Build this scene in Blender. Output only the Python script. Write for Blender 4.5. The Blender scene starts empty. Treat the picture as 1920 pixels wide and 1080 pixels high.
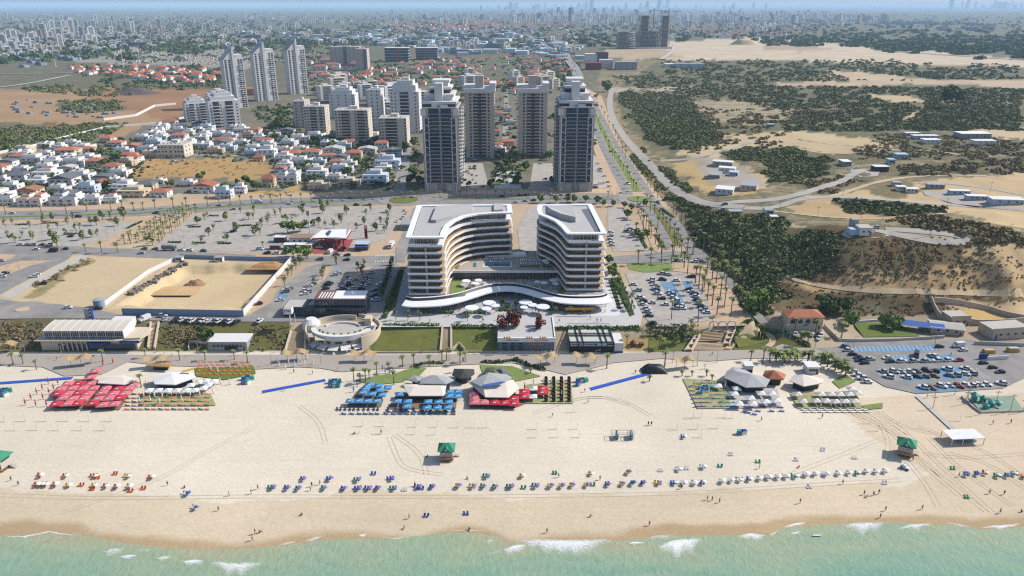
import bpy,bmesh,math,random
import numpy as np
from mathutils import Vector,Matrix
random.seed(7);rng=np.random.default_rng(11)
SC=bpy.context.scene
COL=SC.collection
R=math.radians
# ------------------------------------------------------------------ camera
CAM_H,PITCH,FOC=150.0,R(20.8),1400.0
cd=bpy.data.cameras.new('camera');cam=bpy.data.objects.new('camera',cd);COL.objects.link(cam)
cam.location=(0,0,CAM_H);cam.rotation_euler=(R(90)-PITCH,0,0)
cd.lens=FOC/1920*36;cd.sensor_width=36;cd.clip_start=1;cd.clip_end=120000
SC.camera=cam
# ------------------------------------------------------------------ light
SUN_EL,SUN_AZ=R(40),math.atan2(0.956,0.29) # azimuth measured from +Y towards +X
w=bpy.data.worlds.new('World');SC.world=w;w.use_nodes=True
nt=w.node_tree;bg=nt.nodes['Background']
sky=nt.nodes.new('ShaderNodeTexSky');sky.sky_type='NISHITA';sky.sun_disc=False
sky.sun_elevation=SUN_EL;sky.sun_rotation=SUN_AZ;sky.air_density=1.0;sky.dust_density=1.5;sky.ozone_density=2.0
nt.links.new(sky.outputs[0],bg.inputs[0]);bg.inputs[1].default_value=0.12
ld=bpy.data.lights.new('sun','SUN');sun=bpy.data.objects.new('sun',ld);COL.objects.link(sun)
ld.energy=4.2;ld.angle=R(0.53);ld.color=(1.0,0.955,0.88)
sd=Vector((math.sin(SUN_AZ)*math.cos(SUN_EL),math.cos(SUN_AZ)*math.cos(SUN_EL),math.sin(SUN_EL)))
sun.rotation_euler=sd.to_track_quat('Z','Y').to_euler();sun.location=(300,100,500)
SC.view_settings.view_transform='Standard';SC.view_settings.look='None'
SC.view_settings.exposure=0.48;SC.view_settings.gamma=1
SC.render.engine='CYCLES'
cy=SC.cycles
cy.use_denoising=False;SC.cycles.filter_width=1.25;cy.max_bounces=6;cy.diffuse_bounces=2;cy.glossy_bounces=2;cy.transmission_bounces=2
cy.volume_bounces=1;cy.transparent_max_bounces=6;cy.sample_clamp_indirect=4
# ------------------------------------------------------------------ pixels to places
FW=np.array([0,math.cos(PITCH),-math.sin(PITCH)]);UP=np.array([0,math.sin(PITCH),math.cos(PITCH)])
def ray(px,py):
 px=np.asarray(px,float);py=np.asarray(py,float)
 a=(px-960)/FOC;b=(540-py)/FOC
 return np.stack([a,FW[1]+UP[1]*b,FW[2]+UP[2]*b],-1)
def plane(px,py,z):
 d=ray(px,py);t=(z-CAM_H)/np.minimum(d[...,2],-1e-4)
 return d[...,0]*t,d[...,1]*t
def proj(x,y,z):
 dz=np.asarray(z,float)-CAM_H;y=np.asarray(y,float)
 f=y*FW[1]+dz*FW[2];u=y*UP[1]+dz*UP[2]
 f=np.maximum(f,1e-3)
 return 960+FOC*np.asarray(x,float)/f,540-FOC*u/f
def ztop(Y,py):
 d=ray(960.0,py);return float(CAM_H+Y*d[2]/d[1])
def _h(ix,iy,s):
 n=(ix.astype(np.int64)*374761393+iy.astype(np.int64)*668265263+s*1442695041)&0x7fffffff
 n=((n^(n>>13))*1274126177)&0x7fffffff
 return((n^(n>>16))&0xffff)/65535.0
def vnoise(x,y,s=0):
 x=np.asarray(x,float);y=np.asarray(y,float)
 ix=np.floor(x);iy=np.floor(y);fx=x-ix;fy=y-iy
 fx=fx*fx*(3-2*fx);fy=fy*fy*(3-2*fy)
 a=_h(ix,iy,s);b=_h(ix+1,iy,s);c=_h(ix,iy+1,s);d=_h(ix+1,iy+1,s)
 return(a*(1-fx)+b*fx)*(1-fy)+(c*(1-fx)+d*fx)*fy
def fbm(x,y,s=0,o=3):
 r=0;a=.5;t=0
 for k in range(o):
  r=r+a*vnoise(x*2**k,y*2**k,s+k);t+=a;a*=.5
 return r/t
def sst(a,b,x):
 t=np.clip((x-a)/(b-a),0,1);return t*t*(3-2*t)
def inpoly(px,py,poly):
 px=np.asarray(px,float);py=np.asarray(py,float)
 r=np.zeros(px.shape,bool);n=len(poly);j=n-1
 for i in range(n):
  xi,yi=poly[i];xj,yj=poly[j]
  c=((yi>py)!=(yj>py))
  r^=c&(px<(xj-xi)*(py-yi)/((yj-yi)if yj!=yi else 1e-9)+xi)
  j=i
 return r
 # ------------------------------------------------------------------ terrain height
ZL,ZU=1.0,8.0
def wpl(pts,z):
 a=np.array(pts,float);X,Y=plane(a[:,0],a[:,1],z);return X,Y
FOOT=wpl([(-300,655),(0,655),(300,662),(540,664),(700,664),(930,662),(1165,660),(1300,655),(1440,640),(2300,640)],ZL)
TOP=wpl([(-300,596),(0,598),(250,603),(540,603),(700,606),(830,612),(1165,610),(1310,612),(1440,606),(2300,606)],ZU)
EDGE=wpl([(1470,640),(1425,585),(1345,488),(1290,440),(1250,392),(1205,330),(1165,270),(1120,190),(1100,150),(1085,125)],ZU)
SHORE=wpl([(-400,1001),(0,1003),(60,999),(92,996),(170,1002),(245,1016),(325,1025),(390,1026),(480,1024),(555,1016),(630,1007),(730,1007),(830,997),
(905,996),(937,1005),(960,1015),(1035,1011),(1172,1010),(1260,1001),(1435,1000),(1465,987),(1515,981),(1665,977),(1790,982),(1840,990),(1915,985),(2300,985)],0)
HC=[(1330,505,8),(1400,562,8),(1445,597,8),(1500,600,6),(1560,598,4),(1620,596,3),(1700,594,3),(1750,596,3),(1800,590,4),(1290,420,9),(1335,450,17),
(1370,425,20),(1440,448,19),(1480,462,20),(1530,452,27),(1590,440,33),(1650,440,33),(1700,446,32),(1760,456,30),(1820,460,29),(1860,480,25),(1920,490,22),(2000,490,22),
(1480,530,12),(1600,520,17),(1700,520,17),(1800,520,16),(1900,522,16),(1505,565,9),(1650,560,9),(1750,560,9),(1850,560,7),(1920,560,6),(2050,560,6),
(1350,385,16),(1300,365,13),(1400,385,18),(1500,380,20),(1600,390,22),(1700,395,23),(1800,410,25),(1900,425,25),(2050,430,24),(1600,415,26),(1500,415,25),
(1300,300,13),(1500,300,18),(1700,300,20),(1900,300,20),(2100,300,20),(1250,230,11),(1500,230,14),(1700,230,16),(1900,230,16),(2150,230,16),(1200,200,9),(1400,150,10),(1650,150,11),(1900,150,12),(2200,150,12),
(1180,250,8),(1230,330,9),(1600,610,1.4),(1800,612,2),(1950,600,3),(1450,640,2),(1600,640,1),(1750,640,1),(1950,640,1),(1500,700,1),(1750,700,1),(1950,700,1)]
HC=np.array(HC,float);hx,hy=plane(HC[:,0],HC[:,1],HC[:,2]);S=200.0
def _tps(r2):return r2*np.log(r2+1e-9)
n=len(HC);D2=((hx[:,None]-hx)**2+(hy[:,None]-hy)**2)/S**2
A=np.zeros((n+3,n+3));A[:n,:n]=_tps(D2)+np.eye(n)*2e-4
A[:n,n]=1;A[:n,n+1]=hx/S;A[:n,n+2]=hy/S;A[n:,:n]=A[:n,n:].T
W=np.linalg.solve(A,np.concatenate([HC[:,2],[0,0,0]]))
def tps(x,y):
 sh=np.shape(x);x=np.ravel(x);y=np.ravel(y);o=np.zeros(len(x))
 for k in range(0,len(x),20000):
  a,b=x[k:k+20000],y[k:k+20000]
  d=((a[:,None]-hx)**2+(b[:,None]-hy)**2)/S**2
  o[k:k+20000]=_tps(d)@W[:n]+W[n]+W[n+1]*a/S+W[n+2]*b/S
 return np.clip(o,0.9,36).reshape(sh)
GX0,GY0,GS=-700.0,140.0,4.0
gx=np.arange(GX0,1500,GS);gy=np.arange(GY0,1900,GS)
MX,MY=np.meshgrid(gx,gy)
yf=np.interp(MX,FOOT[0],FOOT[1]);yt=np.interp(MX,TOP[0],TOP[1])
BASE=ZL+(ZU-ZL)*np.clip((MY-yf)/np.maximum(yt-yf,3),0,1)
o=np.argsort(EDGE[1]);ex=np.interp(MY,EDGE[1][o],EDGE[0][o])
MASK=sst(-2,16,MX-ex)*sst(EDGE[1].min()+1,EDGE[1].min()+16,MY)
low=(MX>EDGE[0][0]-6)
BASE=np.where(low&(MY<334),ZL,BASE)
HILL=tps(MX,MY)*(1-sst(1500,1850,MY))+ZU*sst(1500,1850,MY)
HILL=HILL+np.where(HILL>6,((fbm(MX/26,MY/26,5)-.5)*4+np.abs(vnoise(MX/9+MY/30,MY/45,15)-.5)*5*(1-sst(375,400,MY)))*sst(6,14,HILL),0)
GZ=BASE*(1-MASK)+HILL*MASK
# the excavated pit
PIT=[(222,572),(345,497),(540,491),(458,578)]
pX,pY=wpl(PIT,ZU)
PSG=1 if sum(pX[i-1]*pY[i]-pX[i]*pY[i-1]for i in range(4))>0 else-1
def hgt(x,y):
 x=np.asarray(x,float);y=np.asarray(y,float)
 u=np.clip((x-GX0)/GS,0,len(gx)-1.001);v=np.clip((y-GY0)/GS,0,len(gy)-1.001)
 i=u.astype(int);j=v.astype(int);fu=u-i;fv=v-j
 z=(GZ[j,i]*(1-fu)+GZ[j,i+1]*fu)*(1-fv)+(GZ[j+1,i]*(1-fu)+GZ[j+1,i+1]*fu)*fv
 q=np.full(np.shape(z),99.)
 for i in range(4):
  ax,ay,bx,by=pX[i],pY[i],pX[(i+1)%4],pY[(i+1)%4];q=np.minimum(q,((y-ay)*(bx-ax)-(x-ax)*(by-ay))/math.hypot(bx-ax,by-ay)*PSG)
 z=z-4.5*sst(0,5,q+(fbm(x/6,y/6,3)-.5)*6)
 ys=np.interp(x,SHORE[0],SHORE[1]);d=y-ys
 return np.where(d<26,np.minimum(z,np.where(d<0,d*.07,d*.042)),z)
def at(px,py,dz=0.0):
 """world point where the ray of a photo pixel meets the terrain raised by dz"""
 d=ray(float(px),float(py));t0=130.0
 ts=t0*1.012**np.arange(0,470)
 z=CAM_H+d[2]*ts;hh=hgt(d[0]*ts,d[1]*ts)+dz
 k=np.nonzero(z<hh)[0]
 if len(k)==0:
  x,y=plane(px,py,ZU+dz);return Vector((float(x),float(y),ZU+dz))
 k=k[0];a,b=ts[max(k-1,0)],ts[k]
 for _ in range(14):
  m=(a+b)/2
  if CAM_H+d[2]*m<hgt(d[0]*m,d[1]*m)+dz:b=m
  else:a=m
 return Vector((d[0]*b,d[1]*b,float(hgt(d[0]*b,d[1]*b))+dz))
def flat(px,py,z):
 x,y=plane(px,py,z);return Vector((float(x),float(y),z))
 # ------------------------------------------------------------------ materials
def lin(c):return tuple(((v/255)/12.92 if v/255<.04045 else((v/255+.055)/1.055)**2.4)for v in c)
ALB=0.60
def alb(c,k=ALB):return tuple(min(v*k,.85)for v in lin(c))
MATS={}
def mat(name,c,rough=.8,vary=.12,scale=.6,metal=0.,spec=.3,rnd=0.,bump=0.,k=ALB,stretch=None,coord='Object'):
 """matt paint, stone, cloth ...: c is how the sunlit surface looks (0-255); noise varies it, rnd tints it per object"""
 if name in MATS:return MATS[name]
 m=bpy.data.materials.new(name);m.use_nodes=True;t=m.node_tree;N=t.nodes;L=t.links
 b=N['Principled BSDF'];b.inputs['Roughness'].default_value=rough;b.inputs['Metallic'].default_value=metal
 b.inputs['Specular IOR Level'].default_value=spec
 col=alb(c,k)+(1,)
 tc=N.new('ShaderNodeTexCoord');src=tc.outputs[coord]
 if stretch:
  mp=N.new('ShaderNodeMapping');mp.inputs['Scale'].default_value=stretch;L.new(src,mp.inputs[0]);src=mp.outputs[0]
 nz=N.new('ShaderNodeTexNoise');nz.inputs['Scale'].default_value=scale;nz.inputs['Detail'].default_value=5
 L.new(src,nz.inputs['Vector'])
 mr=N.new('ShaderNodeMapRange');mr.inputs[1].default_value=.25;mr.inputs[2].default_value=.75
 mr.inputs[3].default_value=1-vary;mr.inputs[4].default_value=1+vary;L.new(nz.outputs[0],mr.inputs[0])
 val=mr.outputs[0]
 if rnd:
  oi=N.new('ShaderNodeObjectInfo');m2=N.new('ShaderNodeMapRange');m2.inputs[3].default_value=1-rnd;m2.inputs[4].default_value=1+rnd
  L.new(oi.outputs['Random'],m2.inputs[0]);mu=N.new('ShaderNodeMath');mu.operation='MULTIPLY'
  L.new(val,mu.inputs[0]);L.new(m2.outputs[0],mu.inputs[1]);val=mu.outputs[0]
 vm=N.new('ShaderNodeVectorMath');vm.operation='SCALE';vm.inputs[0].default_value=col[:3];L.new(val,vm.inputs['Scale'])
 L.new(vm.outputs[0],b.inputs['Base Color'])
 if bump:
  bp=N.new('ShaderNodeBump');bp.inputs['Strength'].default_value=bump;bp.inputs['Distance'].default_value=.3
  L.new(nz.outputs[0],bp.inputs['Height']);L.new(bp.outputs[0],b.inputs['Normal'])
 MATS[name]=m;return m
def glassy(name,c,rough=.12,k=.5,spec=.6):
 if name in MATS:return MATS[name]
 m=mat(name,c,rough=rough,vary=.35,scale=.25,spec=spec,k=k,rnd=.35);return m
def hexc(s):return tuple(int(s[i:i+2],16)for i in(0,2,4))
# ------------------------------------------------------------------ meshes
class MB:
 def __init__(s):s.v=[];s.f=[];s.mi=[];s.m=0
 def quad(s,*p):
  n=len(s.v);s.v+=[tuple(q)for q in p];s.f.append(tuple(range(n,n+len(p))));s.mi.append(s.m);return s
 def box(s,x0,x1,y0,y1,z0,z1,skip=''):
  n=len(s.v)
  s.v+=[(x0,y0,z0),(x1,y0,z0),(x1,y1,z0),(x0,y1,z0),(x0,y0,z1),(x1,y0,z1),(x1,y1,z1),(x0,y1,z1)]
  fs={'b':(0,3,2,1),'t':(4,5,6,7),'f':(0,1,5,4),'r':(1,2,6,5),'k':(2,3,7,6),'l':(3,0,4,7)}
  for k,q in fs.items():
   if k not in skip:s.f.append(tuple(n+i for i in q));s.mi.append(s.m)
  return s
 def prism(s,pts,z0,z1,bottom=True,top=True):
  a=sum(pts[i-1][0]*pts[i][1]-pts[i][0]*pts[i-1][1]for i in range(len(pts)))
  if a<0:pts=pts[::-1]
  n=len(s.v);k=len(pts)
  zz0=z0 if hasattr(z0,'__len__')else[z0]*k;zz1=z1 if hasattr(z1,'__len__')else[z1]*k
  s.v+=[(p[0],p[1],zz0[i])for i,p in enumerate(pts)]+[(p[0],p[1],zz1[i])for i,p in enumerate(pts)]
  for i in range(k):
   j=(i+1)%k;s.f.append((n+i,n+j,n+k+j,n+k+i));s.mi.append(s.m)
  if top:s.f.append(tuple(n+k+i for i in range(k)));s.mi.append(s.m)
  if bottom:s.f.append(tuple(n+i for i in range(k-1,-1,-1)));s.mi.append(s.m)
  return s
 def frus(s,x,y,z0,z1,r0,r1,k=8,cap=True,ph=0.):
  n=len(s.v)
  for z,r in((z0,r0),(z1,r1)):
   s.v+=[(x+r*math.cos(ph+2*math.pi*i/k),y+r*math.sin(ph+2*math.pi*i/k),z)for i in range(k)]
  for i in range(k):
   j=(i+1)%k;s.f.append((n+i,n+j,n+k+j,n+k+i));s.mi.append(s.m)
  if cap:
   s.f.append(tuple(n+k+i for i in range(k)));s.f.append(tuple(n+i for i in range(k-1,-1,-1)));s.mi+=[s.m]*2
  return s
 def tube(s,pts,r,k=6,r1=None):
  pts=[Vector(p)for p in pts];n0=len(s.v);L=len(pts)
  for i,p in enumerate(pts):
   d=(pts[min(i+1,L-1)]-pts[max(i-1,0)]).normalized()
   a=d.cross(Vector((0,0,1)))if abs(d.z)<.95 else d.cross(Vector((1,0,0)))
   a.normalize();b=d.cross(a)
   rr=r if r1 is None else r+(r1-r)*i/(L-1)
   s.v+=[tuple(p+(a*math.cos(2*math.pi*j/k)+b*math.sin(2*math.pi*j/k))*rr)for j in range(k)]
  for i in range(L-1):
   for j in range(k):
    jj=(j+1)%k;q=n0+i*k
    s.f.append((q+j,q+jj,q+k+jj,q+k+j));s.mi.append(s.m)
  s.f.append(tuple(n0+j for j in range(k-1,-1,-1)));s.f.append(tuple(n0+(L-1)*k+j for j in range(k)));s.mi+=[s.m]*2
  return s
 def bar(s,a,b,wx,wz=None):
  """a square bar between two points"""
  a=Vector(a);b=Vector(b);d=(b-a).normalized();wz=wz or wx
  x=d.cross(Vector((0,0,1)))if abs(d.z)<.95 else Vector((1,0,0));x.normalize();y=d.cross(x)
  n=len(s.v);x*=wx/2;y=y*(wz/2)
  for p in(a,b):s.v+=[tuple(p-x-y),tuple(p+x-y),tuple(p+x+y),tuple(p-x+y)]
  for q in((0,1,5,4),(1,2,6,5),(2,3,7,6),(3,0,4,7),(3,2,1,0),(4,5,6,7)):s.f.append(tuple(n+i for i in q));s.mi.append(s.m)
  return s
 def mesh(s,name,*mats,smooth=False):
  me=bpy.data.meshes.new(name);me.from_pydata(s.v,[],s.f);me.update()
  for m in mats:me.materials.append(m)
  if len(mats)>1:me.polygons.foreach_set('material_index',s.mi)
  if smooth:me.polygons.foreach_set('use_smooth',[True]*len(me.polygons))
  return me
def npmesh(name,V,F,m=None,smooth=False):
 me=bpy.data.meshes.new(name);F=np.asarray(F,np.int32);k=F.shape[1]
 me.vertices.add(len(V));me.vertices.foreach_set('co',np.asarray(V,np.float32).ravel())
 me.loops.add(F.size);me.loops.foreach_set('vertex_index',F.ravel())
 me.polygons.add(len(F));me.polygons.foreach_set('loop_start',np.arange(0,F.size,k,dtype=np.int32))
 if smooth:me.polygons.foreach_set('use_smooth',np.ones(len(F),bool))
 me.update(calc_edges=True)
 if not smooth:me.shade_flat()
 if m:me.materials.append(m)
 return me
def ob(name,me,parent=None,loc=(0,0,0),rz=0.,sc=None,rot=None):
 o=bpy.data.objects.new(name,me);COL.objects.link(o);o.location=loc
 o.rotation_euler=rot if rot else(0,0,rz)
 if sc is not None:o.scale=sc if hasattr(sc,'__len__')else(sc,sc,sc)
 if parent is not None:o.parent=parent
 return o
def tag(o,label=None,cat=None,group=None,kind=None):
 for k,v in(('label',label),('category',cat),('group',group),('kind',kind)):
  if v:o[k]=v
 return o
def thing(name,label,cat,loc=(0,0,0),rz=0.,group=None,sc=None):
 return tag(ob(name,None,None,loc,rz,sc),label,cat,group)
def put(proto,name,label,cat,loc,rz=0.,group=None,sc=None):
 """one more of a kind: an Empty with its own copy of every part; proto = [(part, mesh, loc, rz, [sub-parts])]"""
 t=thing(name,label,cat,loc,rz,group,sc)
 for p in proto:
  o=ob(p[0],p[1],t,p[2]if len(p)>2 else(0,0,0),p[3]if len(p)>3 else 0.)
  for q in(p[4]if len(p)>4 else()):ob(q[0],q[1],o,q[2]if len(q)>2 else(0,0,0),q[3]if len(q)>3 else 0.)
 return t
_ORD='first second third fourth fifth sixth seventh eighth ninth tenth eleventh twelfth thirteenth fourteenth fifteenth sixteenth seventeenth eighteenth nineteenth twentieth'.split()
def nth(i):
 if i<20:return _ORD[i]
 k=i+1;return '%d%s'%(k,'th' if 10<=k%100<=20 else{1:'st',2:'nd',3:'rd'}.get(k%10,'th'))
_used=set()
class Namer:
 """labels by order: Nth <what> from the left <where>; counts per (what, where) after sorting"""
 def __init__(s):s.rows={}
 def add(s,o,what,where,key):s.rows.setdefault((what,where),[]).append((key,o))
 def done(s):
  for(what,where),v in s.rows.items():
   v.sort(key=lambda q:q[0])
   for i,(_k,o)in enumerate(v):
    if len(v)==1:o['label']=('%s %s'%(what,where)).strip()
    else:o['label']='%s %s, %s from left'%(what,where,nth(i))
NM=Namer()
def struct(name,me,kind='structure',**k):return tag(ob(name,me,**k),kind=kind)
# ------------------------------------------------------------------ the ground: one sheet to the horizon
ys=[105.0]
while ys[-1]<60000:
 y=ys[-1];ys.append(y+min(max(y*y*(.0000135 if y<700 else .000022),.7),6000 if y>9000 else 400))
ys=np.array(ys);us=np.linspace(-1.22,1.3,440)
UU,YY=np.meshgrid(us,ys);XX=UU*(YY*.74+70)
ZZ=hgt(XX,YY)
far=sst(1900,3500,YY)
ZZ=ZZ+far*(fbm(XX/900,YY/900,9)-.5)*10
PX,PY=proj(XX,YY,ZZ)
j1=(fbm(XX/14,YY/14,3)-.5);j2=(fbm(XX/14,YY/14,31)-.5)
dist=np.sqrt(XX**2+YY**2);sc_=1400/dist
JX=PX+j1*np.clip(22*sc_,2,40);JY=PY+j2*np.clip(9*sc_,.8,18)
C=np.zeros(XX.shape+(3,));C[:]=alb((196,178,150));SCR=np.zeros(XX.shape);
def region(poly,c,scrub=None,jit=1.,k=ALB):
 m=inpoly(PX+(JX-PX)*jit,PY+(JY-PY)*jit,poly)
 if c is not None:C[m]=alb(c,k)
 if scrub is not None:SCR[m]=scrub
 return m
INF=3000
# the plain behind, then towards the sea
region([(-INF,-50),(INF+2000,-50),(INF+2000,70),(-INF,70)],(98,106,98),.85)
region([(-INF,60),(INF,60),(INF,175),(-INF,175)],(118,118,104),.8)
region([(-INF,165),(1140,165),(1140,380),(-INF,380)],(138,132,116),.6)
# open land on the far left
region([(-INF,150),(380,168),(400,190),(330,215),(240,250),(0,290),(-INF,300)],(184,152,116),.3)
region([(180,165),(390,165),(395,200),(310,225),(230,205),(150,190)],(172,132,96),.1)
region([(-INF,235),(0,232),(110,232),(240,230),(170,262),(0,285),(-INF,300)],(112,116,78),.95)
region([(110,190),(225,192),(240,205),(110,210)],(100,104,72),1)
region([(-INF,262),(-50,262),(90,235),(110,238),(0,260)],(170,110,76),.1)
region([(140,85),(470,78),(470,128),(140,118)],(172,164,152),.45)
region([(215,120),(420,128),(420,170),(120,162)],(120,116,88),.7)
# dry field among the houses
region([(225,320),(290,298),(380,295),(480,302),(515,318),(470,338),(330,333),(240,335)],(196,160,106),.08)
region([(455,360),(560,352),(570,366),(480,374)],(204,170,112),.1)
# open land on the right
region([(1120,112),(INF,100),(INF,470),(1920,440),(1440,420),(1330,470),(1265,400),(1215,330),(1165,265),(1120,190)],(182,162,126),.72)
region([(1230,118),(1500,112),(1920,150),(INF,160),(INF,330),(1920,300),(1500,305),(1260,300),(1180,240),(1140,180)],(156,140,106),.9)
region([(1235,78),(1440,70),(1640,84),(1920,112),(INF,116),(INF,126),(1920,124),(1640,118),(1450,112),(1250,112)],(220,200,172),.04)
region([(1140,90),(1240,88),(1280,108),(1180,112),(1120,108)],(198,176,144),.15)
region([(1500,82),(1560,92),(1500,96),(1430,92),(1440,80)],(196,168,140),.05)
region([(1440,122),(1900,128),(INF,136),(INF,150),(1700,148),(1600,140)],(126,124,88),.8)
region([(1560,130),(1720,145),(1760,152),(1600,150),(1540,146)],(214,190,158),.35)
region([(1440,156),(1620,150),(1920,148),(INF,150),(INF,172),(1920,168),(1840,160),(1700,156),(1640,163),(1480,163)],(206,184,154),.12)
region([(1140,165),(1310,165),(1320,172),(1150,175)],(196,182,160),.1)
region([(1255,187),(1420,190),(1500,205),(1460,235),(1330,230),(1300,205)],(186,170,138),.55)
region([(1180,168),(1280,178),(1300,200),(1330,230),(1360,250),(1300,275),(1230,270),(1180,220),(1160,190)],(92,98,66),1)
region([(1540,210),(1920,195),(INF,195),(INF,245),(1920,240),(1480,245),(1440,232)],(96,102,68),1)
region([(1290,262),(1480,243),(1640,262),(1700,275),(1560,290),(1380,292),(1270,292)],(212,190,150),.3)
region([(1770,240),(1900,238),(INF,240),(INF,262),(1860,262)],(206,184,150),.2)
region([(1340,282),(1500,275),(1580,310),(1570,325),(1440,345),(1400,330),(1460,310),(1380,300)],(104,104,72),1)
region([(1260,305),(1330,298),(1350,300),(1440,330),(1440,352),(1400,366),(1330,362),(1290,340)],(214,184,130),.02)
region([(1290,290),(1340,296),(1420,325),(1440,345),(1400,360),(1340,350)],(190,178,160),0)
region([(1140,180),(1160,200),(1180,250),(1235,320),(1330,385),(1320,400),(1270,395),(1215,345),(1160,270),(1120,200)],(172,152,112),.45)
region([(1470,390),(1640,350),(1920,320),(INF,330),(INF,430),(1920,430),(1800,400),(1640,385),(1580,400)],(214,188,146),.15)
region([(1640,340),(1700,335),(1730,360),(1680,372),(1620,362)],(150,130,96),.6)
region([(1480,345),(1560,335),(1660,310),(1920,300),(INF,300),(INF,325),(1800,325),(1660,330),(1540,365)],(132,118,86),.7)
region([(1560,372),(1700,378),(1770,392),(1760,406),(1600,396)],(110,104,74),.95)
region([(1690,226),(1720,205),(1728,206),(1700,228)],(208,184,144),.05);region([(1620,176),(1700,180),(1740,190),(1690,194),(1640,186)],(212,190,152),.3)
region([(1480,385),(1560,375),(1600,398),(1760,408),(1780,402),(1780,412),(1640,415),(1500,405)],(200,172,130),.3)
region([(1660,412),(1780,402),(1900,435),(INF,445),(INF,470),(1860,460),(1740,430)],(112,100,74),.9)
region([(1830,385),(INF,390),(INF,430),(1920,428),(1850,412)],(216,190,146),.02)
# wooded slope and the cliff
region([(1290,395),(1440,395),(1480,430),(1470,560),(1430,600),(1380,545),(1330,480),(1270,420)],(72,80,52),1)
region([(1440,430),(1560,420),(1740,446),(1860,460),(INF,500),(INF,575),(1800,580),(1740,592),(1480,596),(1440,560)],(118,97,70),.6)
region([(1470,440),(1560,430),(1590,450),(1560,500),(1470,520)],(112,100,70),.7)
region([(1590,500),(1700,510),(1860,480),(INF,500),(INF,560),(1920,545),(1700,560),(1560,545)],(192,162,122),.45)
region([(1780,470),(1860,455),(INF,500),(INF,540),(1900,530)],(206,178,136),.3)
region([(1500,525),(1620,540),(1900,546),(INF,550),(INF,556),(1900,554),(1620,548),(1500,536)],(204,172,126),.1)
region([(1760,566),(1920,560),(INF,560),(INF,590),(1800,590)],(206,178,140),.2)
region([(1770,580),(1900,582),(1920,598),(1800,602)],(218,184,120),0,.3)
region([(1450,452),(1462,452),(1480,520),(1500,530),(1560,546),(1540,550),(1470,530)],(196,166,124),.1,.5)
# built-up coast
region([(-INF,380),(1180,360),(1240,400),(1340,490),(1440,610),(1300,620),(-INF,612)],(206,182,152),.04)
region([(-INF,470),(100,480),(150,480),(330,478),(200,580),(30,572),(-INF,560)],(222,198,160),.06,.5)
region([(120,505),(165,482),(180,490),(110,530),(60,560),(40,558)],(176,158,112),.5,.6)
region([(205,580),(340,478),(550,480),(462,590)],(226,202,160),.0,.3)
# embankment
region([(-INF,596),(310,596),(548,602),(548,668),(300,668),(-INF,660)],(124,110,70),.75,.4)
region([(288,615),(545,606),(545,662),(380,662),(290,660)],(118,118,66),.5,.4)
region([(695,612),(832,612),(832,668),(690,668)],(116,122,58),0,.2)
region([(846,612),(935,612),(935,668),(846,668)],(124,130,60),0,.2)
region([(1200,628),(1325,620),(1280,668),(1160,668)],(110,116,62),.0,.2)
region([(1165,632),(1225,632),(1225,662),(1165,662)],(204,172,118),0,.2)
region([(1365,640),(1420,612),(1500,640),(1560,668),(1350,668)],(110,112,62),.05,.2)
# beach
sand=(241,228,206)
region([(-INF,664),(INF,655),(INF,1300),(-INF,1300)],sand,0,0)
region([(1560,760),(1700,740),(INF,740),(INF,1000),(1800,930),(1690,860)],(232,212,184),0)
JY=PY+j2*40;JX=PX+j1*60
m=inpoly(PX,PY+j2*26+j1*8,[(-INF,905),(200,925),(420,945),(700,918),(960,932),(1300,920),(1700,905),(1800,880),(INF,880),(INF,1300),(-INF,1300)])
C[m]=alb((231,212,182))
yS=np.interp(XX,SHORE[0],SHORE[1]);dS=YY-yS
wet=1-sst(1.2,5.0,dS+j1*5+(fbm(XX/30,YY/30,77)-.5)*9)
C=C*(1-wet[...,None])+np.array(alb((200,174,136)))*wet[...,None]
pit=inpoly(PX,PY,PIT)
ii=np.arange(XX.size).reshape(XX.shape)
F=np.stack([ii[:-1,:-1],ii[:-1,1:],ii[1:,1:],ii[1:,:-1]],-1).reshape(-1,4)
gme=npmesh('ground',np.stack([XX,YY,ZZ],-1).reshape(-1,3),F,None,True)
ca=gme.color_attributes.new('albedo','FLOAT_COLOR','POINT')
ca.data.foreach_set('color',np.concatenate([C,np.ones(C.shape[:2]+(1,))],-1).astype(np.float32).ravel())
sa=gme.attributes.new('scrub','FLOAT','POINT');sa.data.foreach_set('value',SCR.astype(np.float32).ravel())
da=gme.attributes.new('sandy','FLOAT','POINT');da.data.foreach_set('value',(YY<318).astype(np.float32).ravel())
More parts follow.
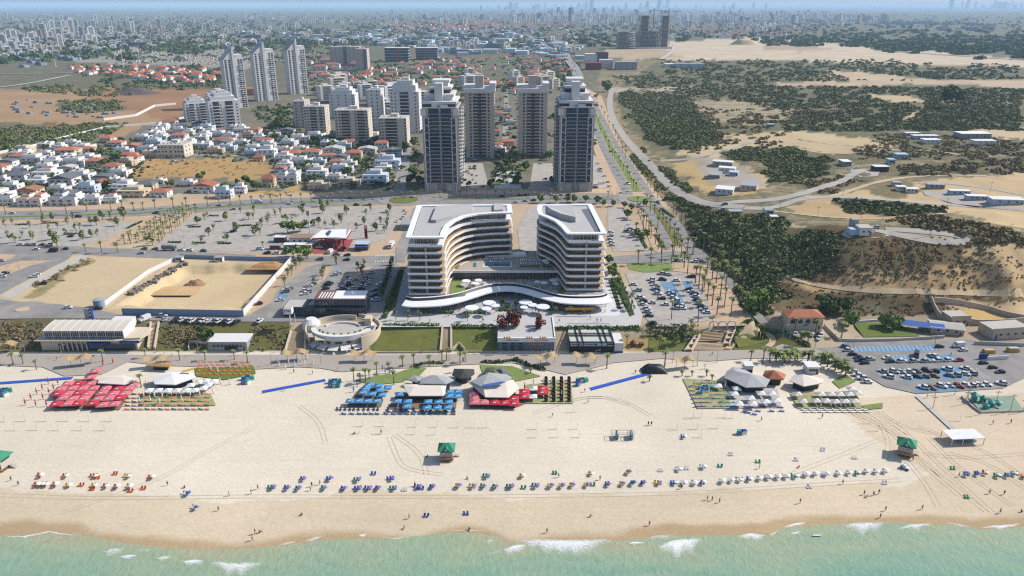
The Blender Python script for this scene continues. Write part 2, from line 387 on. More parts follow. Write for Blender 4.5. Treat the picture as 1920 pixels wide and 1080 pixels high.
def ground_material():
 m=bpy.data.materials.new('ground');m.use_nodes=True;t=m.node_tree;N=t.nodes;L=t.links
 b=N['Principled BSDF'];b.inputs['Roughness'].default_value=.95;b.inputs['Specular IOR Level'].default_value=.1
 a=N.new('ShaderNodeAttribute');a.attribute_name='albedo';s=N.new('ShaderNodeAttribute');s.attribute_name='scrub'
 tc=N.new('ShaderNodeTexCoord');P=tc.outputs['Object']
 def noise(scale,detail=4,rough=.6,v=P,dist=0):
  n=N.new('ShaderNodeTexNoise');n.inputs['Scale'].default_value=scale;n.inputs['Detail'].default_value=detail
  n.inputs['Roughness'].default_value=rough;n.inputs['Distortion'].default_value=dist;L.new(v,n.inputs['Vector']);return n.outputs[0]
 def mapr(x,a0,a1,b0,b1):
  n=N.new('ShaderNodeMapRange');L.new(x,n.inputs[0])
  for i,q in enumerate((a0,a1,b0,b1)):n.inputs[i+1].default_value=q
  return n.outputs[0]
 def math_(op,x,y):
  n=N.new('ShaderNodeMath');n.operation=op
  for i,q in enumerate((x,y)):
   if isinstance(q,(int,float)):n.inputs[i].default_value=q
   else:L.new(q,n.inputs[i])
  return n.outputs[0]
 big=mapr(noise(.012,5),.3,.7,.88,1.12);fine=mapr(noise(.9,6,.7),.3,.7,.88,1.1)
 mp=N.new('ShaderNodeMapping');mp.inputs['Scale'].default_value=(.02,.25,.1);mp.inputs['Rotation'].default_value=(0,0,.05);L.new(P,mp.inputs[0])
 streak=mapr(noise(1.6,6,.65,mp.outputs[0],1.6),.35,.65,.965,1.03)
 v=math_('MULTIPLY',math_('MULTIPLY',big,fine),streak)
 vm=N.new('ShaderNodeVectorMath');vm.operation='SCALE';L.new(a.outputs['Color'],vm.inputs[0]);L.new(v,vm.inputs['Scale'])
 # low ground cover: patches of dry and green growth where the scrub attribute is high
 k1=noise(.11,6,.7);k2=noise(.03,4)
 thr=math_('ADD',math_('MULTIPLY',s.outputs['Fac'],.62),math_('MULTIPLY',k2,.3))
 cov=mapr(math_('ADD',math_('SUBTRACT',thr,.55),k1),.42,.62,0,1)
 cov=math_('MULTIPLY',cov,mapr(s.outputs['Fac'],0,.15,0,1))
 cr=N.new('ShaderNodeValToRGB');cr.color_ramp.elements[0].position=.3;cr.color_ramp.elements[0].color=(.072,.080,.040,1)
 cr.color_ramp.elements[1].position=.7;cr.color_ramp.elements[1].color=(.165,.140,.088,1);L.new(noise(.06,5),cr.inputs[0])
 mx=N.new('ShaderNodeMix');mx.data_type='RGBA';L.new(cov,mx.inputs[0]);L.new(vm.outputs[0],mx.inputs[6]);L.new(cr.outputs[0],mx.inputs[7])
 L.new(mx.outputs[2],b.inputs['Base Color'])
 bp=N.new('ShaderNodeBump');bp.inputs['Strength'].default_value=.35;bp.inputs['Distance'].default_value=.5
 sd_=N.new('ShaderNodeAttribute');sd_.attribute_name='sandy'
 hh=math_('ADD',math_('MULTIPLY',noise(.8,6,.65),.6),math_('MULTIPLY',cov,.6));L.new(hh,bp.inputs['Height']);L.new(bp.outputs[0],b.inputs['Normal'])
 return m
gme.materials.append(ground_material())
struct('ground',gme)
# ------------------------------------------------------------------ sea
def sea():
 n=260;y=np.linspace(40,212,170);x=np.linspace(-420,420,n);X,Y=np.meshgrid(x,y)
 Z=.05*np.sin(Y*.9+fbm(X/30,Y/12,4)*9)+.06*(fbm(X/5,Y/3,8)-.5)
 Z=np.where(np.interp(X,SHORE[0],SHORE[1])-Y<2,.02*np.sin(X),Z)
 ii=np.arange(X.size).reshape(X.shape);F=np.stack([ii[:-1,:-1],ii[:-1,1:],ii[1:,1:],ii[1:,:-1]],-1).reshape(-1,4)
 me=npmesh('sea_water',np.stack([X,Y,Z-.05],-1).reshape(-1,3),F,None,True)
 d=np.interp(X,SHORE[0],SHORE[1])-Y
 at_=me.attributes.new('depth','FLOAT','POINT');at_.data.foreach_set('value',d.astype(np.float32).ravel())
 m=bpy.data.materials.new('sea_water');m.use_nodes=True;t=m.node_tree;N=t.nodes;L=t.links;b=N['Principled BSDF']
 b.inputs['Roughness'].default_value=.18;b.inputs['Specular IOR Level'].default_value=.25
 a=N.new('ShaderNodeAttribute');a.attribute_name='depth';tc=N.new('ShaderNodeTexCoord')
 mp=N.new('ShaderNodeMapping');mp.inputs['Scale'].default_value=(.022,.06,.1);mp.inputs['Rotation'].default_value=(0,0,R(-8));L.new(tc.outputs['Object'],mp.inputs[0])
 n1=N.new('ShaderNodeTexNoise');n1.inputs['Scale'].default_value=1;n1.inputs['Detail'].default_value=5;n1.inputs['Distortion'].default_value=1.5;L.new(mp.outputs[0],n1.inputs['Vector'])
 mu=N.new('ShaderNodeMath');mu.operation='MULTIPLY_ADD';mu.inputs[1].default_value=34;L.new(n1.outputs[0],mu.inputs[0]);
 ad=N.new('ShaderNodeMath');ad.operation='ADD';ad.inputs[1].default_value=-17;L.new(a.outputs['Fac'],ad.inputs[0]);L.new(ad.outputs[0],mu.inputs[2])
 cr=N.new('ShaderNodeValToRGB');dv=N.new('ShaderNodeMath');dv.operation='DIVIDE';dv.inputs[1].default_value=45;L.new(mu.outputs[0],dv.inputs[0]);L.new(dv.outputs[0],cr.inputs[0])
 e=cr.color_ramp.elements;e[0].position=0;e[0].color=alb((186,186,152))+(1,);e[1].position=1;e[1].color=alb((104,162,148))+(1,)
 for pos,c in((.06,(176,188,154)),(.3,(158,185,157)),(.6,(132,177,155))):
  q=e.new(pos);q.color=alb(c)+(1,)
 mp2=N.new('ShaderNodeMapping');mp2.inputs['Scale'].default_value=(1,.45,1);mp2.inputs['Rotation'].default_value=(0,0,R(28));L.new(tc.outputs['Object'],mp2.inputs[0])
 n2=N.new('ShaderNodeTexNoise');n2.inputs['Scale'].default_value=.9;n2.inputs['Detail'].default_value=5;n2.inputs['Roughness'].default_value=.6;n2.inputs['Distortion'].default_value=.8;L.new(mp2.outputs[0],n2.inputs['Vector'])
 mr=N.new('ShaderNodeMapRange');mr.inputs[1].default_value=.3;mr.inputs[2].default_value=.7;mr.inputs[3].default_value=.86;mr.inputs[4].default_value=1.12;L.new(n2.outputs[0],mr.inputs[0])
 vm=N.new('ShaderNodeVectorMath');vm.operation='SCALE';L.new(cr.outputs[0],vm.inputs[0]);L.new(mr.outputs[0],vm.inputs['Scale']);L.new(vm.outputs[0],b.inputs['Base Color'])
 bp=N.new('ShaderNodeBump');bp.inputs['Strength'].default_value=.5;bp.inputs['Distance'].default_value=.35;L.new(n2.outputs[0],bp.inputs['Height']);L.new(bp.outputs[0],b.inputs['Normal'])
 me.materials.append(m);struct('sea_water',me)
sea()
# foam lines and patches: thin uneven sheets lying on the water
def foam_material():
 m=bpy.data.materials.new('sea_foam');m.use_nodes=True;t=m.node_tree;N=t.nodes;L=t.links;b=N['Principled BSDF']
 b.inputs['Base Color'].default_value=(.75,.77,.78,1);b.inputs['Roughness'].default_value=.9
 a=N.new('ShaderNodeAttribute');a.attribute_name='dens';tc=N.new('ShaderNodeTexCoord')
 n1=N.new('ShaderNodeTexNoise');n1.inputs['Scale'].default_value=1.3;n1.inputs['Detail'].default_value=7;n1.inputs['Roughness'].default_value=.85;L.new(tc.outputs['Object'],n1.inputs['Vector'])
 ad=N.new('ShaderNodeMath');ad.operation='ADD';L.new(a.outputs['Fac'],ad.inputs[0]);L.new(n1.outputs[0],ad.inputs[1])
 mr=N.new('ShaderNodeMapRange');mr.inputs[1].default_value=.88;mr.inputs[2].default_value=1.28;mr.inputs[4].default_value=.8;L.new(ad.outputs[0],mr.inputs[0]);L.new(mr.outputs[0],b.inputs['Alpha'])
 return m
FOAM=foam_material()
def foam(edge,depth,dens=.75):
 """edge: pixel polyline of the bright shoreward lip; the foam trails seaward by depth(px)"""
 V=[];D=[];F=[];k=7
 e=np.array(edge,float);q=np.concatenate([[0],np.cumsum(np.hypot(*np.diff(e,axis=0).T))]);nn=max(int(q[-1]/3),6)
 s=np.linspace(0,q[-1],nn);ex_=np.interp(s,q,e[:,0]);ey_=np.interp(s,q,e[:,1])+(vnoise(s/9,s*0,6)-.5)*2.5
 for i in range(nn):
  w_=math.sin(math.pi*i/(nn-1))**.6;dep=depth*1.5*w_*(.6+.8*float(vnoise(s[i]/14,3.3,2)))
  for j in range(k):
   f=j/(k-1);x,y=plane(ex_[i],ey_[i]+dep*f-.8,.06);V.append((float(x),float(y),.08-.03*f));D.append((dens+.06)*(w_**.6)*(1-f*.62)-(0.15 if j==k-1 else 0)-(.3 if j==0 else 0))
 for i in range(nn-1):
  for j in range(k-1):F.append((i*k+j,i*k+j+1,(i+1)*k+j+1,(i+1)*k+j))
 me=npmesh('sea_foam',V,F,FOAM,True);a=me.attributes.new('dens','FLOAT','POINT');a.data.foreach_set('value',np.array(D,np.float32))
 return me
FOAMS=[([(-20,1006),(50,1005),(92,996),(130,1002),(170,1002)],3,.75),([(190,1033),(215,1029),(235,1027)],16,.65),([(222,1043),(260,1041)],7,.8),([(255,1031),(290,1029)],9,.5),([(290,1046),(325,1043)],8,.7),
([(338,1052),(385,1050)],10,.8),([(385,1053),(440,1056),(500,1054)],18,.75),([(430,1027),(470,1020)],2,.6),([(520,1022),(560,1015)],4,.7),([(570,1014),(608,1005)],5,.75),([(670,1003),(690,1002)],5,.8),([(700,1008),(740,1009),(785,1002)],4,.6),([(815,997),(860,994),(910,995),(935,1006)],2.5,.6),
([(905,1040),(950,1030)],10,.5),([(908,1012),(930,1011)],14,.55),([(940,1031),(965,1024),(990,1018)],14,.8),([(955,1016),(1000,1011),(1050,1013),(1120,1012),(1160,1012)],20,.8),([(1010,1025),(1070,1016),(1120,1012)],16,.7),([(1172,1017),(1212,1018)],5,.8),([(1205,1011),(1235,1004),(1270,1001)],9,.6),
([(1230,1026),(1265,1013),(1320,1008)],24,.85),([(1380,1005),(1410,1001),(1440,1003)],11,.8),([(1440,1003),(1460,996)],5,.7),([(1465,989),(1495,982),(1515,977)],5,.85),([(1480,1000),(1505,997)],4,.8),([(1575,985),(1620,980),(1665,979)],17,.75),([(1678,993),(1710,984),(1755,980)],8,.75),([(1760,980),(1800,983),(1830,990)],5,.6),([(1835,990),(1870,986),(1920,981)],6,.8),([(1525,1004),(1537,1002)],4,.8)]
LINES=[([(-10,1050),(60,1035),(120,1024)],1.6,.35),([(0,1040),(100,1030)],1.5,.3),([(1040,1063),(1070,1050),(1090,1044)],2.5,.45),([(1340,1040),(1380,1030),(1400,1027)],2.5,.4),([(1130,1052),(1165,1043)],2,.35),([(1520,1055),(1540,1051)],3,.4),([(830,1077),(880,1066)],3,.4),([(1600,1012),(1625,1005)],2,.35)]
allv=[]
for i,(e,d,q)in enumerate(FOAMS+LINES):
 struct('sea_foam',foam(e,d,q),'stuff')
 # ------------------------------------------------------------------ haze
def haze():
 m=bpy.data.materials.new('haze');m.use_nodes=True;t=m.node_tree;N=t.nodes;t.nodes.remove(N['Principled BSDF'])
 v=N.new('ShaderNodeVolumePrincipled');v.inputs['Color'].default_value=(.50,.73,1,1);v.inputs['Density'].default_value=HAZE
 v.inputs['Anisotropy'].default_value=.0
 t.links.new(v.outputs[0],N['Material Output'].inputs['Volume'])
 try:m.cycles.homogeneous_volume=True
 except Exception:pass
 b=MB().box(-62000,68000,-200,61000,-9,235);tag(ob('haze',b.mesh('haze',m)),kind='stuff')
HAZE=0.52e-4
haze()
# ------------------------------------------------------------------ roads, car parks, plazas
M_ASPH=mat('asphalt',(156,152,148),.9,.2,.15,bump=.1);M_ASPH2=mat('asphalt_old',(166,161,155),.9,.2,.12);M_LOT=mat('lot_concrete',(192,184,174),.9,.17,.22)
M_PAVE=mat('paving',(212,182,150),.9,.12,.3);M_PLAZA=mat('plaza_stone',(212,209,207),.85,.1,.5,stretch=(1,3,1));M_PROM=mat('promenade_boards',(188,178,166),.9,.16,.8,stretch=(3.5,.7,1))
M_GRASS=mat('lawn',(112,128,52),.95,.2,.5);M_LGRASS=mat('lawn_bright',(134,152,84),.95,.18,.4);M_WHITE=mat('white_paint',(238,238,238),.6,.04,.5)
M_LINE=mat('line_paint',(226,226,224),.8,.12,.6);M_BLUE=mat('blue_marking',(112,158,192),.85,.12,.5);M_DIRT=mat('track_sand',(214,190,154),.95,.1,.1);M_CONC=mat('concrete',(206,200,190),.85,.1,.4)
M_KERB=mat('kerb_dark',(70,68,66),.9,.1);M_OLDL=mat('lawn_olive',(124,128,60),.95,.2,.25);M_REDP=mat('red_paving',(176,88,92),.9,.1,.4);M_BEDS=mat('dark_hedge_soil',(70,76,48),.95,.2,.8)
_lift=[0.03]
def sheet(name,poly,m,z=None,lift=None,kind='structure'):
 if lift is None:_lift[0]+=.004;lift=_lift[0]
 if z is None:P=[at(x,y,lift)for x,y in poly]
 else:P=[flat(x,y,z+lift)for x,y in poly]
 o=MB().quad(*P).mesh(name,m);e=ob(name,o)
 if e.data.polygons[0].normal.z<0:e.data.flip_normals()
 return tag(e,kind=kind)
def wsheet(name,pts,m,z,kind='structure'):
 e=ob(name,MB().quad(*[(x,y,z)for x,y in pts]).mesh(name,m))
 if e.data.polygons[0].normal.z<0:e.data.flip_normals()
 return tag(e,kind=kind)
def resample(W,step):
 W=np.array([[p[0],p[1]]for p in W]);q=np.concatenate([[0],np.cumsum(np.hypot(*np.diff(W,axis=0).T))]);n=max(int(q[-1]/step),2)
 s=np.linspace(0,q[-1],n+1);return np.stack([np.interp(s,q,W[:,0]),np.interp(s,q,W[:,1])],-1)
def smooth_pts(p,k=2):
 p=np.array(p,float)
 for _ in range(k):
  q=[p[0]]
  for a,b in zip(p[:-1],p[1:]):q+=[a*.75+b*.25,a*.25+b*.75]
  q.append(p[-1]);p=np.array(q)
 return p
def ribbon(name,pts,width,m,lift=.2,off=0.,step=3.5,kind='structure',world=False,k=4):
 W=np.array(pts,float)if world else np.array([[*at(x,y)[:2]]for x,y in smooth_pts(pts)])
 c=resample(W,step);d=np.gradient(c,axis=0);d/=np.linalg.norm(d,axis=1)[:,None];nn=np.stack([d[:,1],-d[:,0]],-1)
 V=[];F=[]
 for j in range(k+1):
  q=c+nn*(off+width*(j/k-.5));V.append(np.concatenate([q,(hgt(q[:,0],q[:,1])+lift)[:,None]],1))
 V=np.stack(V,1);n=len(c);ii=np.arange(n*(k+1)).reshape(n,k+1)
 F=np.stack([ii[:-1,:-1],ii[:-1,1:],ii[1:,1:],ii[1:,:-1]],-1).reshape(-1,4)[:,::-1]
 return struct(name,npmesh(name,V.reshape(-1,3),F,m),kind)
def dashes(name,pts,m,width,on,off_,lift,z=None,side=0.,mi=None):
 """a broken painted line or a striped kerb along a pixel polyline"""
 W=np.array([[*(at(x,y)if z is None else flat(x,y,z))[:2]]for x,y in pts]);c=resample(W,.5);b=MB();n=len(c);i=0;a=int(on*2);g=int(off_*2)
 while i+a<n:
  p,q=c[i],c[i+a];d=(q-p)/np.linalg.norm(q-p);nn=np.array([-d[1],d[0]]);r=[p+nn*(side-width/2),q+nn*(side-width/2),q+nn*(side+width/2),p+nn*(side+width/2)]
  b.quad(*[(x[0],x[1],float(hgt(x[0],x[1]))+lift)for x in r]);i+=a+g
 return struct(name,b.mesh(name,m))
Z=ZU
# coast road and its lots
sheet('pavement',[(-80,388),(250,383),(480,364),(720,358),(1190,352),(1190,388),(740,392),(480,398),(250,412),(-80,424)],M_PAVE,Z)
sheet('road',[(-80,398),(250,391),(480,373),(720,366),(755,362),(800,364),(1190,362),(1190,383),(800,383),(760,386),(720,384),(480,392),(250,406),(-80,416)],M_ASPH,Z)
sheet('lawn',[(-80,408),(250,399),(480,382),(690,375.5),(690,377),(480,384.5),(250,401.5),(-80,411)],M_GRASS,Z)
sheet('lawn',[(830,372),(1150,372),(1150,374.5),(830,374.5)],M_GRASS,Z)
for a in([(-80,411.5),(250,402),(480,385),(690,377.5)],[(-80,418),(250,408),(480,393),(720,386)],[(830,375),(1150,375)],[(800,384.5),(1180,384.5)]):dashes('kerb',a,M_LINE,.5,2,2,.12,Z)
sheet('car_park',[(-80,424),(130,418),(262,416),(272,428),(190,462),(-80,460)],M_LOT,Z)
sheet('path',[(262,416),(290,413),(200,470),(150,465),(215,440)],M_PAVE,Z)
sheet('path',[(238,436),(262,430),(352,395),(365,400),(295,452),(285,466),(215,466)],M_DIRT,Z)
sheet('car_park',[(365,402),(480,393),(735,388),(760,393),(742,430),(722,448),(690,458),(480,473),(285,466)],M_LOT,Z)
sheet('pavement',[(760,393),(775,392),(748,445),(735,462),(720,450),(742,430)],M_PAVE,Z)
sheet('road',[(-80,456),(130,462),(300,469),(480,478),(760,478),(760,492),(480,491),(220,481),(140,476),(-80,476)],M_ASPH,Z)
sheet('road',[(775,390),(800,388),(792,440),(762,480),(740,480),(742,462),(752,445)],M_ASPH2,Z)
sheet('pavement',[(480,478),(620,476),(700,460),(742,462),(730,480),(480,481)],M_PAVE,Z)
sheet('red_forecourt',[(600,450),(640,447),(662,450),(650,472),(590,476),(575,468)],M_REDP,Z)
# left lower roads
sheet('road',[(-80,486),(60,474),(138,476),(128,486),(60,520),(0,552),(-80,590)],M_ASPH,Z)
sheet('path',[(150,478),(168,480),(60,535),(20,560),(0,556),(62,522)],M_CONC,Z)
for q in([(-5,500),(40,489),(100,488),(60,497),(0,520)],[(-40,478),(30,478),(20,486),(-40,492)]):sheet('path',q,M_PAVE,Z)
sheet('road',[(-80,566),(0,560),(40,566),(110,570),(170,578),(225,590),(460,593),(500,572),(560,540),(700,560),(712,600),(560,603),(330,603),(240,598),(100,596),(-80,600)],M_ASPH,Z)
def disc(name,px,py,rx,m,z=Z,dz=.03,k=28,r=None):
 c=flat(px,py,z);f=c.y*FW[1]+(z-CAM_H)*FW[2];R_=r or rx*f/FOC
 return struct(name,MB().prism([(c.x+R_*math.cos(2*math.pi*i/k),c.y+R_*math.sin(2*math.pi*i/k))for i in range(k)],z-.05,z+dz).mesh(name,m))
disc('road',40,581,42,M_ASPH2,dz=.16);disc('roundabout',42,581,12,M_DIRT,dz=.4)
disc('road',755,375,46,M_ASPH2,dz=.17);disc('roundabout',757,375,27,M_OLDL,dz=.45)
# middle car park
sheet('car_park',[(505,578),(520,545),(575,500),(610,492),(740,492),(752,500),(742,545),(715,600),(560,600),(500,598)],M_ASPH2,Z)
for q in([(600,520),(612,500),(625,500),(608,525),(592,535)],[(632,545),(665,520),(676,520),(648,550)],[(688,500),(700,500),(668,520),(650,524)]):sheet('path',q,M_PAVE,Z)
sheet('parking_bays',[(630,506),(643,505),(640,513),(627,514)],M_BLUE,Z);sheet('parking_bays',[(522,552),(541,551),(536,560),(518,561)],M_BLUE,Z)
# plaza in front of the hotel
sheet('plaza',[(722,580),(745,560),(752,505),(830,505),(1060,505),(1145,505),(1180,540),(1205,590),(1200,612),(1042,613),(700,613),(702,600)],M_PLAZA,Z)
sheet('plaza_edge',[(1130,540),(1148,540),(1164,588),(1158,592),(1105,592),(1130,575)],M_WHITE,Z)
sheet('lawn',[(722,560),(752,500),(760,500),(742,575),(722,592)],M_OLDL,Z)
for q in([(1140,525),(1150,525),(1165,580),(1158,580)],[(1150,520),(1165,520),(1190,590),(1180,594)]):sheet('planting_bed',q,M_BEDS,Z)
# land right of the hotel
sheet('car_park',[(1140,386),(1165,390),(1180,410),(1220,470),(1150,472),(1140,440)],M_LOT,Z)
sheet('car_park',[(990,388),(1010,386),(1010,470),(975,472),(970,430)],M_LOT,Z)
sheet('road',[(1140,482),(1262,470),(1342,487),(1345,497),(1250,492),(1142,494)],M_ASPH,Z)
sheet('lawn',[(1175,494),(1258,492),(1262,508),(1210,511),(1180,505)],M_LGRASS,Z)
sheet('car_park',[(1172,512),(1262,510),(1300,515),(1318,535),(1338,588),(1330,600),(1270,612),(1222,612),(1200,580)],M_LOT,Z)
sheet('parking_bays',[(1237,529),(1262,528),(1287,575),(1268,580)],M_BLUE,Z);sheet('parking_bays',[(1278,527),(1292,527),(1328,585),(1314,587)],M_BLUE,Z)
sheet('path',[(1265,490),(1345,500),(1375,540),(1395,590),(1400,610),(1340,612),(1320,545),(1300,512),(1262,508)],M_PAVE,Z)
# forecourt and streets round the towers
for q in([(866,306),(905,306),(918,354),(862,354)],[(1000,306),(1035,306),(1046,354),(992,354)],[(1112,290),(1138,305),(1160,350),(1112,354)]):sheet('car_park',q,M_LOT,Z)
sheet('plaza',[(932,318),(972,318),(978,354),(926,354)],M_PLAZA,Z);sheet('lawn',[(920,340),(940,338),(940,346),(918,348)],M_GRASS,Z);sheet('lawn',[(968,312),(985,310),(988,318),(970,320)],M_GRASS,Z)
for pts,w_ in(([(748,362),(752,330),(760,300),(770,265)],10),([(-20,345),(80,332),(190,318),(240,300),(300,290),(480,292),(560,300),(620,318),(700,330)],7),([(-20,312),(60,296),(150,284),(240,275)],6),([(200,330),(218,350),(230,378)],7),([(540,300),(520,330),(530,360)],6),([(300,250),(400,262),(560,272),(740,280)],7),([(560,160),(640,170),(760,168),(880,160),(1060,150)],9),([(820,105),(860,130),(900,160)],9),([(950,160),(948,230),(946,300)],7),([(600,300),(640,330),(650,358)],6)):ribbon('road',pts,w_,M_ASPH2,.12)
# boulevard
BL=[(1075,150),(1085,180),(1100,220),(1120,260),(1142,305),(1168,350),(1182,366)]
def mid(p,q,t=.5):return[((a[0]*(1-t)+b[0]*t),(a[1]*(1-t)+b[1]*t))for a,b in zip(p,q)]
def quadstrip(name,A,B,m,z=Z):return sheet(name,list(A)+list(B)[::-1],m,z)
quadstrip('pavement',[(1072,150),(1100,240),(1130,330),(1150,366)],[(1128,180),(1150,240),(1190,320),(1232,370)],M_PAVE)
quadstrip('road',[(1080,150),(1110,240),(1124,275),(1150,330),(1168,366)],[(1090,150),(1122,240),(1138,275),(1170,330),(1188,366)],M_ASPH)
quadstrip('road',[(1104,180),(1136,245),(1152,275),(1186,330),(1212,366)],[(1111,180),(1146,245),(1163,275),(1202,330),(1226,366)],M_ASPH)
quadstrip('lawn',[(1096,180),(1124,242),(1139,275),(1171,330),(1186,360)],[(1102,180),(1134,242),(1150,275),(1185,330),(1206,360)],M_LGRASS)
disc('road',1200,374,42,M_ASPH2,dz=.19);disc('roundabout',1200,374,23,M_LGRASS,dz=.5)
quadstrip('road',[(1186,384),(1208,394),(1230,430),(1245,464)],[(1205,384),(1224,392),(1248,430),(1262,464)],M_ASPH)
quadstrip('lawn',[(1210,386),(1226,393),(1249,430),(1264,460)],[(1218,386),(1234,393),(1262,430),(1280,462)],M_OLDL)
quadstrip('road',[(1220,384),(1236,393),(1264,430),(1285,465),(1300,486)],[(1234,382),(1252,392),(1286,430),(1318,466),(1342,486)],M_ASPH)
quadstrip('road',[(1318,484),(1345,510),(1372,545),(1398,580),(1425,606)],[(1344,484),(1368,512),(1394,545),(1420,578),(1440,604)],M_ASPH)
quadstrip('path',[(1195,390),(1205,420),(1225,470)],[(1204,390),(1222,425),(1242,475)],M_PAVE)
sheet('lawn',[(1255,478),(1288,476),(1290,483),(1258,484)],M_LGRASS,Z)
for a in([(1190,362),(1152,288),(1124,240)],[(1204,362),(1168,300),(1136,244)]):dashes('kerb',a,M_LINE,.45,2,2,.15)
dashes('road_marking',[(1178,366),(1160,330),(1131,275),(1116,240)],M_LINE,.25,3,5,.19);dashes('road_marking',[(1219,366),(1194,330),(1157,275)],M_LINE,.25,3,5,.2)
# crossings
for(x,y,dx,dy,nn)in((1258,466,4.4,1.2,9),(705,480,5,-.2,8),(704,491,5,-.2,8)):
 b=MB()
 for i in range(nn):c=flat(x+i*dx,y+i*dy,Z);b.quad((c.x-.35,c.y-1.6,Z+.21),(c.x+.35,c.y-1.6,Z+.21),(c.x+.35,c.y+1.6,Z+.21),(c.x-.35,c.y+1.6,Z+.21))
 struct('road_marking',b.mesh('road_marking',M_LINE))
 # far roads
ribbon('road',[(1085,150),(1078,128),(1062,112),(1060,92),(1085,72),(1068,60),(1055,52),(1062,46)],22,M_ASPH2,3.5,step=20)
ribbon('road',[(1063,115),(1020,100),(985,92)],14,M_ASPH2,3.5,step=20);ribbon('road',[(1062,62),(1120,76),(1160,86)],18,M_ASPH2,3.5,step=20)
ribbon('road',[(-60,140),(120,138),(180,133),(250,126)],9,M_ASPH2,1,step=12)
ribbon('road',[(-40,168),(40,160),(130,142)],9,M_CONC,1,step=10);ribbon('road',[(1640,95),(1780,104),(1900,112),(2010,116)],16,M_ASPH2,2,step=20)
ribbon('road',[(1240,112),(1262,98),(1265,84)],14,M_CONC,2,step=15)
# right hand roads and tracks
M_RROAD=mat('pale_road',(190,182,172),.9,.08,.1)
ribbon('road',[(1148,165),(1142,190),(1148,225),(1180,270),(1215,305),(1255,350),(1300,376),(1350,386),(1395,388)],9,M_RROAD)
ribbon('track',[(1110,178),(1128,215),(1150,258),(1185,310),(1222,358),(1252,392)],4.5,M_DIRT)
ribbon('road',[(1238,301),(1285,300),(1330,290),(1390,272),(1420,264)],6.5,M_RROAD)
ribbon('road',[(1330,384),(1390,378),(1440,376),(1485,368),(1540,352),(1580,340),(1598,326),(1630,318)],8,M_RROAD)
ribbon('road',[(1395,390),(1450,392),(1500,372),(1560,368),(1640,372),(1700,378),(1770,384),(1860,388),(1960,396)],8,M_RROAD)
ribbon('track',[(1560,368),(1600,356),(1640,342),(1700,332),(1780,328),(1850,330)],5,M_DIRT)
ribbon('road',[(1722,344),(1760,342),(1830,350),(1900,362),(1960,372)],5,M_RROAD)
sheet('car_park',[(1730,358),(1790,352),(1830,362),(1930,388),(1930,396),(1790,382),(1735,366)],M_RROAD,None,.35)
sheet('car_park',[(1590,318),(1622,316),(1650,322),(1645,330),(1612,332)],M_RROAD,None,.35)
ribbon('track',[(1440,395),(1500,402),(1560,408),(1640,412),(1720,410),(1780,398)],3.5,M_DIRT,.25)
ribbon('track',[(1440,250),(1500,262),(1600,276),(1690,270)],4,M_DIRT);ribbon('track',[(1480,275),(1560,292),(1700,278),(1850,296),(1920,288)],4,M_DIRT)
ribbon('road',[(1640,432),(1680,440),(1740,452),(1800,456),(1818,450),(1790,440),(1730,434),(1660,430)],4.5,M_RROAD,.3)
sheet('terrace',[(1578,440),(1585,430),(1640,428),(1668,442),(1640,446),(1590,446)],M_CONC,None,.5)
ribbon('track',[(1458,458),(1463,485),(1470,515),(1500,530),(1560,540),(1640,546),(1740,548),(1840,550),(1940,552)],2.4,M_DIRT,.35)
# promenade and the lower car park
sheet('promenade',[(-80,664),(300,665),(700,665),(1160,662),(1300,658),(1440,655),(1480,640),(1560,640),(1560,672),(1480,672),(1400,672),(1330,677),(1240,672),(1150,680),(1120,688),(1060,702),(1010,690),(960,680),(860,684),(760,690),(700,692),(640,697),(600,690),(560,688),(480,692),(400,688),(300,685),(240,678),(190,702),(120,705),(80,688),(-80,682)],M_PROM,ZL)
dashes('promenade_joints',[(-60,671.5),(700,672),(1400,666)],mat('board_dark',(150,138,124),.9,.1),4.2,.5,1.5,.055,ZL)
sheet('car_park',[(1440,608),(1480,600),(1560,632),(1640,640),(1800,636),(1960,640),(1960,690),(1880,728),(1720,738),(1660,725),(1600,690),(1560,668),(1500,640)],M_ASPH,ZL)
for q in([(1600,651),(1752,647),(1757,657),(1608,660)],[(1667,668),(1715,666),(1717,675),(1672,677)],[(1735,666),(1785,664),(1790,673),(1742,675)],[(1757,690),(1800,689),(1812,711),(1768,712)],[(1690,708),(1745,706),(1748,712),(1694,714)],[(1715,728),(1790,724),(1795,732),(1720,736)]):sheet('parking_bays',q,M_BLUE,ZL)
def bays(A,B,n,ln,z,name='parking_lines'):
 a=np.array(flat(*A,z));c=np.array(flat(*B,z));d=(c-a)/np.linalg.norm(c-a);nn=np.array([-d[1],d[0],0]);b=MB()
 for i in range(n+1):
  p=a+(c-a)*i/n;h=.09;q=[p-d*h,p+d*h,p+d*h+nn*ln,p-d*h+nn*ln];b.quad(*[(v[0],v[1],z+.3)for v in q])
 struct(name,b.mesh(name,M_LINE))
_b=bays
for A in(((1608,660),(1757,657),18,5,ZL),((1672,677),(1790,673),16,5,ZL),((1650,704),(1838,700),22,5,ZL),((1650,704),(1838,700),22,-5,ZL)):
 a=np.array(flat(*A[0],A[4]));c=np.array(flat(*A[1],A[4]));d=(c-a)/np.linalg.norm(c-a);nn=np.array([-d[1],d[0],0]);b=MB()
 for i in range(A[2]+1):
  p=a+(c-a)*i/A[2];b.quad(*[(v[0],v[1],ZL+.26)for v in((p-d*.12),(p+d*.12),(p+d*.12+nn*A[3]+d*1.2),(p-d*.12+nn*A[3]+d*1.2))])
 me=b.mesh('parking_lines',M_LINE)
 if me.polygons[0].normal.z<0:me.flip_normals()
 struct('parking_lines',me)
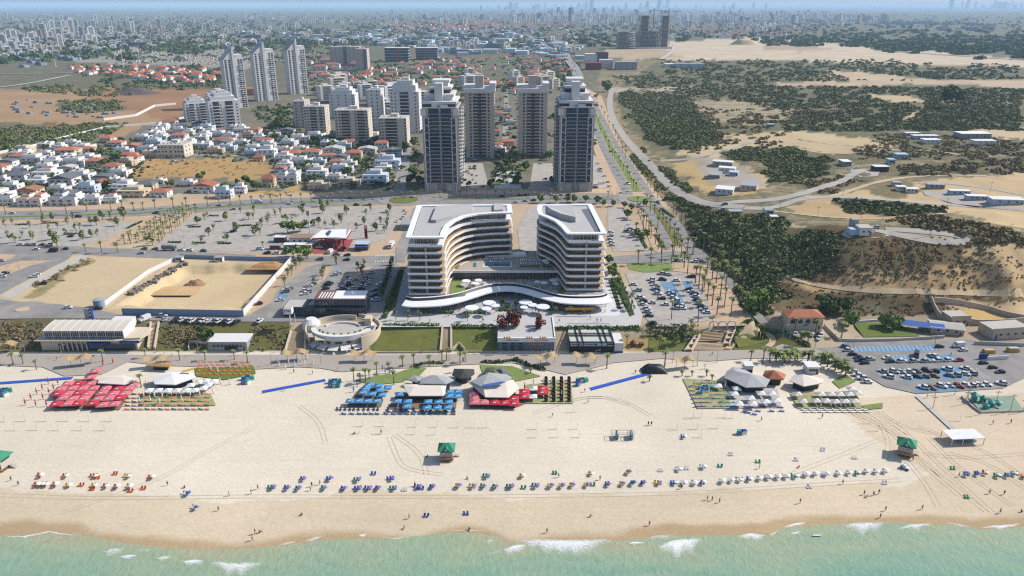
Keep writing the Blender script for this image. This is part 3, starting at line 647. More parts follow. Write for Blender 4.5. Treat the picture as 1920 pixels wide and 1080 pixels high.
for((x0,y0),(x1,y1),n_,L_)in(((385,438),(720,418),46,5),((345,452),(700,442),44,5),((420,412),(735,402),44,5),((0,438),(215,430),30,5),((1185,530),(1222,605),16,5),((1237,529),(1268,580),14,5),((600,560),(625,520),12,-5),((1150,420),(1205,455),14,5)):
 a=np.array(flat(x0,y0,Z));c=np.array(flat(x1,y1,Z));d=(c-a)/np.linalg.norm(c-a);nn=np.array([-d[1],d[0],0]);b=MB()
 for i in range(n_+1):
  p=a+(c-a)*i/n_;b.quad(*[(v[0],v[1],Z+.26)for v in((p-d*.09),(p+d*.09),(p+d*.09+nn*L_),(p-d*.09+nn*L_))])
 me=b.mesh('parking_lines',M_LINE)
 if me.polygons[0].normal.z<0:me.flip_normals()
 struct('parking_lines',me)
 # lawns on the embankment, draped
def slope(name,top,foot,m,lift=.12):
 b=MB()
 for i in range(len(top)-1):
  for t0,t1 in((0,.5),(.5,1)):
   f=lambda j,t:(top[j][0]*(1-t)+foot[j][0]*t,top[j][1]*(1-t)+foot[j][1]*t)
   b.quad(at(*f(i,t1),lift),at(*f(i+1,t1),lift),at(*f(i+1,t0),lift),at(*f(i,t0),lift))
 return struct(name,b.mesh(name,m))
slope('lawn',[(718,614),(760,615),(800,615),(826,615)],[(697,657),(750,659),(790,659),(826,659)],M_OLDL)
slope('lawn',[(850,620),(890,625),(930,627)],[(850,658),(890,660),(930,659)],M_OLDL)
slope('lawn',[(1216,633),(1240,640),(1285,636)],[(1216,660),(1240,660),(1282,658)],M_OLDL)
sheet('lawn',[(1600,606),(1680,604),(1725,630),(1620,632)],M_GRASS,None,.25)
sheet('lawn',[(1440,640),(1385,652),(1375,630),(1402,625)],M_OLDL,None,.2);sheet('lawn',[(1560,715),(1585,700),(1605,715),(1575,728)],M_LGRASS,ZL)
for q in([(740,700),(770,690),(800,690),(780,712),(745,712)],[(900,684),(960,686),(1015,705),(960,716),(905,700)],[(1615,760),(1655,755),(1655,765),(1622,768)],[(665,712),(730,700),(760,715),(700,722)]):sheet('lawn',q,M_LGRASS,ZL)
# ------------------------------------------------------------------ the hotel
M_HW=mat('hotel_white',(250,250,252),.45,.03,.3,spec=.4,k=.68);M_HR=mat('hotel_roof',(200,198,195),.8,.04,.1);M_WOOD=mat('hotel_wood',(214,176,128),.6,.12,.6)
M_HG=glassy('hotel_glass',(128,158,196),k=.7);M_HD=glassy('hotel_glass_dark',(108,92,76));M_DECK=mat('deck_stone',(200,186,172),.8,.08,.4);M_POOL=glassy('pool_water',(70,150,176),.08)  # both hotel glass colours are lightened, painting in the reflections of a lit front
M_DARK=mat('dark_metal',(52,54,58),.5,.1);M_RAIL=glassy('rail_glass',(150,170,188),.1);M_GREY=mat('grey_paint',(176,178,180),.6,.06)
def inset(P,d):
 n=len(P);a=sum(P[i-1][0]*P[i][1]-P[i][0]*P[i-1][1]for i in range(n));s=1 if a>0 else-1;o=[]
 for i in range(n):
  p0,p1,p2=Vector(P[i-1]).to_2d(),Vector(P[i]).to_2d(),Vector(P[(i+1)%n]).to_2d()
  e1=(p1-p0).normalized();e2=(p2-p1).normalized();n1=Vector((-e1.y,e1.x))*s;n2=Vector((-e2.y,e2.x))*s
  b=n1+n2;k=b.length
  b=b/k if k>1e-6 else n1;o.append(tuple(p1+b*min(d/max(b.dot(n1),.35),d*2.2)))
 return o
def chaikin(P,k=2):
 for _ in range(k):
  Q=[]
  for i in range(len(P)):
   a,b=P[i],P[(i+1)%len(P)]
   Q+=[(a[0]*.75+b[0]*.25,a[1]*.75+b[1]*.25),(a[0]*.25+b[0]*.75,a[1]*.25+b[1]*.75)]
  P=Q
 return P
def tight(P,ref,d=2.4):
 Q=[];n=len(P)
 for i,p in enumerate(P):
  a,c,q=Vector(P[i-1]),Vector(P[(i+1)%n]),Vector(p);ra,rc,rq=Vector(ref[i-1]),Vector(ref[(i+1)%n]),Vector(ref[i])
  if(ra-rq).length>9:Q.append(tuple(q+(a-q).normalized()*min(d,(a-q).length*.3)))
  Q.append(tuple(p))
  if(rc-rq).length>9:Q.append(tuple(q+(c-q).normalized()*min(d,(c-q).length*.3)))
 return Q
def ring(b,O,I,z0,z1):
 """a flat ring between two matching outlines"""
 n=len(O)
 for i in range(n):
  j=(i+1)%n
  b.quad((*O[i],z1),(*O[j],z1),(*I[j],z1),(*I[i],z1));b.quad((*O[i],z0),(*I[i],z0),(*I[j],z0),(*O[j],z0))
  b.quad((*O[i],z0),(*O[j],z0),(*O[j],z1),(*O[i],z1));b.quad((*I[j],z0),(*I[i],z0),(*I[i],z1),(*I[j],z1))
def ccw(P):return P if sum(P[i-1][0]*P[i][1]-P[i][0]*P[i-1][1]for i in range(len(P)))>0 else P[::-1]
HOT=thing('hotel_building','white curved hotel of two wings with rounded floor bands around a pool courtyard','hotel',(0,349,ZU))
HO=Vector((0,349,ZU))
def hp(name,b,*m):o=ob(name,b.mesh(name,*m),HOT);o.matrix_parent_inverse=Matrix.Translation(-HO);return o
ZR=43.8
hz=lambda x,y:(740+x*.21875,370+y*.21875)
def outl(pts,z,base=None):return[tuple(np.array(plane(*hz(*p),z)))for p in pts]
LW=outl([(190,66),(1000,58),(1012,132),(850,136),(700,147),(600,166),(520,202),(470,242),(442,290),(428,345),(92,345)],ZR)
RW=outl([(1225,62),(1690,56),(1822,312),(1478,312),(1455,288),(1425,250),(1370,202),(1290,166),(1232,146),(1218,100)],ZR)
FZ=[39.4,36.0,32.4,28.8,25.2,21.6,18.0,14.4]
for wing,P in enumerate((LW,RW)):
 P=ccw(P);OI=lambda d:chaikin(tight(inset(P,d)if d else P,P),2);O=OI(0)
 b=MB();ring(b,O,OI(2.7),43.1,43.9);hp('roof_canopy',b,M_HW)
 I=OI(3.1);hp('roof',MB().prism(I,42.6,43.3),M_HR)
 pg=OI(3.6);b=MB();b.prism(pg,39.9,42.6,True,False)
 b.m=1
 q=OI(3.3);L_=len(q)
 for i in range(L_):
  a,c=Vector(q[i]),Vector(q[(i+1)%L_]);n=max(int((c-a).length/1.5),1)
  for k in range(n):p=a.lerp(c,k/n);b.box(p.x-.07,p.x+.07,p.y-.07,p.y+.07,39.9,43.1)
 hp('penthouse_glazing',b,M_HD,M_HW)
 for f,z in enumerate(FZ):
  OO=OI(.9)if f==0 else O
  hp('floor_band',MB().prism(OO,z-.75,z+(.45 if f==0 else .25)),M_HW)
  if f==len(FZ)-1 and wing==1:pass
  nz=FZ[f-1]-.75 if f else 39.9
  if f:
   hp('balcony_deck',MB().prism(OI(.45),z+.25,z+.29),M_WOOD)
   g=OI(2.1);b=MB();b.prism(g,z+.25,z+1.75,False,False);b.m=1;b.prism(g,z+1.75,nz,False,False);b.m=2
   for i in range(len(g)):
    a,c=Vector(g[i]),Vector(g[(i+1)%len(g)]);ln=(c-a).length;n=max(int(ln/1.6),1)
    for k in range(n):p=a.lerp(c,k/n);b.box(p.x-.05,p.x+.05,p.y-.05,p.y+.05,z+.25,nz)
   hp('glazing',b,M_HD,M_HG,M_DARK)
   xs=[p[0]for p in O];y0=min(p[1]for p in O);cx=(min(p[0]for p in O if p[1]<y0+1)+max(p[0]for p in O if p[1]<y0+1))/2
   hp('balcony_divider',MB().box(cx-.5,cx+.5,y0+.3,y0+2.1,z+.25,nz),M_GREY)
   r=OI(.3);rb=MB()
   rb.prism(r,z+.25,z+1.15,False,False);hp('balcony_rail',rb,M_RAIL)if f in()else None
   # roof rooms
for(pts,h)in(([(360,95),(560,85),(670,80),(665,120),(560,160),(490,185),(355,220),(310,215)],1.6),([(850,70),(930,70),(930,120),(850,128)],1.2)):
 W_=outl(pts,43.3);hp('roof_room',MB().prism(W_,43.3,43.3+h),M_HR)
hp('roof_hatch',MB().prism(outl([(388,330),(398,265),(430,240),(415,328)],43.3),43.31,43.36),M_KERB)
W_=outl([(1300,80),(1530,80),(1550,215),(1420,185),(1345,150),(1310,130)],43.3);hp('roof_room',MB().prism(W_,43.3,[43.6,46.3,46.3,46.2,44.6,43.8]),M_HR)
hp('roof_hatch',MB().prism(outl([(1600,105),(1660,95),(1775,298),(1718,298)],43.3),43.31,43.35),mat('roof_slate',(120,124,134),.8))
# podium, pool deck and canopy
ZD,ZT=18.0,13.0
YD=float(plane(960,508,ZD)[1])
def hx_(px,py,z):return float(plane(px,py,z)[0])
dk=[plane(848,508,ZD),plane(1056,508,ZD),plane(1056,470,ZD),plane(848,470,ZD)]
dk=[(float(a),float(b_))for a,b_ in dk]
b=MB().prism(dk,ZD-.5,ZD);hp('pool_deck',b,M_DECK)
hp('deck_edge',MB().box(dk[0][0],dk[1][0],YD-.5,YD,ZD-.9,ZD+.35),M_HW)
b=MB().box(dk[0][0],dk[1][0],YD+1.2,YD+1.5,ZT,ZD-.9);b.m=1
for i in range(34):x=dk[0][0]+(dk[1][0]-dk[0][0])*i/33;b.box(x-.08,x+.08,YD+1.05,YD+1.2,ZT,ZD-.9)
hp('courtyard_glazing',b,M_HD,M_GREY)
def deckpoly(name,pts,m,h,z=ZD):hp(name,MB().prism(outl(pts,z),z-.02,z+h),m)
deckpoly('pool_rim',[(752,598),(770,548),(1000,548),(1006,598)],M_HW,.14);deckpoly('pool',[(768,592),(782,554),(990,554),(994,592)],M_POOL,.18)
deckpoly('whirlpool',[(672,598),(678,562),(700,562),(700,598)],M_POOL,.12)
deckpoly('garden_wall',[(698,520),(700,488),(1120,482),(1128,510)],M_HW,1.2);deckpoly('deck_lawn',[(500,612),(500,520),(600,500),(680,480),(640,520),(570,560),(545,612)],M_LGRASS,.25)
deckpoly('deck_lawn',[(1070,600),(1075,585),(1240,585),(1240,600)],M_GRASS,.2);deckpoly('deck_lawn',[(560,490),(700,460),(1060,445),(1150,470),(1120,480),(700,486),(640,500)],M_LGRASS,.3)
deckpoly('deck_lawn',[(1270,600),(1300,480),(1400,520),(1430,600)],M_GRASS,.2)
# terrace between the wings and the wave canopy
cf=[(60,925),(120,938),(300,935),(430,925),(560,895),(700,850),(820,812),(960,796),(1080,810),(1200,845),(1330,885),(1450,908),(1600,915),(1780,915),(1850,900),(1865,880)]
cb=[(95,880),(140,896),(300,890),(440,875),(560,850),(690,805),(820,770),(960,760),(1090,772),(1220,808),(1350,850),(1460,868),(1600,872),(1760,866),(1815,850),(1825,838)]
ca=[(95,862),(145,878),(300,872),(440,858),(560,833),(690,790),(820,757),(960,747),(1090,759),(1220,795),(1350,838),(1460,857),(1600,862),(1750,857),(1805,845),(1815,828)]
sm=lambda q:[tuple(v)for v in smooth_pts(q,2)]
Fp,Bp,Ap=outl(sm(cf),ZT),outl(sm(cb),ZT),outl(sm(ca),ZT+.5)
b=MB();n=len(Fp)
for i in range(n-1):
 A,B,C_,D_=Fp[i],Fp[i+1],Bp[i+1],Bp[i]
 b.quad((*A,ZT),(*B,ZT),(*C_,ZT+.3),(*D_,ZT+.3));b.quad((*A,ZT-.6),(*B,ZT-.6),(*B,ZT),(*A,ZT));b.quad((*B,ZT-.6),(*A,ZT-.6),(*D_,ZT-.6),(*C_,ZT-.6))
hp('wave_canopy',b,M_HW)
b=MB()
for i in range(n-1):b.quad((*Bp[i],ZT+.25),(*Bp[i+1],ZT+.25),(*Ap[i+1],ZT+1.25),(*Ap[i],ZT+1.25))
hp('terrace_parapet',b,M_DARK)
b=MB()
Cp=[(p[0],p[1]+1.3)for p in Ap]
for i in range(n-1):b.quad((*Ap[i],ZT+1.27),(*Ap[i+1],ZT+1.27),(*Cp[i+1],ZT+1.27),(*Cp[i],ZT+1.27));b.quad((*Cp[i+1],ZT),(*Cp[i],ZT),(*Cp[i],ZT+1.27),(*Cp[i+1],ZT+1.27))
hp('terrace_coping',b,M_HW)
hp('terrace',MB().prism([(p[0],p[1])for p in Cp]+[(dk[1][0]+22,YD+1.2),(dk[0][0]-22,YD+1.2)],ZT-.3,ZT),M_DECK)
hp('terrace_paving',MB().prism(outl([(560,740),(700,735),(860,722),(1200,722),(1330,705),(1180,760),(1050,735),(900,732),(760,760),(600,790)],ZT),ZT,ZT+.05),M_PLAZA)
hp('terrace_lawn',MB().prism(outl([(466,870),(490,705),(590,705),(560,760),(640,790),(600,850)],ZT),ZT,ZT+.3),M_LGRASS)
hp('terrace_lawn',MB().prism(outl([(1400,810),(1440,740),(1480,800),(1440,830)],ZT),ZT,ZT+.3),M_GRASS)
for side,P in((0,LW),(1,RW)): # ground storey shops behind the canopy
 y0=min(p[1]for p in P);xs=[p[0]for p in P if p[1]<y0+2]
sh=[(p[0],p[1]+3.2)for p in Bp]
b=MB();b.m=0
for i in range(n-1):b.quad((*sh[i],ZU),(*sh[i+1],ZU),(*sh[i+1],ZT-.9),(*sh[i],ZT-.9))
b.m=1
for i in range(0,n-1):
 p=sh[i];b.box(p[0]-.12,p[0]+.12,p[1]-.3,p[1]-.05,ZU,ZT-.9)
hp('shop_front',b,M_HD,M_DARK)
for i in range(2,n-2,5):p=Fp[i];q=sh[i];hp('canopy_column',MB().frus(p[0]*.4+q[0]*.6,p[1]*.4+q[1]*.6,ZU,ZT-.9,.25,.25,8),M_WHITE)
c=flat(*hz(1585,958),ZU+3);hp('shop_sign',MB().box(c.x-7,c.x+7,c.y-1.5,c.y-1.2,ZU+3.0,ZU+4.1),mat('sign_amber',(226,150,40),.6))
# planters in front
for(x,y,w_)in((150,985,120),(560,1000,150),(960,945,70),(1380,980,140),(1560,985,170)):
 c=flat(*hz(x,y),ZU);f=w_*.21875*c.length/1400;hp('planter',MB().box(c.x-f/2,c.x+f/2,c.y-1.2,c.y+1.2,ZU,ZU+.5),M_CONC)
 # ------------------------------------------------------------------ towers and blocks
M_TB=mat('tower_beige',(214,200,190),.85,.06,.15);M_TW=mat('tower_white',(244,242,240),.8,.05,.15,rnd=.04);M_TC=mat('tower_cream',(236,224,206),.85,.06,.2,rnd=.05);M_TP=mat('tower_pink',(216,202,190),.85,.06,.2)
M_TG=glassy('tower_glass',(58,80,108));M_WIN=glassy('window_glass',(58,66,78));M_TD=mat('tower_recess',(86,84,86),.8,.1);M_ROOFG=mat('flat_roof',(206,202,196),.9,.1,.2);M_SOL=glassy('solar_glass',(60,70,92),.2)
M_RED=mat('red_tiles',(196,122,92),.85,.14,.5,rnd=.14);M_RED2=mat('brown_tiles',(176,120,90),.85,.14,.5,rnd=.1);M_HWH=mat('house_white',(248,246,243),.85,.05,.4,rnd=.06);M_HTAN=mat('house_tan',(232,212,178),.85,.06,.4,rnd=.06);M_HBL=mat('house_blue_white',(222,234,246),.85,.04,.4)
M_GRR=mat('grey_roof',(120,122,128),.8,.1,.3)
def base(pl,pr,row):
 a,b=flat(pl,row,ZU),flat(pr,row,ZU);return a.x,b.x,a.y
def child(t,name,b,*m):o=ob(name,b.mesh(name,*m),t);return o
def grand_tower(label,pl,pr,row,rtop,rcrown,depth,side):
 x0,x1,Y=base(pl,pr,row);H=ztop(Y,rtop)-ZU;HC_=ztop(Y+depth*.55,rcrown)-ZU;w_=x1-x0
 t=thing('residential_tower',label,'tower',((x0+x1)/2,Y,ZU));hw=w_/2;nf=20;fh=(H-9)/nf
 child(t,'body',MB().box(-hw,-hw*.25,0,depth,0,H).box(hw*.25,hw,0,depth,0,H).box(-hw*.25,hw*.25,1.2,depth-1,0,H),M_TB)
 child(t,'glass_front',MB().box(-hw*.62,-hw*.06,-.25,0,7,H).box(hw*.06,hw*.62,-.25,0,7,H),M_TG);child(t,'stair_core',MB().box(-hw*.05,hw*.05,-.5,1.0,0,H+3),M_GREY)
 wm=MB().box(-1.7,1.7,-.3,.0,.0,fh*2*.94);fm=MB()
 for q in((-1.9,1.9,-.6,0,-.35,.1),(-1.9,1.9,-.6,0,fh*2*.94-.1,fh*2*.94+.3),(-2.1,-1.4,-.6,0,0,fh*2*.94),(1.4,2.1,-.6,0,0,fh*2*.94)):fm.box(*q)
 wm=wm.mesh('window',M_WIN);fm=fm.mesh('window_frame',M_HW)
 for s in(-1,1):
  for k in range(9):o=ob('window',wm,t,(s*hw*.76,0,7.5+k*fh*2));ob('window_frame',fm,o)
  child(t,'window_bay',MB().box(s*hw*.98-3.2,s*hw*.98+1.0 if s>0 else s*hw*.98+3.2,-.5,1,H-2*fh,H-.5)if s>0 else MB().box(-hw-1,-hw+3.2,-.5,1,H-2*fh,H-.5),M_WHITE)
  child(t,'column',MB().box(s*hw*.82-.5,s*hw*.82+.5,-.7,-.1,0,7.2),M_WHITE)
 bm_=MB().box(-hw*.3,hw*.3,-1.5,0,0,.22);bm_.m=1;bm_=bm_.box(-hw*.3,hw*.3,-1.5,-1.42,.22,.9).mesh('balcony',M_TW,M_TG)
 sb=MB().box(0,2.6,0,9,0,.22).box(2.5,2.6,0,9,.22,1.1).box(0,2.6,0,.1,.22,1.1).mesh('balcony',M_TW)
 for k in range(nf):
  z=7.5+k*fh
  for s in(-1,1):ob('balcony',bm_,t,(s*hw*.36,-.2,z))
 for k in range(nf+1):
  for j,yy in enumerate((3,21)):
   if yy+9<depth and(len([1 for c_ in t.children if c_.name.startswith('balcony')])<99):ob('balcony',sb,t,(side*hw,yy if side>0 else yy+9,6+k*fh),0 if side>0 else math.pi)
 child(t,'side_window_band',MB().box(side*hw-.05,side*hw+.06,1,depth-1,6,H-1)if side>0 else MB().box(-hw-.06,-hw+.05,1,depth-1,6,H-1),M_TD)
 child(t,'parapet',MB().box(-hw*.95,hw*.95,-.4,.2,H,H+.9),M_WHITE)
 z=H;cw=(.98,.8,.62,.5);st=(HC_-H)/4
 for k in range(4):
  b=MB().box(-hw*cw[k],hw*(cw[k]-.12),2.5+k*depth*.16,depth-k,z,z+st*.62);b.m=1;b.box(-hw*cw[k]-.5,hw*(cw[k]-.08)+.5,1.8+k*depth*.16,depth-k+.5,z+st*.62,z+st);child(t,'penthouse',b,M_TD if k%2==0 else M_TW,M_WHITE);z+=st
 child(t,'roof_wing',MB().box(-hw*.45,-hw*.02,1,9,H,H+3.4).box(hw*.02,hw*.45,1,9,H,H+2.6),M_TW);child(t,'lift_core',MB().box(-hw*.3,hw*.15,6,14,H,HC_-1),M_TW)
 return t
grand_tower('front tall tower of dark glass with white window frames, standing left of the paved forecourt',797,862,360,203,150,42,1)
grand_tower('front tall tower of dark glass with white window frames, standing beside the palm boulevard',1046,1110,359,202,147,42,-1)
def beige_tower(label,pl,pr,row,rtop,rcore):
 x0,x1,Y=base(pl,pr,row);H=ztop(Y,rtop)-ZU;w_=x1-x0;hw=w_/2;D=34
 t=thing('residential_tower',label,'tower',((x0+x1)/2,Y,ZU));nf=20;fh=H/nf
 child(t,'body',MB().box(-hw,-hw*.45,0,D,0,H).box(hw*.45,hw,0,D,0,H).box(-hw*.45,hw*.45,2.2,D-1,0,H),M_TP)
 wm=MB().box(-.9,.9,-.12,.3,0,1.7).mesh('window',M_WIN);bb=MB().box(-hw*.45,hw*.45,.3,2.2,0,.3).box(-hw*.45,-hw*.12,.3,.45,.3,1.2).box(hw*.12,hw*.45,.3,.45,.3,1.2).mesh('balcony',M_TP)
 sm_=MB().box(-.12,.3,-1.2,1.2,0,1.6).mesh('window',M_WIN);sb=MB().box(0,2,-1.8,1.8,-.6,-.3).box(1.9,2,-1.8,1.8,-.3,.5).mesh('balcony',M_TW)
 for k in range(nf):
  z=1+k*fh
  for s in(-1,1):ob('window',wm,t,(s*hw*.63,0,z))
  if k:ob('balcony',bb,t,(0,0,k*fh))
  for s in(-1,1):
   ob('window',sm_,t,(s*hw,8,z));ob('balcony',sb,t,(s*hw,20,z),0 if s>0 else math.pi)
 child(t,'stair_column',MB().box(-.5,.5,.8,2.3,0,H),M_TD);child(t,'recess_glass',MB().box(-hw*.44,hw*.44,2.05,2.3,1,H-1),M_TG)
 hc_=ztop(Y+14,rcore)-ZU
 child(t,'roof_storey',MB().box(-hw*1.1,hw*1.08,3,D,H,H+4.2).box(hw*.7,hw*1.12,4,D-4,H+4.2,H+9).box(-hw*1.12,-hw*.3,8,D-4,H+4.2,H+6.5),M_TW);child(t,'lift_core',MB().box(-hw*.3,hw*.26,8,18,H,hc_),M_TB);child(t,'parapet',MB().box(-hw*1.02,hw*1.02,-.2,.2,H,H+1),M_TP)
beige_tower('rear beige tower with a dark central balcony recess, behind the left glass tower',874,927,296,175,141);beige_tower('rear beige tower with a dark central balcony recess, nearer the palm boulevard',972,1025,296,175,141)
def block(label,pl,pr,row,rtop,depth,m,nf,cols,strips=(),step=0,name='apartment_block',roof=True,rz=0.,cat='apartment block',side=1):
 """a block of flats: wall mass, one window object per opening, balcony per floor in each strip (fractions of the width)"""
 x0,x1,Y=base(pl,pr,row);H=ztop(Y,rtop)-ZU;hw=(x1-x0)/2;t=thing(name,label,cat,((x0+x1)/2,Y,ZU),rz);fh=H/nf
 child(t,'wall',MB().box(-hw,hw,0,depth,0,H)if not step else MB().box(-hw,hw,0,depth,0,H*.8).box(-hw*.8,hw*.8,2,depth,H*.8,H*.92).box(-hw*.5,hw*.6,4,depth,H*.92,H),m)
 wm=MB().box(-.8,.8,-.1,.2,0,1.5).mesh('window',M_WIN);n=0
 for k in range(nf if not step else int(nf*.8)):
  z=k*fh+fh*.3
  for c_ in cols:
   if n<96:ob('window',wm,t,(c_*hw,0,z));n+=1
  for s in strips:
   bw=hw*s[1];
   if n<140:ob('balcony',MB().box(-bw,bw,-1.4,.05,0,.25).box(-bw,bw,-1.4,-1.3,.25,1.0).mesh('balcony',m),t,(s[0]*hw,0,k*fh+.1));n+=1
  if side:
   for yy in((.25,.6)if n<130 else()):ob('window',wm,t,(side*hw,depth*yy,z),side*math.pi/2)
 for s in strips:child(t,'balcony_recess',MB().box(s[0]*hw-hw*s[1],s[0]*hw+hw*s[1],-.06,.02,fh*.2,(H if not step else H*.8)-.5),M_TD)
 if roof:
  child(t,'roof',MB().box(-hw+.4,hw-.4,.4,depth-.4,H,H+.15)if not step else MB().box(-hw*.48,hw*.58,4.5,depth-.5,H,H+.2),M_ROOFG)
  b=MB()
  for k in range(5):b.box(-hw*.7+k*hw*.3,-hw*.7+k*hw*.3+1.6,depth*.3,depth*.3+1.2,H+.15,H+1.3)
  child(t,'roof_tank',b,M_WHITE);child(t,'stair_house',MB().box(-hw*.2,hw*.3,depth*.45,depth*.75,H+.1,H+3.2),m)
 return t
cB=(-.85,-.55,.0,.5,.85);sB=((-.28,.16),(.28,.16))
block('cream mid-rise block with dark balconies, left of the pair below the three white towers',573,613,258,200,22,M_TC,11,(-.85,-.62,.9),((-.1,.3),(.6,.14)),0)
block('cream mid-rise block with dark balconies, right of the pair beside the stepped white building',631,693,268,207,24,M_TC,11,(-.9,-.7,.25,.9),((-.35,.25),(.58,.22)),0)
block('grey shaded slab of flats behind the cream pair',553,575,240,190,26,M_TP,9,(-.5,.5),(),0)
block('low cream block with curved balcony bands in front of the stepped white building',712,764,274,222,26,M_TC,9,(-.9,-.72,.9),((-.1,.42),),0)
block('tall white stepped building with balcony bands behind the low cream block',734,788,250,152,26,M_TW,15,(-.85,-.6,.75),((0,.3),),1)
block('narrow white slab block left of the stepped white building',694,718,248,168,24,M_TW,12,(-.4,.4),(),0)
block('white terraced block with rounded corner behind the cream pair',620,668,222,165,24,M_TW,10,(-.8,-.3,.3,.8),(),1)
block('white terraced apartment house nearest the open land, left of two',352,392,228,185,26,M_TW,9,(-.8,.1),((-.4,.2),(.55,.25)),1,'apartment_block',True,R(28))
block('white terraced apartment house below the three slanted towers, right of two',398,452,240,176,28,M_TW,11,(-.85,-.2,.85),((-.5,.2),(.35,.25)),1,'apartment_block',True,R(28))
block('white block of flats with many balconies behind the left terraced house',394,440,218,172,24,M_TW,8,(-.7,0,.7),(),1,'apartment_block',True,R(28))
block('long pale pink apartment slab among the red roofs',620,676,122,88,30,M_TP,12,(-.9,-.6,-.3,.3,.6,.9),((0,.12),),0)
block('pale pink apartment wing joined to the long slab',668,690,132,92,30,M_TP,12,(-.6,.2),((.6,.2),),0)
for i,(pl,pr,r,rt)in enumerate(((722,766,116,90),(780,820,112,90))):
 x0,x1,Y=base(pl,pr,r);H=ztop(Y,rt)-ZU;hw=(x1-x0)/2;t=thing('office_building',('glass office with white floor lines and an orange stripe, left of two','glass office with white floor lines and an orange stripe, right of two')[i],'office',((x0+x1)/2,Y,ZU))
 child(t,'glass_body',MB().box(-hw,hw,0,40,0,H),M_TG);b=MB()
 for k in range(6):b.box(-hw-.3,hw+.3,-.4,40.3,H*k/5-.5,H*k/5+.5)
 child(t,'floor_lines',b,M_WHITE);child(t,'orange_stripe',MB().box(-1.5,1.5,-.6,-.4,0,H),mat('orange_paint',(206,110,60)))
def slant_tower(label,pl,pr,row,rshoulder,rpeak):
 x0,x1,Y=base(pl,pr,row);h1=ztop(Y,rshoulder)-ZU;h2=ztop(Y+8,rpeak)-ZU;hw=(x1-x0)*.38;t=thing('residential_tower',label,'tower',((x0+x1)/2,Y,ZU));D=22
 x=[-hw,-hw*.1,hw*.35,hw]
 child(t,'body',MB().prism([(x[0],0),(x[1],0),(x[1],D),(x[0],D)],0,[h1,h1+(h2-h1)*.75,h1+(h2-h1)*.75,h1]),M_TW)
 child(t,'white_fin',MB().prism([(x[1],-1.2),(x[1]+hw*.2,-1.2),(x[1]+hw*.2,D),(x[1],D)],0,[h2-4,h2,h2,h2-4]),M_TW)
 child(t,'white_wing',MB().box(x[1]+hw*.2,x[3],1,D-2,0,h1+(h2-h1)*.15).box(x[2],x[3]-.3,1.3,D-2.3,h1+(h2-h1)*.15,h1+(h2-h1)*.35),M_TW);t.rotation_euler=(0,0,R(33))
 child(t,'slanted_roof',MB().prism([(x[0],1),(x[1],1),(x[1],D-1),(x[0],D-1)],[h1+.1,h1+(h2-h1)*.75+.1]+[h1+(h2-h1)*.75+.1,h1+.1],[h1+1,h1+(h2-h1)*.75+1,h1+(h2-h1)*.75+1,h1+1]),M_SOL)
 wm=MB().box(-1.3,1.3,-.15,.2,0,2.0).mesh('window',M_WIN);nf=24;fh=h1/nf;fb=MB().box(-hw*.22,hw*.22,-1.4,.9,0,.25).box(-hw*.22,hw*.22,-1.4,-1.25,.25,1.2).mesh('balcony',M_TW);sb=MB().box(0,1.6,-3,3,0,.25).box(1.5,1.6,-3,3,.25,1.1).mesh('balcony',M_TW)
 for k in range(nf):
  z=k*fh+1
  for q in(-.78,-.4,.55,.82):
   if k<24:ob('window',wm,t,(q*hw,1 if q>0 else 0,z))
  if 3<k<22 and k%6!=0:ob('balcony',fb,t,(hw*(.7 if k%3 else .58),1,z-.6))
  if 4<k<20 and k%5!=0:ob('balcony',sb,t,(hw,10,z))
slant_tower('tall white tower with a slanted glass roof, left of three alike',425,472,203,112,85);slant_tower('tall white tower with a slanted glass roof, middle of three alike',479,529,189,100,77);slant_tower('tall white tower with a slanted glass roof, right of three alike',541,585,176,94,71)
# the towers under construction
def frame_tower(t,x0,x1,y0,y1,z0,z1,name):
 b=MB();n=max(int((z1-z0)/4),2);fh=(z1-z0)/n
 for k in range(n+1):b.box(x0,x1,y0,y1,z0+k*fh-.4,z0+k*fh+.4)
 o=child(t,name,b,M_CONC);b=MB();nx=max(int((x1-x0)/7),2)
 for i in range(nx+1):
  for yy in(y0+.5,(y0+y1)/2,y1-.5):x=x0+.5+(x1-x0-1)*i/nx;b.box(x-.5,x+.5,yy-.5,yy+.5,z0,z1)
 child(t,'column_grid',b,M_CONC);child(t,'core_wall',MB().box(x0+(x1-x0)*.25,x0+(x1-x0)*.75,y0+6,y1-4,z0,z1),M_TD)
x0,x1,Y=base(1194,1240,91);t=thing('unfinished_tower','bare concrete tower under construction on the open plain with red cranes','tower',((x0+x1)/2,Y,ZU));hw=(x1-x0)/2;zz=lambda r:ztop(Y,r)-ZU;k_=hw*2/46
frame_tower(t,-hw,hw*.95,0,60,0,zz(59),'podium_floor');frame_tower(t,-hw*.82,hw*.1,6,50,zz(59),zz(29),'tower_floor');frame_tower(t,hw*.98,hw*1.65,4,50,0,zz(29),'tower_floor')
child(t,'hoarding',MB().box(-hw*1.3,hw*1.8,-14,-13,0,6),M_WHITE)
for i,(px,rt,nm)in enumerate(((1228,16,'red tower crane behind the bare concrete tower, left of two'),(1256,17,'red tower crane behind the bare concrete tower, right of two'))):
 X=flat(px,91,ZU).x;t2=thing('tower_crane',nm,'crane',(X,Y+62,ZU));H=ztop(Y+62,rt)-ZU;MC=mat('crane_red',(206,96,76))
 child(t2,'mast',MB().box(-1.2,1.2,-1.2,1.2,0,H),MC);child(t2,'jib',MB().box(-16,44,-.8,.8,H-8,H-6.4),MC);child(t2,'tie',MB().bar((0,0,H),(30,0,H-6.5),.5).bar((0,0,H),(-14,0,H-6.5),.5),MC);child(t2,'counterweight',MB().box(-16,-11,-1.5,1.5,H-12,H-8),M_CONC)
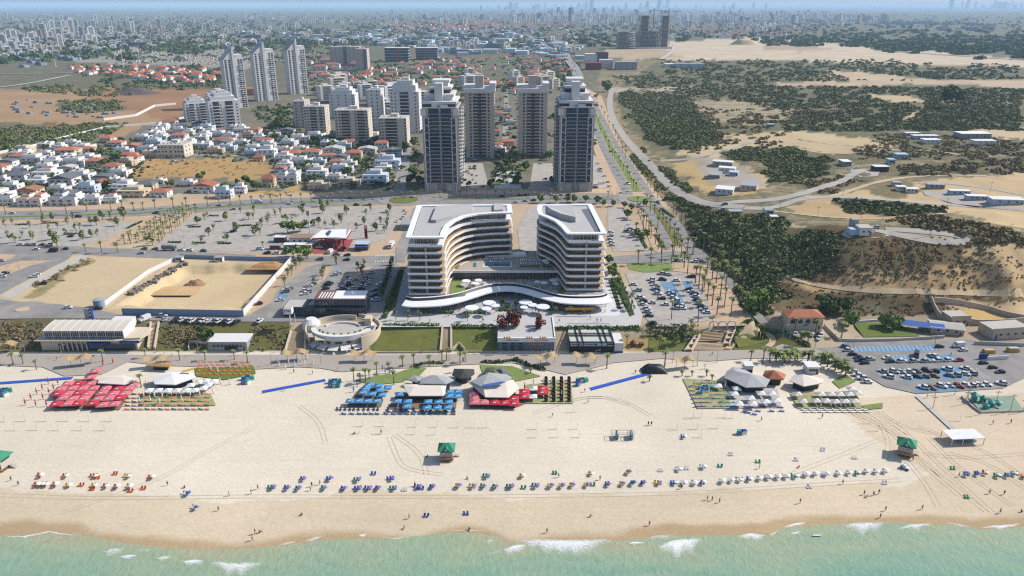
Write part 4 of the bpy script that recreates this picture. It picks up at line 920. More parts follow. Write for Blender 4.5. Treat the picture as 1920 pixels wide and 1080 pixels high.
x0,x1,Y=base(1158,1192,92);t=thing('unfinished_block','lower unfinished white floored block beside the bare concrete tower','building',((x0+x1)/2,Y,ZU));hw=(x1-x0)/2
frame_tower(t,-hw,hw*.3,0,50,0,ztop(Y,59)-ZU,'tower_floor')
b=MB()
for k in range(7):h=(ztop(Y,60)-ZU)*(k+1)/7;b.box(hw*.3+k*.8*(.3),hw*(1.0-.02*k),2,44,h-4,h-1)
child(t,'white_balcony_front',b,M_TW)
# offices by the boulevard
for(pl,pr,r,rt,m,lab,dep)in((1097,1119,118,101,M_TW,'white office with a dark glass side near the boulevard bend',30),(1119,1140,118,98,mat('brick_dark',(120,90,92)),'dark brick office beside the white one near the boulevard bend',30),(1099,1127,131,118,mat('barn_red',(150,64,62)),'low red hall in front of the white office',26),(1124,1149,129,112,M_TW,'small white cube-shaped office right of the red hall',24),(1155,1194,131,116,M_GREY,'grey industrial building with a tower and red base near the scrub',30),(1248,1300,126,120,M_TW,'long white shed at the edge of the scrub',30),(1266,1320,127,119,mat('shed_blue',(196,214,232)),'long pale blue roofed shed at the edge of the scrub',20)):
 block(lab,pl,pr,r,rt,dep,m,3,(-.6,0,.6),(),0,'office_building',False,0,'office',0)
 # ------------------------------------------------------------------ houses
def house(kind,w_,d,h,wallm,roofm):
 """parts of one house, its base at the origin and its front towards the sea"""
 P=[];hw=w_/2;b=MB()
 if kind=='flat':b.box(-hw,hw,0,d,0,h*.66).box(-hw*.98,hw*.35,d*.3,d,h*.66,h).box(-hw,hw,0,.2,h*.66,h*.66+.9).box(hw-.2,hw,.2,d,h*.66,h*.66+.9)
 elif kind=='steps':b.box(-hw,hw,0,d,0,h*.38).box(-hw*.9,hw*.98,d*.2,d,h*.38,h*.7).box(-hw*.6,hw*.5,d*.45,d,h*.7,h).box(-hw,hw,0,.2,h*.38,h*.38+.8)
 elif kind=='twin':b.box(-hw,-.4,0,d,0,h*.8).box(.4,hw,0,d,0,h*.8).box(-.4,.4,1.5,d,0,h*.7).box(-hw*.8,-hw*.2,d*.4,d,h*.8,h).box(hw*.2,hw*.8,d*.4,d,h*.8,h)
 elif kind=='arch':b.prism([(-hw,0),(hw,0),(hw,d),(-hw,d)],0,h*.8)
 else:b.box(-hw,hw,0,d,0,h*.7);b.box(-hw*.2,hw*.6,-1.6,0,0,h*.34)
 P.append(('wall',b.mesh('wall',wallm)))
 r=MB()
 if kind=='hip':
  e=.5;z0,z1=h*.7+.01,h;a=d*.5
  p=[(-hw-e,-e,z0),(hw+e,-e,z0),(hw+e,d+e,z0),(-hw-e,d+e,z0)];q=[(-hw*.45,a,z1),(hw*.45,a,z1)]
  r.quad(p[0],p[1],q[1],q[0]);r.quad(p[1],p[2],q[1]);r.quad(p[2],p[3],q[0],q[1]);r.quad(p[3],p[0],q[0]);r.quad(p[3],p[2],p[1],p[0])
 elif kind=='gable':
  e=.5;z0,z1=h*.7+.01,h;p=[(-hw-e,-e,z0),(hw+e,-e,z0),(hw+e,d+e,z0),(-hw-e,d+e,z0)];q=[(0,-e,z1),(0,d+e,z1)]
  r.quad(p[0],q[0],q[1],p[3]);r.quad(p[1],p[2],q[1],q[0]);r.quad(p[0],p[1],q[0]);r.quad(p[2],p[3],q[1]);r.quad(p[3],p[2],p[1],p[0])
 elif kind=='arch':
  k=9
  A=[(hw*1.03*math.cos(math.pi*i/k),h*.8+h*.2*math.sin(math.pi*i/k))for i in range(k+1)]
  for i in range(k):r.quad((A[i][0],-.3,A[i][1]),(A[i][0],d,A[i][1]),(A[i+1][0],d,A[i+1][1]),(A[i+1][0],-.3,A[i+1][1]))
  r.quad(*[(x,-.3,z)for x,z in A]);r.quad(*[(x,d,z)for x,z in A[::-1]])
 else:
  tops={'flat':((-hw*.94,hw*.31,d*.34,d-.3,h),(hw*.37,hw-.3,.4,d-.3,h*.66)),'steps':((-hw*.55,hw*.45,d*.5,d-.3,h),),'twin':((-hw*.76,-hw*.24,d*.44,d-.3,h),(hw*.24,hw*.76,d*.44,d-.3,h))}[kind]
  for a,b_,c_,e,z in tops:r.box(a,b_,c_,e,z+.005,z+.12,'b')
  if kind=='twin':r.box(-hw*.98,-.6,.3,d*.38,h*.8+.005,h*.8+.1,'b').box(.6,hw*.98,.3,d*.38,h*.8+.005,h*.8+.1,'b')
 P.append(('roof',r.mesh('roof',roofm)))
 ww=max(w_*.07,.7);wm=MB().box(-ww,ww,-.08,.15,0,h*.13).mesh('window',M_WIN);wf=MB().box(-ww-.12,ww+.12,-.14,.1,-.14,0).mesh('window_sill',M_WHITE)
 for z in((.1,.42)if h>5 else(.12,)):
  for x in(-.62,-.1,.55):P.append(('window',wm,(x*hw,(d*.2 if kind=='steps' and z>.38 else 0),z*h),0,[('window_sill',wf)]))
 for z in(.12,.44):P.append(('window',wm,(hw,d*.35+(d*.1 if kind=='steps' else 0),z*h),math.pi/2))
 P.append(('door',MB().box(hw*.2,hw*.2+1.1,-.07 if kind not in('hip','gable')else-1.67,.1,0,2.1).mesh('door',mat('door_brown',(120,90,70)))))
 if kind in('flat','twin','steps'):P.append(('solar_heater',MB().box(-hw*.5,-hw*.5+1.6,d*.6,d*.6+.5,h,h+1.2).prism([(-hw*.5,d*.6-2),(-hw*.5+1.6,d*.6-2),(-hw*.5+1.6,d*.6),(-hw*.5,d*.6)],[h+.1]*4,[h+.15,h+.15,h+1,h+1]).mesh('solar_heater',M_SOL)))
 if kind in('flat','steps'):P.append(('balcony',MB().box(-hw*.7,hw*.1,-1.5,0,h*.34,h*.37).box(-hw*.7,hw*.1,-1.5,-1.4,h*.37,h*.46).mesh('balcony',wallm)))
 return P
HP={}
HN={'flat':'flat-roofed house','steps':'terraced flat-roofed house','twin':'twin house','arch':'barrel-roofed house','hip':'hip-roofed house','gable':'gabled house'}
CN={'w':'white','t':'tan','b':'bluish white'};RN={'r':'red tiled','n':'brown tiled','g':'grey','f':'pale'}
WM={'w':M_HWH,'t':M_HTAN,'b':M_HBL};RM={'r':M_RED,'n':M_RED2,'g':M_GRR,'f':M_ROOFG}
def house_at(px,py,wpx,hpx,kind,wc='w',rc='f',where='',rz=0.,dep=None):
 p=at(px,py);f=p.y*FW[1]+(p.z-CAM_H)*FW[2];m_=f/FOC;W_=round(wpx*m_/2)*2;H_=round(max(hpx*m_*.75,4.5));key=(kind,W_,H_,wc,rc)
 if key not in HP:HP[key]=house(kind,W_,min(max(W_*.75,7),16),H_,WM[wc],RM[rc])
 t=put(HP[key],'house','','house',p,rz,'houses of the coastal town');HOUSES.append((p.x,p.y,W_));HPX.append((px,py,wpx))
 NM.add(t,'%s %s'%(CN[wc],HN[kind])+(', %s roof'%RN[rc]if rc!='f' else ''),where,px)
HOUSES=[];HPX=[]
R1='nearest the coast road';R2='left of the dry field';R3='left of the glass towers'
for q in((50,462,120,90,'flat','w','g'),(220,472,190,110,'twin','w','r'),(470,465,190,100,'twin','w','g'),(690,455,110,90,'flat','w','f'),(815,445,120,80,'steps','w','r'),(960,405,220,85,'steps','t','f'),(1085,350,130,80,'hip','t','g'),(1520,368,170,95,'gable','w','r'),(1675,412,110,110,'flat','b','f'),(1790,375,90,105,'steps','w','f')):house_at(q[0]/4,270+q[1]/4,q[2]/4,q[3]/4,*q[4:7],R1)
for q in((45,185,120,85,'arch','w','g'),(230,150,150,80,'flat','w','f'),(365,165,140,70,'steps','w','f'),(545,170,170,75,'flat','w','f'),(705,165,120,75,'hip','t','r'),(915,112,150,60,'hip','t','r'),(480,82,160,70,'hip','t','r'),(600,45,140,50,'flat','w','f'),(110,275,150,80,'hip','w','g'),(310,265,190,95,'steps','w','r'),(455,318,180,105,'gable','w','g'),(490,205,110,60,'gable','w','f'),(15,310,70,90,'flat','w','r'),(200,385,150,80,'gable','t','n'),(650,375,140,110,'flat','b','f'),(760,300,150,85,'arch','w','g'),(735,330,110,70,'gable','t','r'),(850,300,110,60,'flat','w','f'),(1185,300,90,50,'flat','w','f'),(1400,320,110,60,'flat','w','f'),(1090,60,130,60,'flat','w','g'),(980,45,120,60,'gable','w','r'),(1700,52,120,60,'flat','b','f'),(1880,90,110,60,'flat','b','f'),(330,95,100,50,'flat','w','f'),(150,215,110,60,'flat','w','f'),(560,240,120,60,'steps','w','f'),(640,60,100,50,'hip','t','r')):house_at(q[0]/4,270+q[1]/4,q[2]/4,q[3]/4,*q[4:7],R2)
for q in((92,322,95,115,'hip','t','r'),(228,302,165,110,'twin','w','g'),(460,348,140,70,'flat','t','f'),(692,322,170,75,'flat','t','f'),(880,300,200,120,'steps','b','f'),(975,190,190,120,'steps','b','f'),(640,222,150,80,'flat','b','f'),(255,105,150,75,'hip','w','r'),(410,95,140,70,'hip','w','r'),(335,160,150,75,'flat','w','f'),(430,205,140,55,'flat','t','f'),(535,112,100,55,'hip','w','r'),(735,108,110,80,'hip','t','r'),(575,75,150,70,'gable','w','f'),(185,215,100,60,'gable','w','r'),(500,215,100,50,'hip','w','n'),(70,105,130,110,'steps','w','f'),(625,130,120,60,'gable','w','g'),(830,70,130,60,'gable','w','f'),(690,175,120,60,'flat','w','f'),(470,160,90,60,'flat','b','f'),(600,155,90,50,'hip','w','r'),(1010,100,150,80,'gable','b','g'),(200,60,110,50,'flat','w','r'),(15,130,80,60,'hip','t','r'),(330,50,100,40,'flat','w','f')):house_at(480+q[0]/4,270+q[1]/4,q[2]/4,q[3]/4,*q[4:7],R3)
# the big stone school-like house
block('large pale stone house of three storeys above the dry field',297,347,296,272,22,M_TC,3,(-.85,-.6,-.35,0,.35,.6,.85),(),0,'apartment_block',True,0,'apartment block',1)
rg=random.Random(5)
def fill(poly,n,size,kinds,where,gap=.8,avoid=()):
 xs=[p[0]for p in poly];ys_=[p[1]for p in poly];k=0;tries=0
 while k<n and tries<n*40:
  tries+=1;x=rg.uniform(min(xs),max(xs));y=rg.uniform(min(ys_),max(ys_))
  if not inpoly(np.array([x]),np.array([y]),poly)[0]or any(inpoly(np.array([x]),np.array([y]),a)[0]for a in avoid):continue
  p=flat(x,y,ZU);f=p.y*FW[1]+(p.z-CAM_H)*FW[2];wpx=rg.uniform(*size)*FOC/f
  if any(abs(p.x-a)<(w_+size[1])*.5*gap+1 and abs(p.y-b)<15 for a,b,w_ in HOUSES):continue
  kd,wc,rc=rg.choice(kinds);house_at(x,y,wpx,rg.uniform(7.5,10.5)*FOC/f,kd,wc,rc,where,rg.choice((0,0,.1,-.15)));k+=1
WK=[('flat','w','f')]*3+[('steps','w','f')]*2+[('hip','w','r'),('gable','w','g'),('twin','w','f'),('flat','b','f'),('flat','t','f')]
RK=[('hip','w','r')]*4+[('gable','w','r')]*2+[('hip','t','r'),('flat','w','f'),('gable','t','n')]
FIELD=[(220,322),(290,292),(380,290),(490,298),(522,318),(470,342),(330,337),(235,338)]
fill([(-20,312),(60,280),(240,262),(480,262),(560,258),(720,268),(745,300),(735,345),(600,345),(530,330),(500,300),(330,290),(215,325),(320,345),(300,372),(-20,378)],60,(13,20),WK,'in the streets behind the coast road',1.0,(FIELD,))
fill([(240,262),(330,232),(560,255),(720,262),(730,275),(480,275)],26,(13,18),WK,'below the cream mid-rise blocks')
fill([(590,140),(690,135),(850,110),(1000,110),(1085,122),(1060,150),(1035,165),(940,165),(760,152),(700,165),(600,165)],66,(13,18),RK,'in the quarter behind the towers',.75)
fill([(928,170),(970,170),(970,290),(928,290)],12,(11,14),RK,'between the two beige towers',.8)
fill([(150,128),(300,122),(430,132),(425,160),(330,162),(240,150),(160,140)],34,(13,18),RK,'beyond the far left open land',.7)
fill([(590,172),(700,172),(730,190),(640,196),(600,190)],10,(11,15),WK,'behind the cream mid-rise blocks')
for i,(x,y)in enumerate(((598,132),(622,128),(655,132),(670,126),(612,120))):house_at(x,y,28,14,'hip','w','r','below the pale pink slab')
# ------------------------------------------------------------------ the city beyond
def far_block(n,w_,d,fh,m,slab):
 b=MB();h=n*fh;b.m=0;b.box(-w_/2,w_/2,0,d,0,h);b.m=1
 for k in range(n):
  b.box(-w_*.32,w_*.3,-.5,0,k*fh+fh*.35,k*fh+fh*.8);b.box(w_/2,w_/2+.5,d*.2,d*.8,k*fh+fh*.35,k*fh+fh*.8)
 b.m=0;b.box(-w_*.2,w_*.2,d*.3,d*.7,h,h+fh);b.box(-w_/2-.8,-w_*.36,-.8,d*.6,0,h*.94)
 return b
FARB=[('w',n,far_block(n,w_,d,3.2,None,0).mesh('apartment_block',M_TW,M_TD))for n,w_,d in((5,24,16),(8,22,18),(12,24,20),(17,24,22))]+[('c',n,far_block(n,w_,d,3.2,None,0).mesh('apartment_block',M_TC,M_TD))for n,w_,d in((6,26,16),(9,22,18),(14,24,20))]+[('p',n,far_block(n,w_,d,3.2,None,0).mesh('apartment_block',M_TP,M_TD))for n,w_,d in((8,24,18),(16,24,22))]+[('g',n,far_block(n,w_,d,3.4,None,0).mesh('apartment_block',M_TG,M_GREY))for n,w_,d in((12,28,24),(26,30,26))]
CW={'w':'white','c':'cream','p':'pinkish','g':'dark glass'}
def storeys(n):return 'low' if n<7 else('mid-height' if n<11 else('tall' if n<20 else 'very tall'))
NB=[0];REST={}
def city(poly,n,pool,where,single=True,hs=(.85,1.2)):
 xs=[p[0]for p in poly];ys_=[p[1]for p in poly];k=0;tries=0
 while k<n and tries<n*30:
  tries+=1;x=rg.uniform(min(xs),max(xs));y=rg.uniform(min(ys_),max(ys_))
  if not inpoly(np.array([x]),np.array([y]),poly)[0]:continue
  p=flat(x,y,ZU);c_,nn,me=FARB[rg.choice(pool)];s=rg.uniform(*hs);k+=1
  if single:
   o=ob('apartment_block',me,None,p,rg.choice((.5,.6,.75,.4)),(s*rg.uniform(.85,1.2),s,s*rg.uniform(.8,1.2)));tag(o,None,'apartment block','apartment blocks of the far city');NM.add(o,'%s %s block'%(storeys(nn),CW[c_]),where,x)
  else:REST.setdefault(me.name,[]).append((p,rg.choice((.5,.6,.75,.4)),s*rg.uniform(.8,1.3)))
city([(-30,62),(60,50),(200,42),(300,46),(310,62),(200,72),(60,82),(-30,100)],62,(1,2,3,3,5,6,7,2),'in the far left white quarter')
city([(-30,80),(150,72),(260,66),(300,70),(180,84),(60,98),(-30,112)],34,(0,1,4,2),'at the edge of the far left quarter')
city([(330,50),(480,48),(560,48),(560,58),(420,66),(300,66)],34,(1,2,1,5,0),'beyond the three slanted towers')
city([(720,28),(900,24),(1000,22),(1000,36),(860,40),(730,36)],26,(2,3,6,9,8),'on the skyline left of the far highway')
city([(1000,24),(1240,22),(1300,26),(1300,34),(1100,40),(1010,40)],40,(2,3,6,3,10),'on the skyline above the far highway')
city([(1278,38),(1376,36),(1372,45),(1282,46)],17,(3,2),'right of the bare concrete tower',hs=(1.0,1.15))
city([(1568,36),(1720,40),(1718,45),(1566,42)],14,(8,8,3),'in the shaded row on the right skyline',hs=(1.,1.2))
city([(1300,22),(1560,24),(1560,40),(1380,34)],22,(3,8,2,9),'scattered on the right skyline')
# masses of far houses, halls and high-rises: too many and too small to tell apart
city([(-60,30),(700,24),(1100,18),(1500,20),(1700,26),(1700,44),(1400,60),(1000,48),(600,46),(200,42),(-60,60)],520,(0,0,1,4,2,7),'',False)
city([(1780,14),(1920,14),(1960,17),(1780,17)],24,(9,10,10),'',False,(2.0,3.2));city([(900,16),(1300,14),(1500,17),(900,20)],60,(10,3,9,10),'',False,(1.4,2.6))
city([(560,165),(720,165),(790,200),(740,245),(690,200),(600,185)],26,(0,1,4,1),'among the mid-rise blocks behind the towers',True,(.8,1.15));city([(870,150),(1110,148),(1100,165),(870,168)],12,(0,1,4),'behind the two beige towers',True,(.7,1.0));city([(900,22),(1300,20),(1560,24),(1500,44),(1000,44)],160,(3,6,2,1,9),'',False,(.8,1.3))
city([(-40,60),(560,56),(900,60),(1080,64),(1080,100),(560,82),(200,100),(-40,116)],330,(0,4,0),'',False,(.5,.9))
city([(1080,44),(1460,46),(1480,68),(1240,72),(1100,62)],260,(0,4,0),'',False,(.4,.6))
def merged(items,name):
 V=[];F={};off=0;mi=[]
 Fq=[]
 for mn,lst in items.items():
  me=bpy.data.meshes[mn];v=np.array([q.co[:]for q in me.vertices]);f=np.array([p.vertices[:]for p in me.polygons]);m_=np.array([p.material_index for p in me.polygons]);k=2*list(items).index(mn)
  for p,rz,s in lst:
   c_,s_=math.cos(rz)*s,math.sin(rz)*s;V.append(np.stack([v[:,0]*c_-v[:,1]*s_+p[0],v[:,0]*s_+v[:,1]*c_+p[1],v[:,2]*s+p[2]],1));Fq.append(f+off);off+=len(v);mi.append(m_+k)
 me2=npmesh(name,np.concatenate(V),np.concatenate(Fq))
 for mn in items:
  for m in bpy.data.meshes[mn].materials:me2.materials.append(m)
 me2.polygons.foreach_set('material_index',np.concatenate(mi).astype(np.int32));return me2
tag(ob('distant_city',merged(REST,'distant_city')),kind='stuff')
# far red-roofed houses and white halls
M_SHB_=mat('hall_grey',(150,160,172),.8,.25,.02)
RH=MB().box(-7,7,0,10,0,5);RH.m=1;RH.quad((-7.5,-.5,5),(7.5,-.5,5),(3,5,8),(-3,5,8)).quad((7.5,10.5,5),(-7.5,10.5,5),(-3,5,8),(3,5,8)).quad((7.5,-.5,5),(7.5,10.5,5),(3,5,8),(3,5,8.01)).quad((-7.5,10.5,5),(-7.5,-.5,5),(-3,5,8),(-3,5,8.01))
RH.mesh('far_house',M_HWH,M_RED);MB().box(-30,30,0,45,0,15).box(-28,-10,10,40,15,22).mesh('far_hall',M_SHB_,M_GRR);MB().box(-26,26,0,40,0,14).box(-26.5,26.5,-.5,0,3,5).box(-26.5,26.5,-.5,0,8,10).mesh('far_office',M_HBL,M_GRR)
REST2={}
def mass(poly,n,names,s=(.8,1.2)):
 xs=[p[0]for p in poly];ys_=[p[1]for p in poly];k=0
 while k<n:
  x=rg.uniform(min(xs),max(xs));y=rg.uniform(min(ys_),max(ys_))
  if not inpoly(np.array([x]),np.array([y]),poly)[0]:continue
  k+=1;REST2.setdefault(rg.choice(names),[]).append((flat(x,y,ZU),rg.choice((0,.2,-.3,1.5)),rg.uniform(*s)))
mass([(700,44),(1000,40),(1080,46),(1060,56),(740,58)],200,['far_house'],(1.2,2));mass([(1270,52),(1450,46),(1560,52),(1480,68),(1280,66)],260,['far_house']);mass([(560,118),(1000,108),(1090,118),(1080,150),(1030,160),(600,165),(560,150)],90,['far_house'],(.9,1.2));mass([(130,124),(430,128),(425,160),(160,145)],60,['far_house']);mass([(1640,42),(1830,44),(1830,48),(1640,46)],60,['far_house','far_hall'],(.5,1))
mass([(420,62),(700,54),(1060,62),(1060,104),(840,104),(700,84),(460,74)],170,['far_hall','far_office','far_office'],(.4,1.0));mass([(1000,88),(1100,90),(1090,112),(1000,112)],16,['far_hall','far_office'],(.4,.7));mass([(20,104),(140,104),(140,128),(20,130)],14,['far_hall'],(.3,.5));mass([(0,190),(160,182),(240,215),(180,225),(10,215)],34,['far_hall'],(.07,.16));mass([(1270,30),(1800,30),(1900,60),(1300,50)],60,['far_hall'],(.5,1))
tag(ob('distant_rooftops',merged(REST2,'distant_rooftops')),kind='stuff')
# cemetery like field of pale slabs, far left
V=[];cm=MB()
for _ in range(1500):
 x,y=rg.uniform(190,720),rg.uniform(78,124)
 if y>84+(x-190)*.0 and inpoly(np.array([x]),np.array([y]),[(200,92),(330,84),(420,86),(520,92),(600,96),(600,112),(420,122),(220,118)])[0]:
  p=flat(x,y,ZU);s=rg.uniform(1.5,4);cm.box(p.x-s,p.x+s,p.y-s*.6,p.y+s*.6,ZU,ZU+rg.uniform(1,3))
tag(ob('pale_stone_field',cm.mesh('pale_stone_field',M_TC)),kind='stuff')
# sports ground with a blue stand and floodlights
x0,x1,Y=base(222,276,87);t=thing('sports_stand','long blue roofed stand beside the floodlights, far left','stand',((x0+x1)/2,Y,ZU));hw=(x1-x0)/2
child(t,'roof',MB().box(-hw,hw,0,24,10,14),mat('stand_blue',(90,116,168)));child(t,'seating',MB().prism([(-hw,-4),(hw,-4),(hw,20),(-hw,20)],0,[2,2,9,9]),M_CONC)
for i,(px,r,rt)in enumerate(((152,118,100),(105,126,108),(232,127,90),(262,120,88),(284,86,62),(438,92,72))):
 x0,_,Y=base(px,px,r);H=ztop(Y,rt)-ZU;t=thing('floodlight_mast','','floodlight',(x0,Y,ZU),0,'floodlight masts');child(t,'mast',MB().frus(0,0,0,H,1.1,.6,6),M_WHITE);child(t,'lamp_rack',MB().box(-5,5,-.6,.6,H-1,H+4),M_GREY);NM.add(t,'tall white floodlight mast','around the distant sports ground',px)
 # ------------------------------------------------------------------ vegetation
def leafmat(name,c,k=ALB,trans=True):
 m=mat(name,c,.9,.42,.13,rnd=.2,k=k,spec=.15);return m
M_L1=leafmat('leaf_grey_green',(150,160,106));M_L2=leafmat('leaf_green',(124,148,78));M_L3=leafmat('leaf_dark',(100,120,68));M_L4=leafmat('leaf_red',(120,56,52));M_LP=leafmat('palm_green',(140,152,88));M_BARK=mat('bark',(138,118,98),.9,.2,2)
M_SC=leafmat('scrub_leaf',(124,130,82));M_SC2=leafmat('scrub_dry',(160,144,104))
def crown_mesh(name,m,rx,rz,z,n,seed,q=.34,lobes=5):
 r=np.random.default_rng(seed);L=[]
 lc=[(r.normal(0,.42,2)*rx,z+r.uniform(-.5,.6)*rz,r.uniform(.5,.85))for _ in range(lobes)]+[(np.zeros(2),z,.9)]
 V=[];F=[]
 for i in range(n):
  c,cz,s=lc[r.integers(len(lc))];d=r.normal(size=3);d/=np.linalg.norm(d);rr=r.uniform(.72,1.02)*s
  p=np.array([c[0]+d[0]*rx*rr*.75,c[1]+d[1]*rx*rr*.75,cz+d[2]*rz*rr*.75])
  nn=d+r.normal(size=3)*.45;nn/=np.linalg.norm(nn);a=np.cross(nn,r.normal(size=3));a/=np.linalg.norm(a);b=np.cross(nn,a);h=rx*q*r.uniform(.6,1.25)
  k=len(V);V+=[p-a*h,p+b*h*.8,p+a*h,p-b*h*.8+nn*h*.25];F.append((k,k+1,k+2,k+3))
 return npmesh(name,np.array(V),np.array(F),m)
def trunk_mesh(h,r,limbs=3,seed=0):
 rr=random.Random(seed);b=MB().tube([(0,0,-.3),(.08*h*.3,0,h*.5),(0,.1,h)],r,6,r*.55)
 for i in range(limbs):a=i*2.1+rr.random();b.tube([(0,0,h*.75),(math.cos(a)*h*.25,math.sin(a)*h*.25,h*1.2),(math.cos(a)*h*.4,math.sin(a)*h*.4,h*1.5)],r*.5,5,r*.2)
 return b.mesh('trunk',M_BARK)
def tree_proto(m,rx,rz,th,n,seed,q=.34):return[('trunk',trunk_mesh(th,.16+rx*.04,3,seed)),('crown',crown_mesh('crown',m,rx,rz,th+rz*.8,n,seed,q))]
TREES={'lot':[tree_proto(M_L1,2.1,2.6,1.9,130,s)for s in(1,2,3)],'slim':[tree_proto(M_L1,1.3,2.7,1.8,90,s)for s in(4,5,6)],'wide':[tree_proto(M_L2,4.2,3.2,2.4,230,s,.26)for s in(7,8,9)],'street':[tree_proto(M_L2,3.2,2.8,2.2,170,s,.3)for s in(10,11)],'dark':[tree_proto(M_L3,4.0,3.6,2.2,230,s,.26)for s in(12,13,14)],'red':[tree_proto(M_L4,2.6,3.6,1.8,300,s,.2)for s in(15,16)],'cypress':[tree_proto(M_L3,1.5,4.2,1.,150,s)for s in(17,18)]}
def palm_proto(h,fl,nf,seed,droop=.9,skirt=True):
 r=random.Random(seed);tr=MB().tube([(0,0,-.3),(.05*h*.2,0,h*.5),(.1,.05,h)],.3,7,.2).mesh('trunk',M_BARK);b=MB()
 for i in range(nf):
  a=i*2.399+r.random()*.4;e=r.uniform(-.35,1.1);L=fl*r.uniform(.8,1.1);pts=[];wd=fl*.16
  for k in range(4):
   f=k/3;x=L*f*math.cos(e*(1-f*.6));z=h+L*f*math.sin(e)*.8-droop*L*.55*f*f;pts.append((x,z))
  side=Vector((-math.sin(a),math.cos(a),0));dirv=Vector((math.cos(a),math.sin(a),0))
  for k in range(3):
   p,q=pts[k],pts[k+1];w0=wd*(.5,1,.8,.1)[k];w1=wd*(.5,1,.8,.1)[k+1];P=dirv*p[0]+Vector((.1,.05,p[1]));Q=dirv*q[0]+Vector((.1,.05,q[1]));dn=Vector((0,0,-.35))
   b.quad(P,Q,Q+side*w1+dn*w1,P+side*w0+dn*w0);b.quad(Q,P,P-side*w0+dn*w0,Q-side*w1+dn*w1)
 pr=[('trunk',tr),('fronds',b.mesh('fronds',M_LP))]
 if skirt:pr.append(('dead_fronds',MB().frus(.1,.05,h-1.6,h+.1,.35,.75,8).mesh('dead_fronds',M_BARK)))
 return pr
PALMS={'tall':[palm_proto(h,2.3,22,s)for h,s in((10,1),(11.5,2),(9,3))],'mid':[palm_proto(h,2.1,22,s)for h,s in((6.2,4),(7.2,5))],'date':[palm_proto(4.6,3.6,30,6,.8,False),palm_proto(5.6,3.6,30,7,.8,False)],'young':[palm_proto(3.2,1.8,16,8)]}
rt=random.Random(21);TREE_P=[]
TN={'lot':'small grey-green tree','slim':'slim young grey-green tree','wide':'broad green tree','street':'round green street tree','dark':'dark bushy tree','red':'dark red leaved tree','cypress':'slender dark conifer'}
PN={'tall':'tall palm','mid':'medium palm','date':'feathery date palm','young':'young palm'}
def tree(px,py,kind,where,s=1.):
 p=at(px,py);pr=rt.choice(TREES[kind]);t=put(pr,'tree','','tree',p,rt.uniform(0,6.28),'trees of the town and car parks',s*rt.uniform(.85,1.15));NM.add(t,TN[kind],where,px);TREE_P.append((p.x,p.y))
def palm(px,py,kind,where,s=1.):
 p=at(px,py);t=put(rt.choice(PALMS[kind]),'palm_tree','','palm',p,rt.uniform(0,6.28),'palms along the streets and beach',s*rt.uniform(.9,1.1));NM.add(t,PN[kind],where,px)
A_=lambda x,y:(x/4,270+y/4);B_=lambda x,y:(480+x/4,270+y/4);C_4=lambda x,y:(960+x/4,270+y/4);D_4=lambda x,y:(1440+x/4,270+y/4)
E_=lambda x,y:(x/4,540+y/4);F_=lambda x,y:(480+x/4,540+y/4);G_=lambda x,y:(960+x/4,540+y/4);H_=lambda x,y:(1440+x/4,540+y/4)
for x,y in((400,575),(725,610),(770,570),(930,565),(885,615),(620,720),(245,715),(115,740),(390,720),(430,765),(1480,605),(1695,578),(1565,690),(1705,730),(1775,660),(685,700),(1145,760),(1865,565),(1915,690)):tree(*A_(x,y),'lot','in the car park left of the hotel',1.25 if x in(725,770,930,390,430)else 1.)
for x,y in((830,560),(735,695),(60,700),(170,700),(45,625),(95,605),(225,630),(330,600),(375,655),(435,635),(490,685),(575,660),(600,645),(510,605),(550,575),(680,605),(1535,575),(1560,560),(1605,655),(1515,750),(1805,520),(1900,565),(1910,520),(325,560)):tree(*A_(x,y),'slim','in the car park left of the hotel',.9)
for x,y in((350,530),(500,520),(680,520),(235,590),(430,625),(470,610),(640,595),(815,605),(895,655),(1005,510),(540,470),(490,470)):tree(*B_(x,y),'lot','in the car park beside the filling station')
for x,y in((830,540),(145,550),(95,580),(185,530),(585,630),(750,655),(985,560),(980,645),(990,600),(45,625),(15,645),(85,605),(30,685),(520,625),(935,605),(965,665),(860,505),(680,535),(600,905),(815,925),(760,965),(510,985),(495,1015),(800,985),(440,1060),(690,1040),(330,905),(300,940),(270,980),(240,1000),(215,1065),(380,860)):tree(*B_(x,y),'slim','between the coast road and the pit',.95)
for x,y in((240,670),(330,660),(280,850),(390,860)):tree(*B_(x,y),'wide','at the filling station',.95)
for i in range(8):tree(736-i*2.6,497+i*9,'cypress','in the row left of the hotel',.9)
for x,y in((1050,245),(1140,245),(1230,248),(1585,250)):tree(*F_(x,y),'slim','on the hotel plaza',.9)
for x,y in((1850,330),(1895,300)):tree(*F_(x,y),'red','on the paved shop roof before the hotel',.95)
tree(967,622,'red','on the paved shop roof before the hotel',.95);tree(967,612,'red','on the paved shop roof before the hotel',.9);tree(1013,622,'red','on the paved shop roof before the hotel',.95);tree(1009,613,'red','on the paved shop roof before the hotel',.85)
for x,y in((1840,130),(1885,160),(1500,110)):tree(*F_(x,y),'street','between the round parasols of the hotel',.6)
for x,y in((35,140),(320,195),(440,190),(540,190)):tree(*G_(x,y),'street','in the planters before the right hotel wing',.5)
for x,y in((210,440),(325,440),(470,440),(550,435),(640,450),(420,440)):tree(*C_4(x,y),'street','along the coast road behind the hotel',.85)
for x,y in((690,470),(760,470),(865,555),(840,480),(900,500),(1000,470),(970,720),(940,700),(1010,700)):tree(*C_4(x,y),'street','between the boulevard and the hotel car park',.8)
for x,y in((720,900),(740,980),(770,1010),(800,1060),(760,960)):tree(*C_4(x,y),'street','in the beds right of the hotel',.7)
for i in range(9):tree(1148+i*3.4,530+i*6.6,'street','beside the right car park',.45)
for i in range(8):tree(1160+i*4,524+i*8.4,'slim','in the inner line beside the right car park',.6)
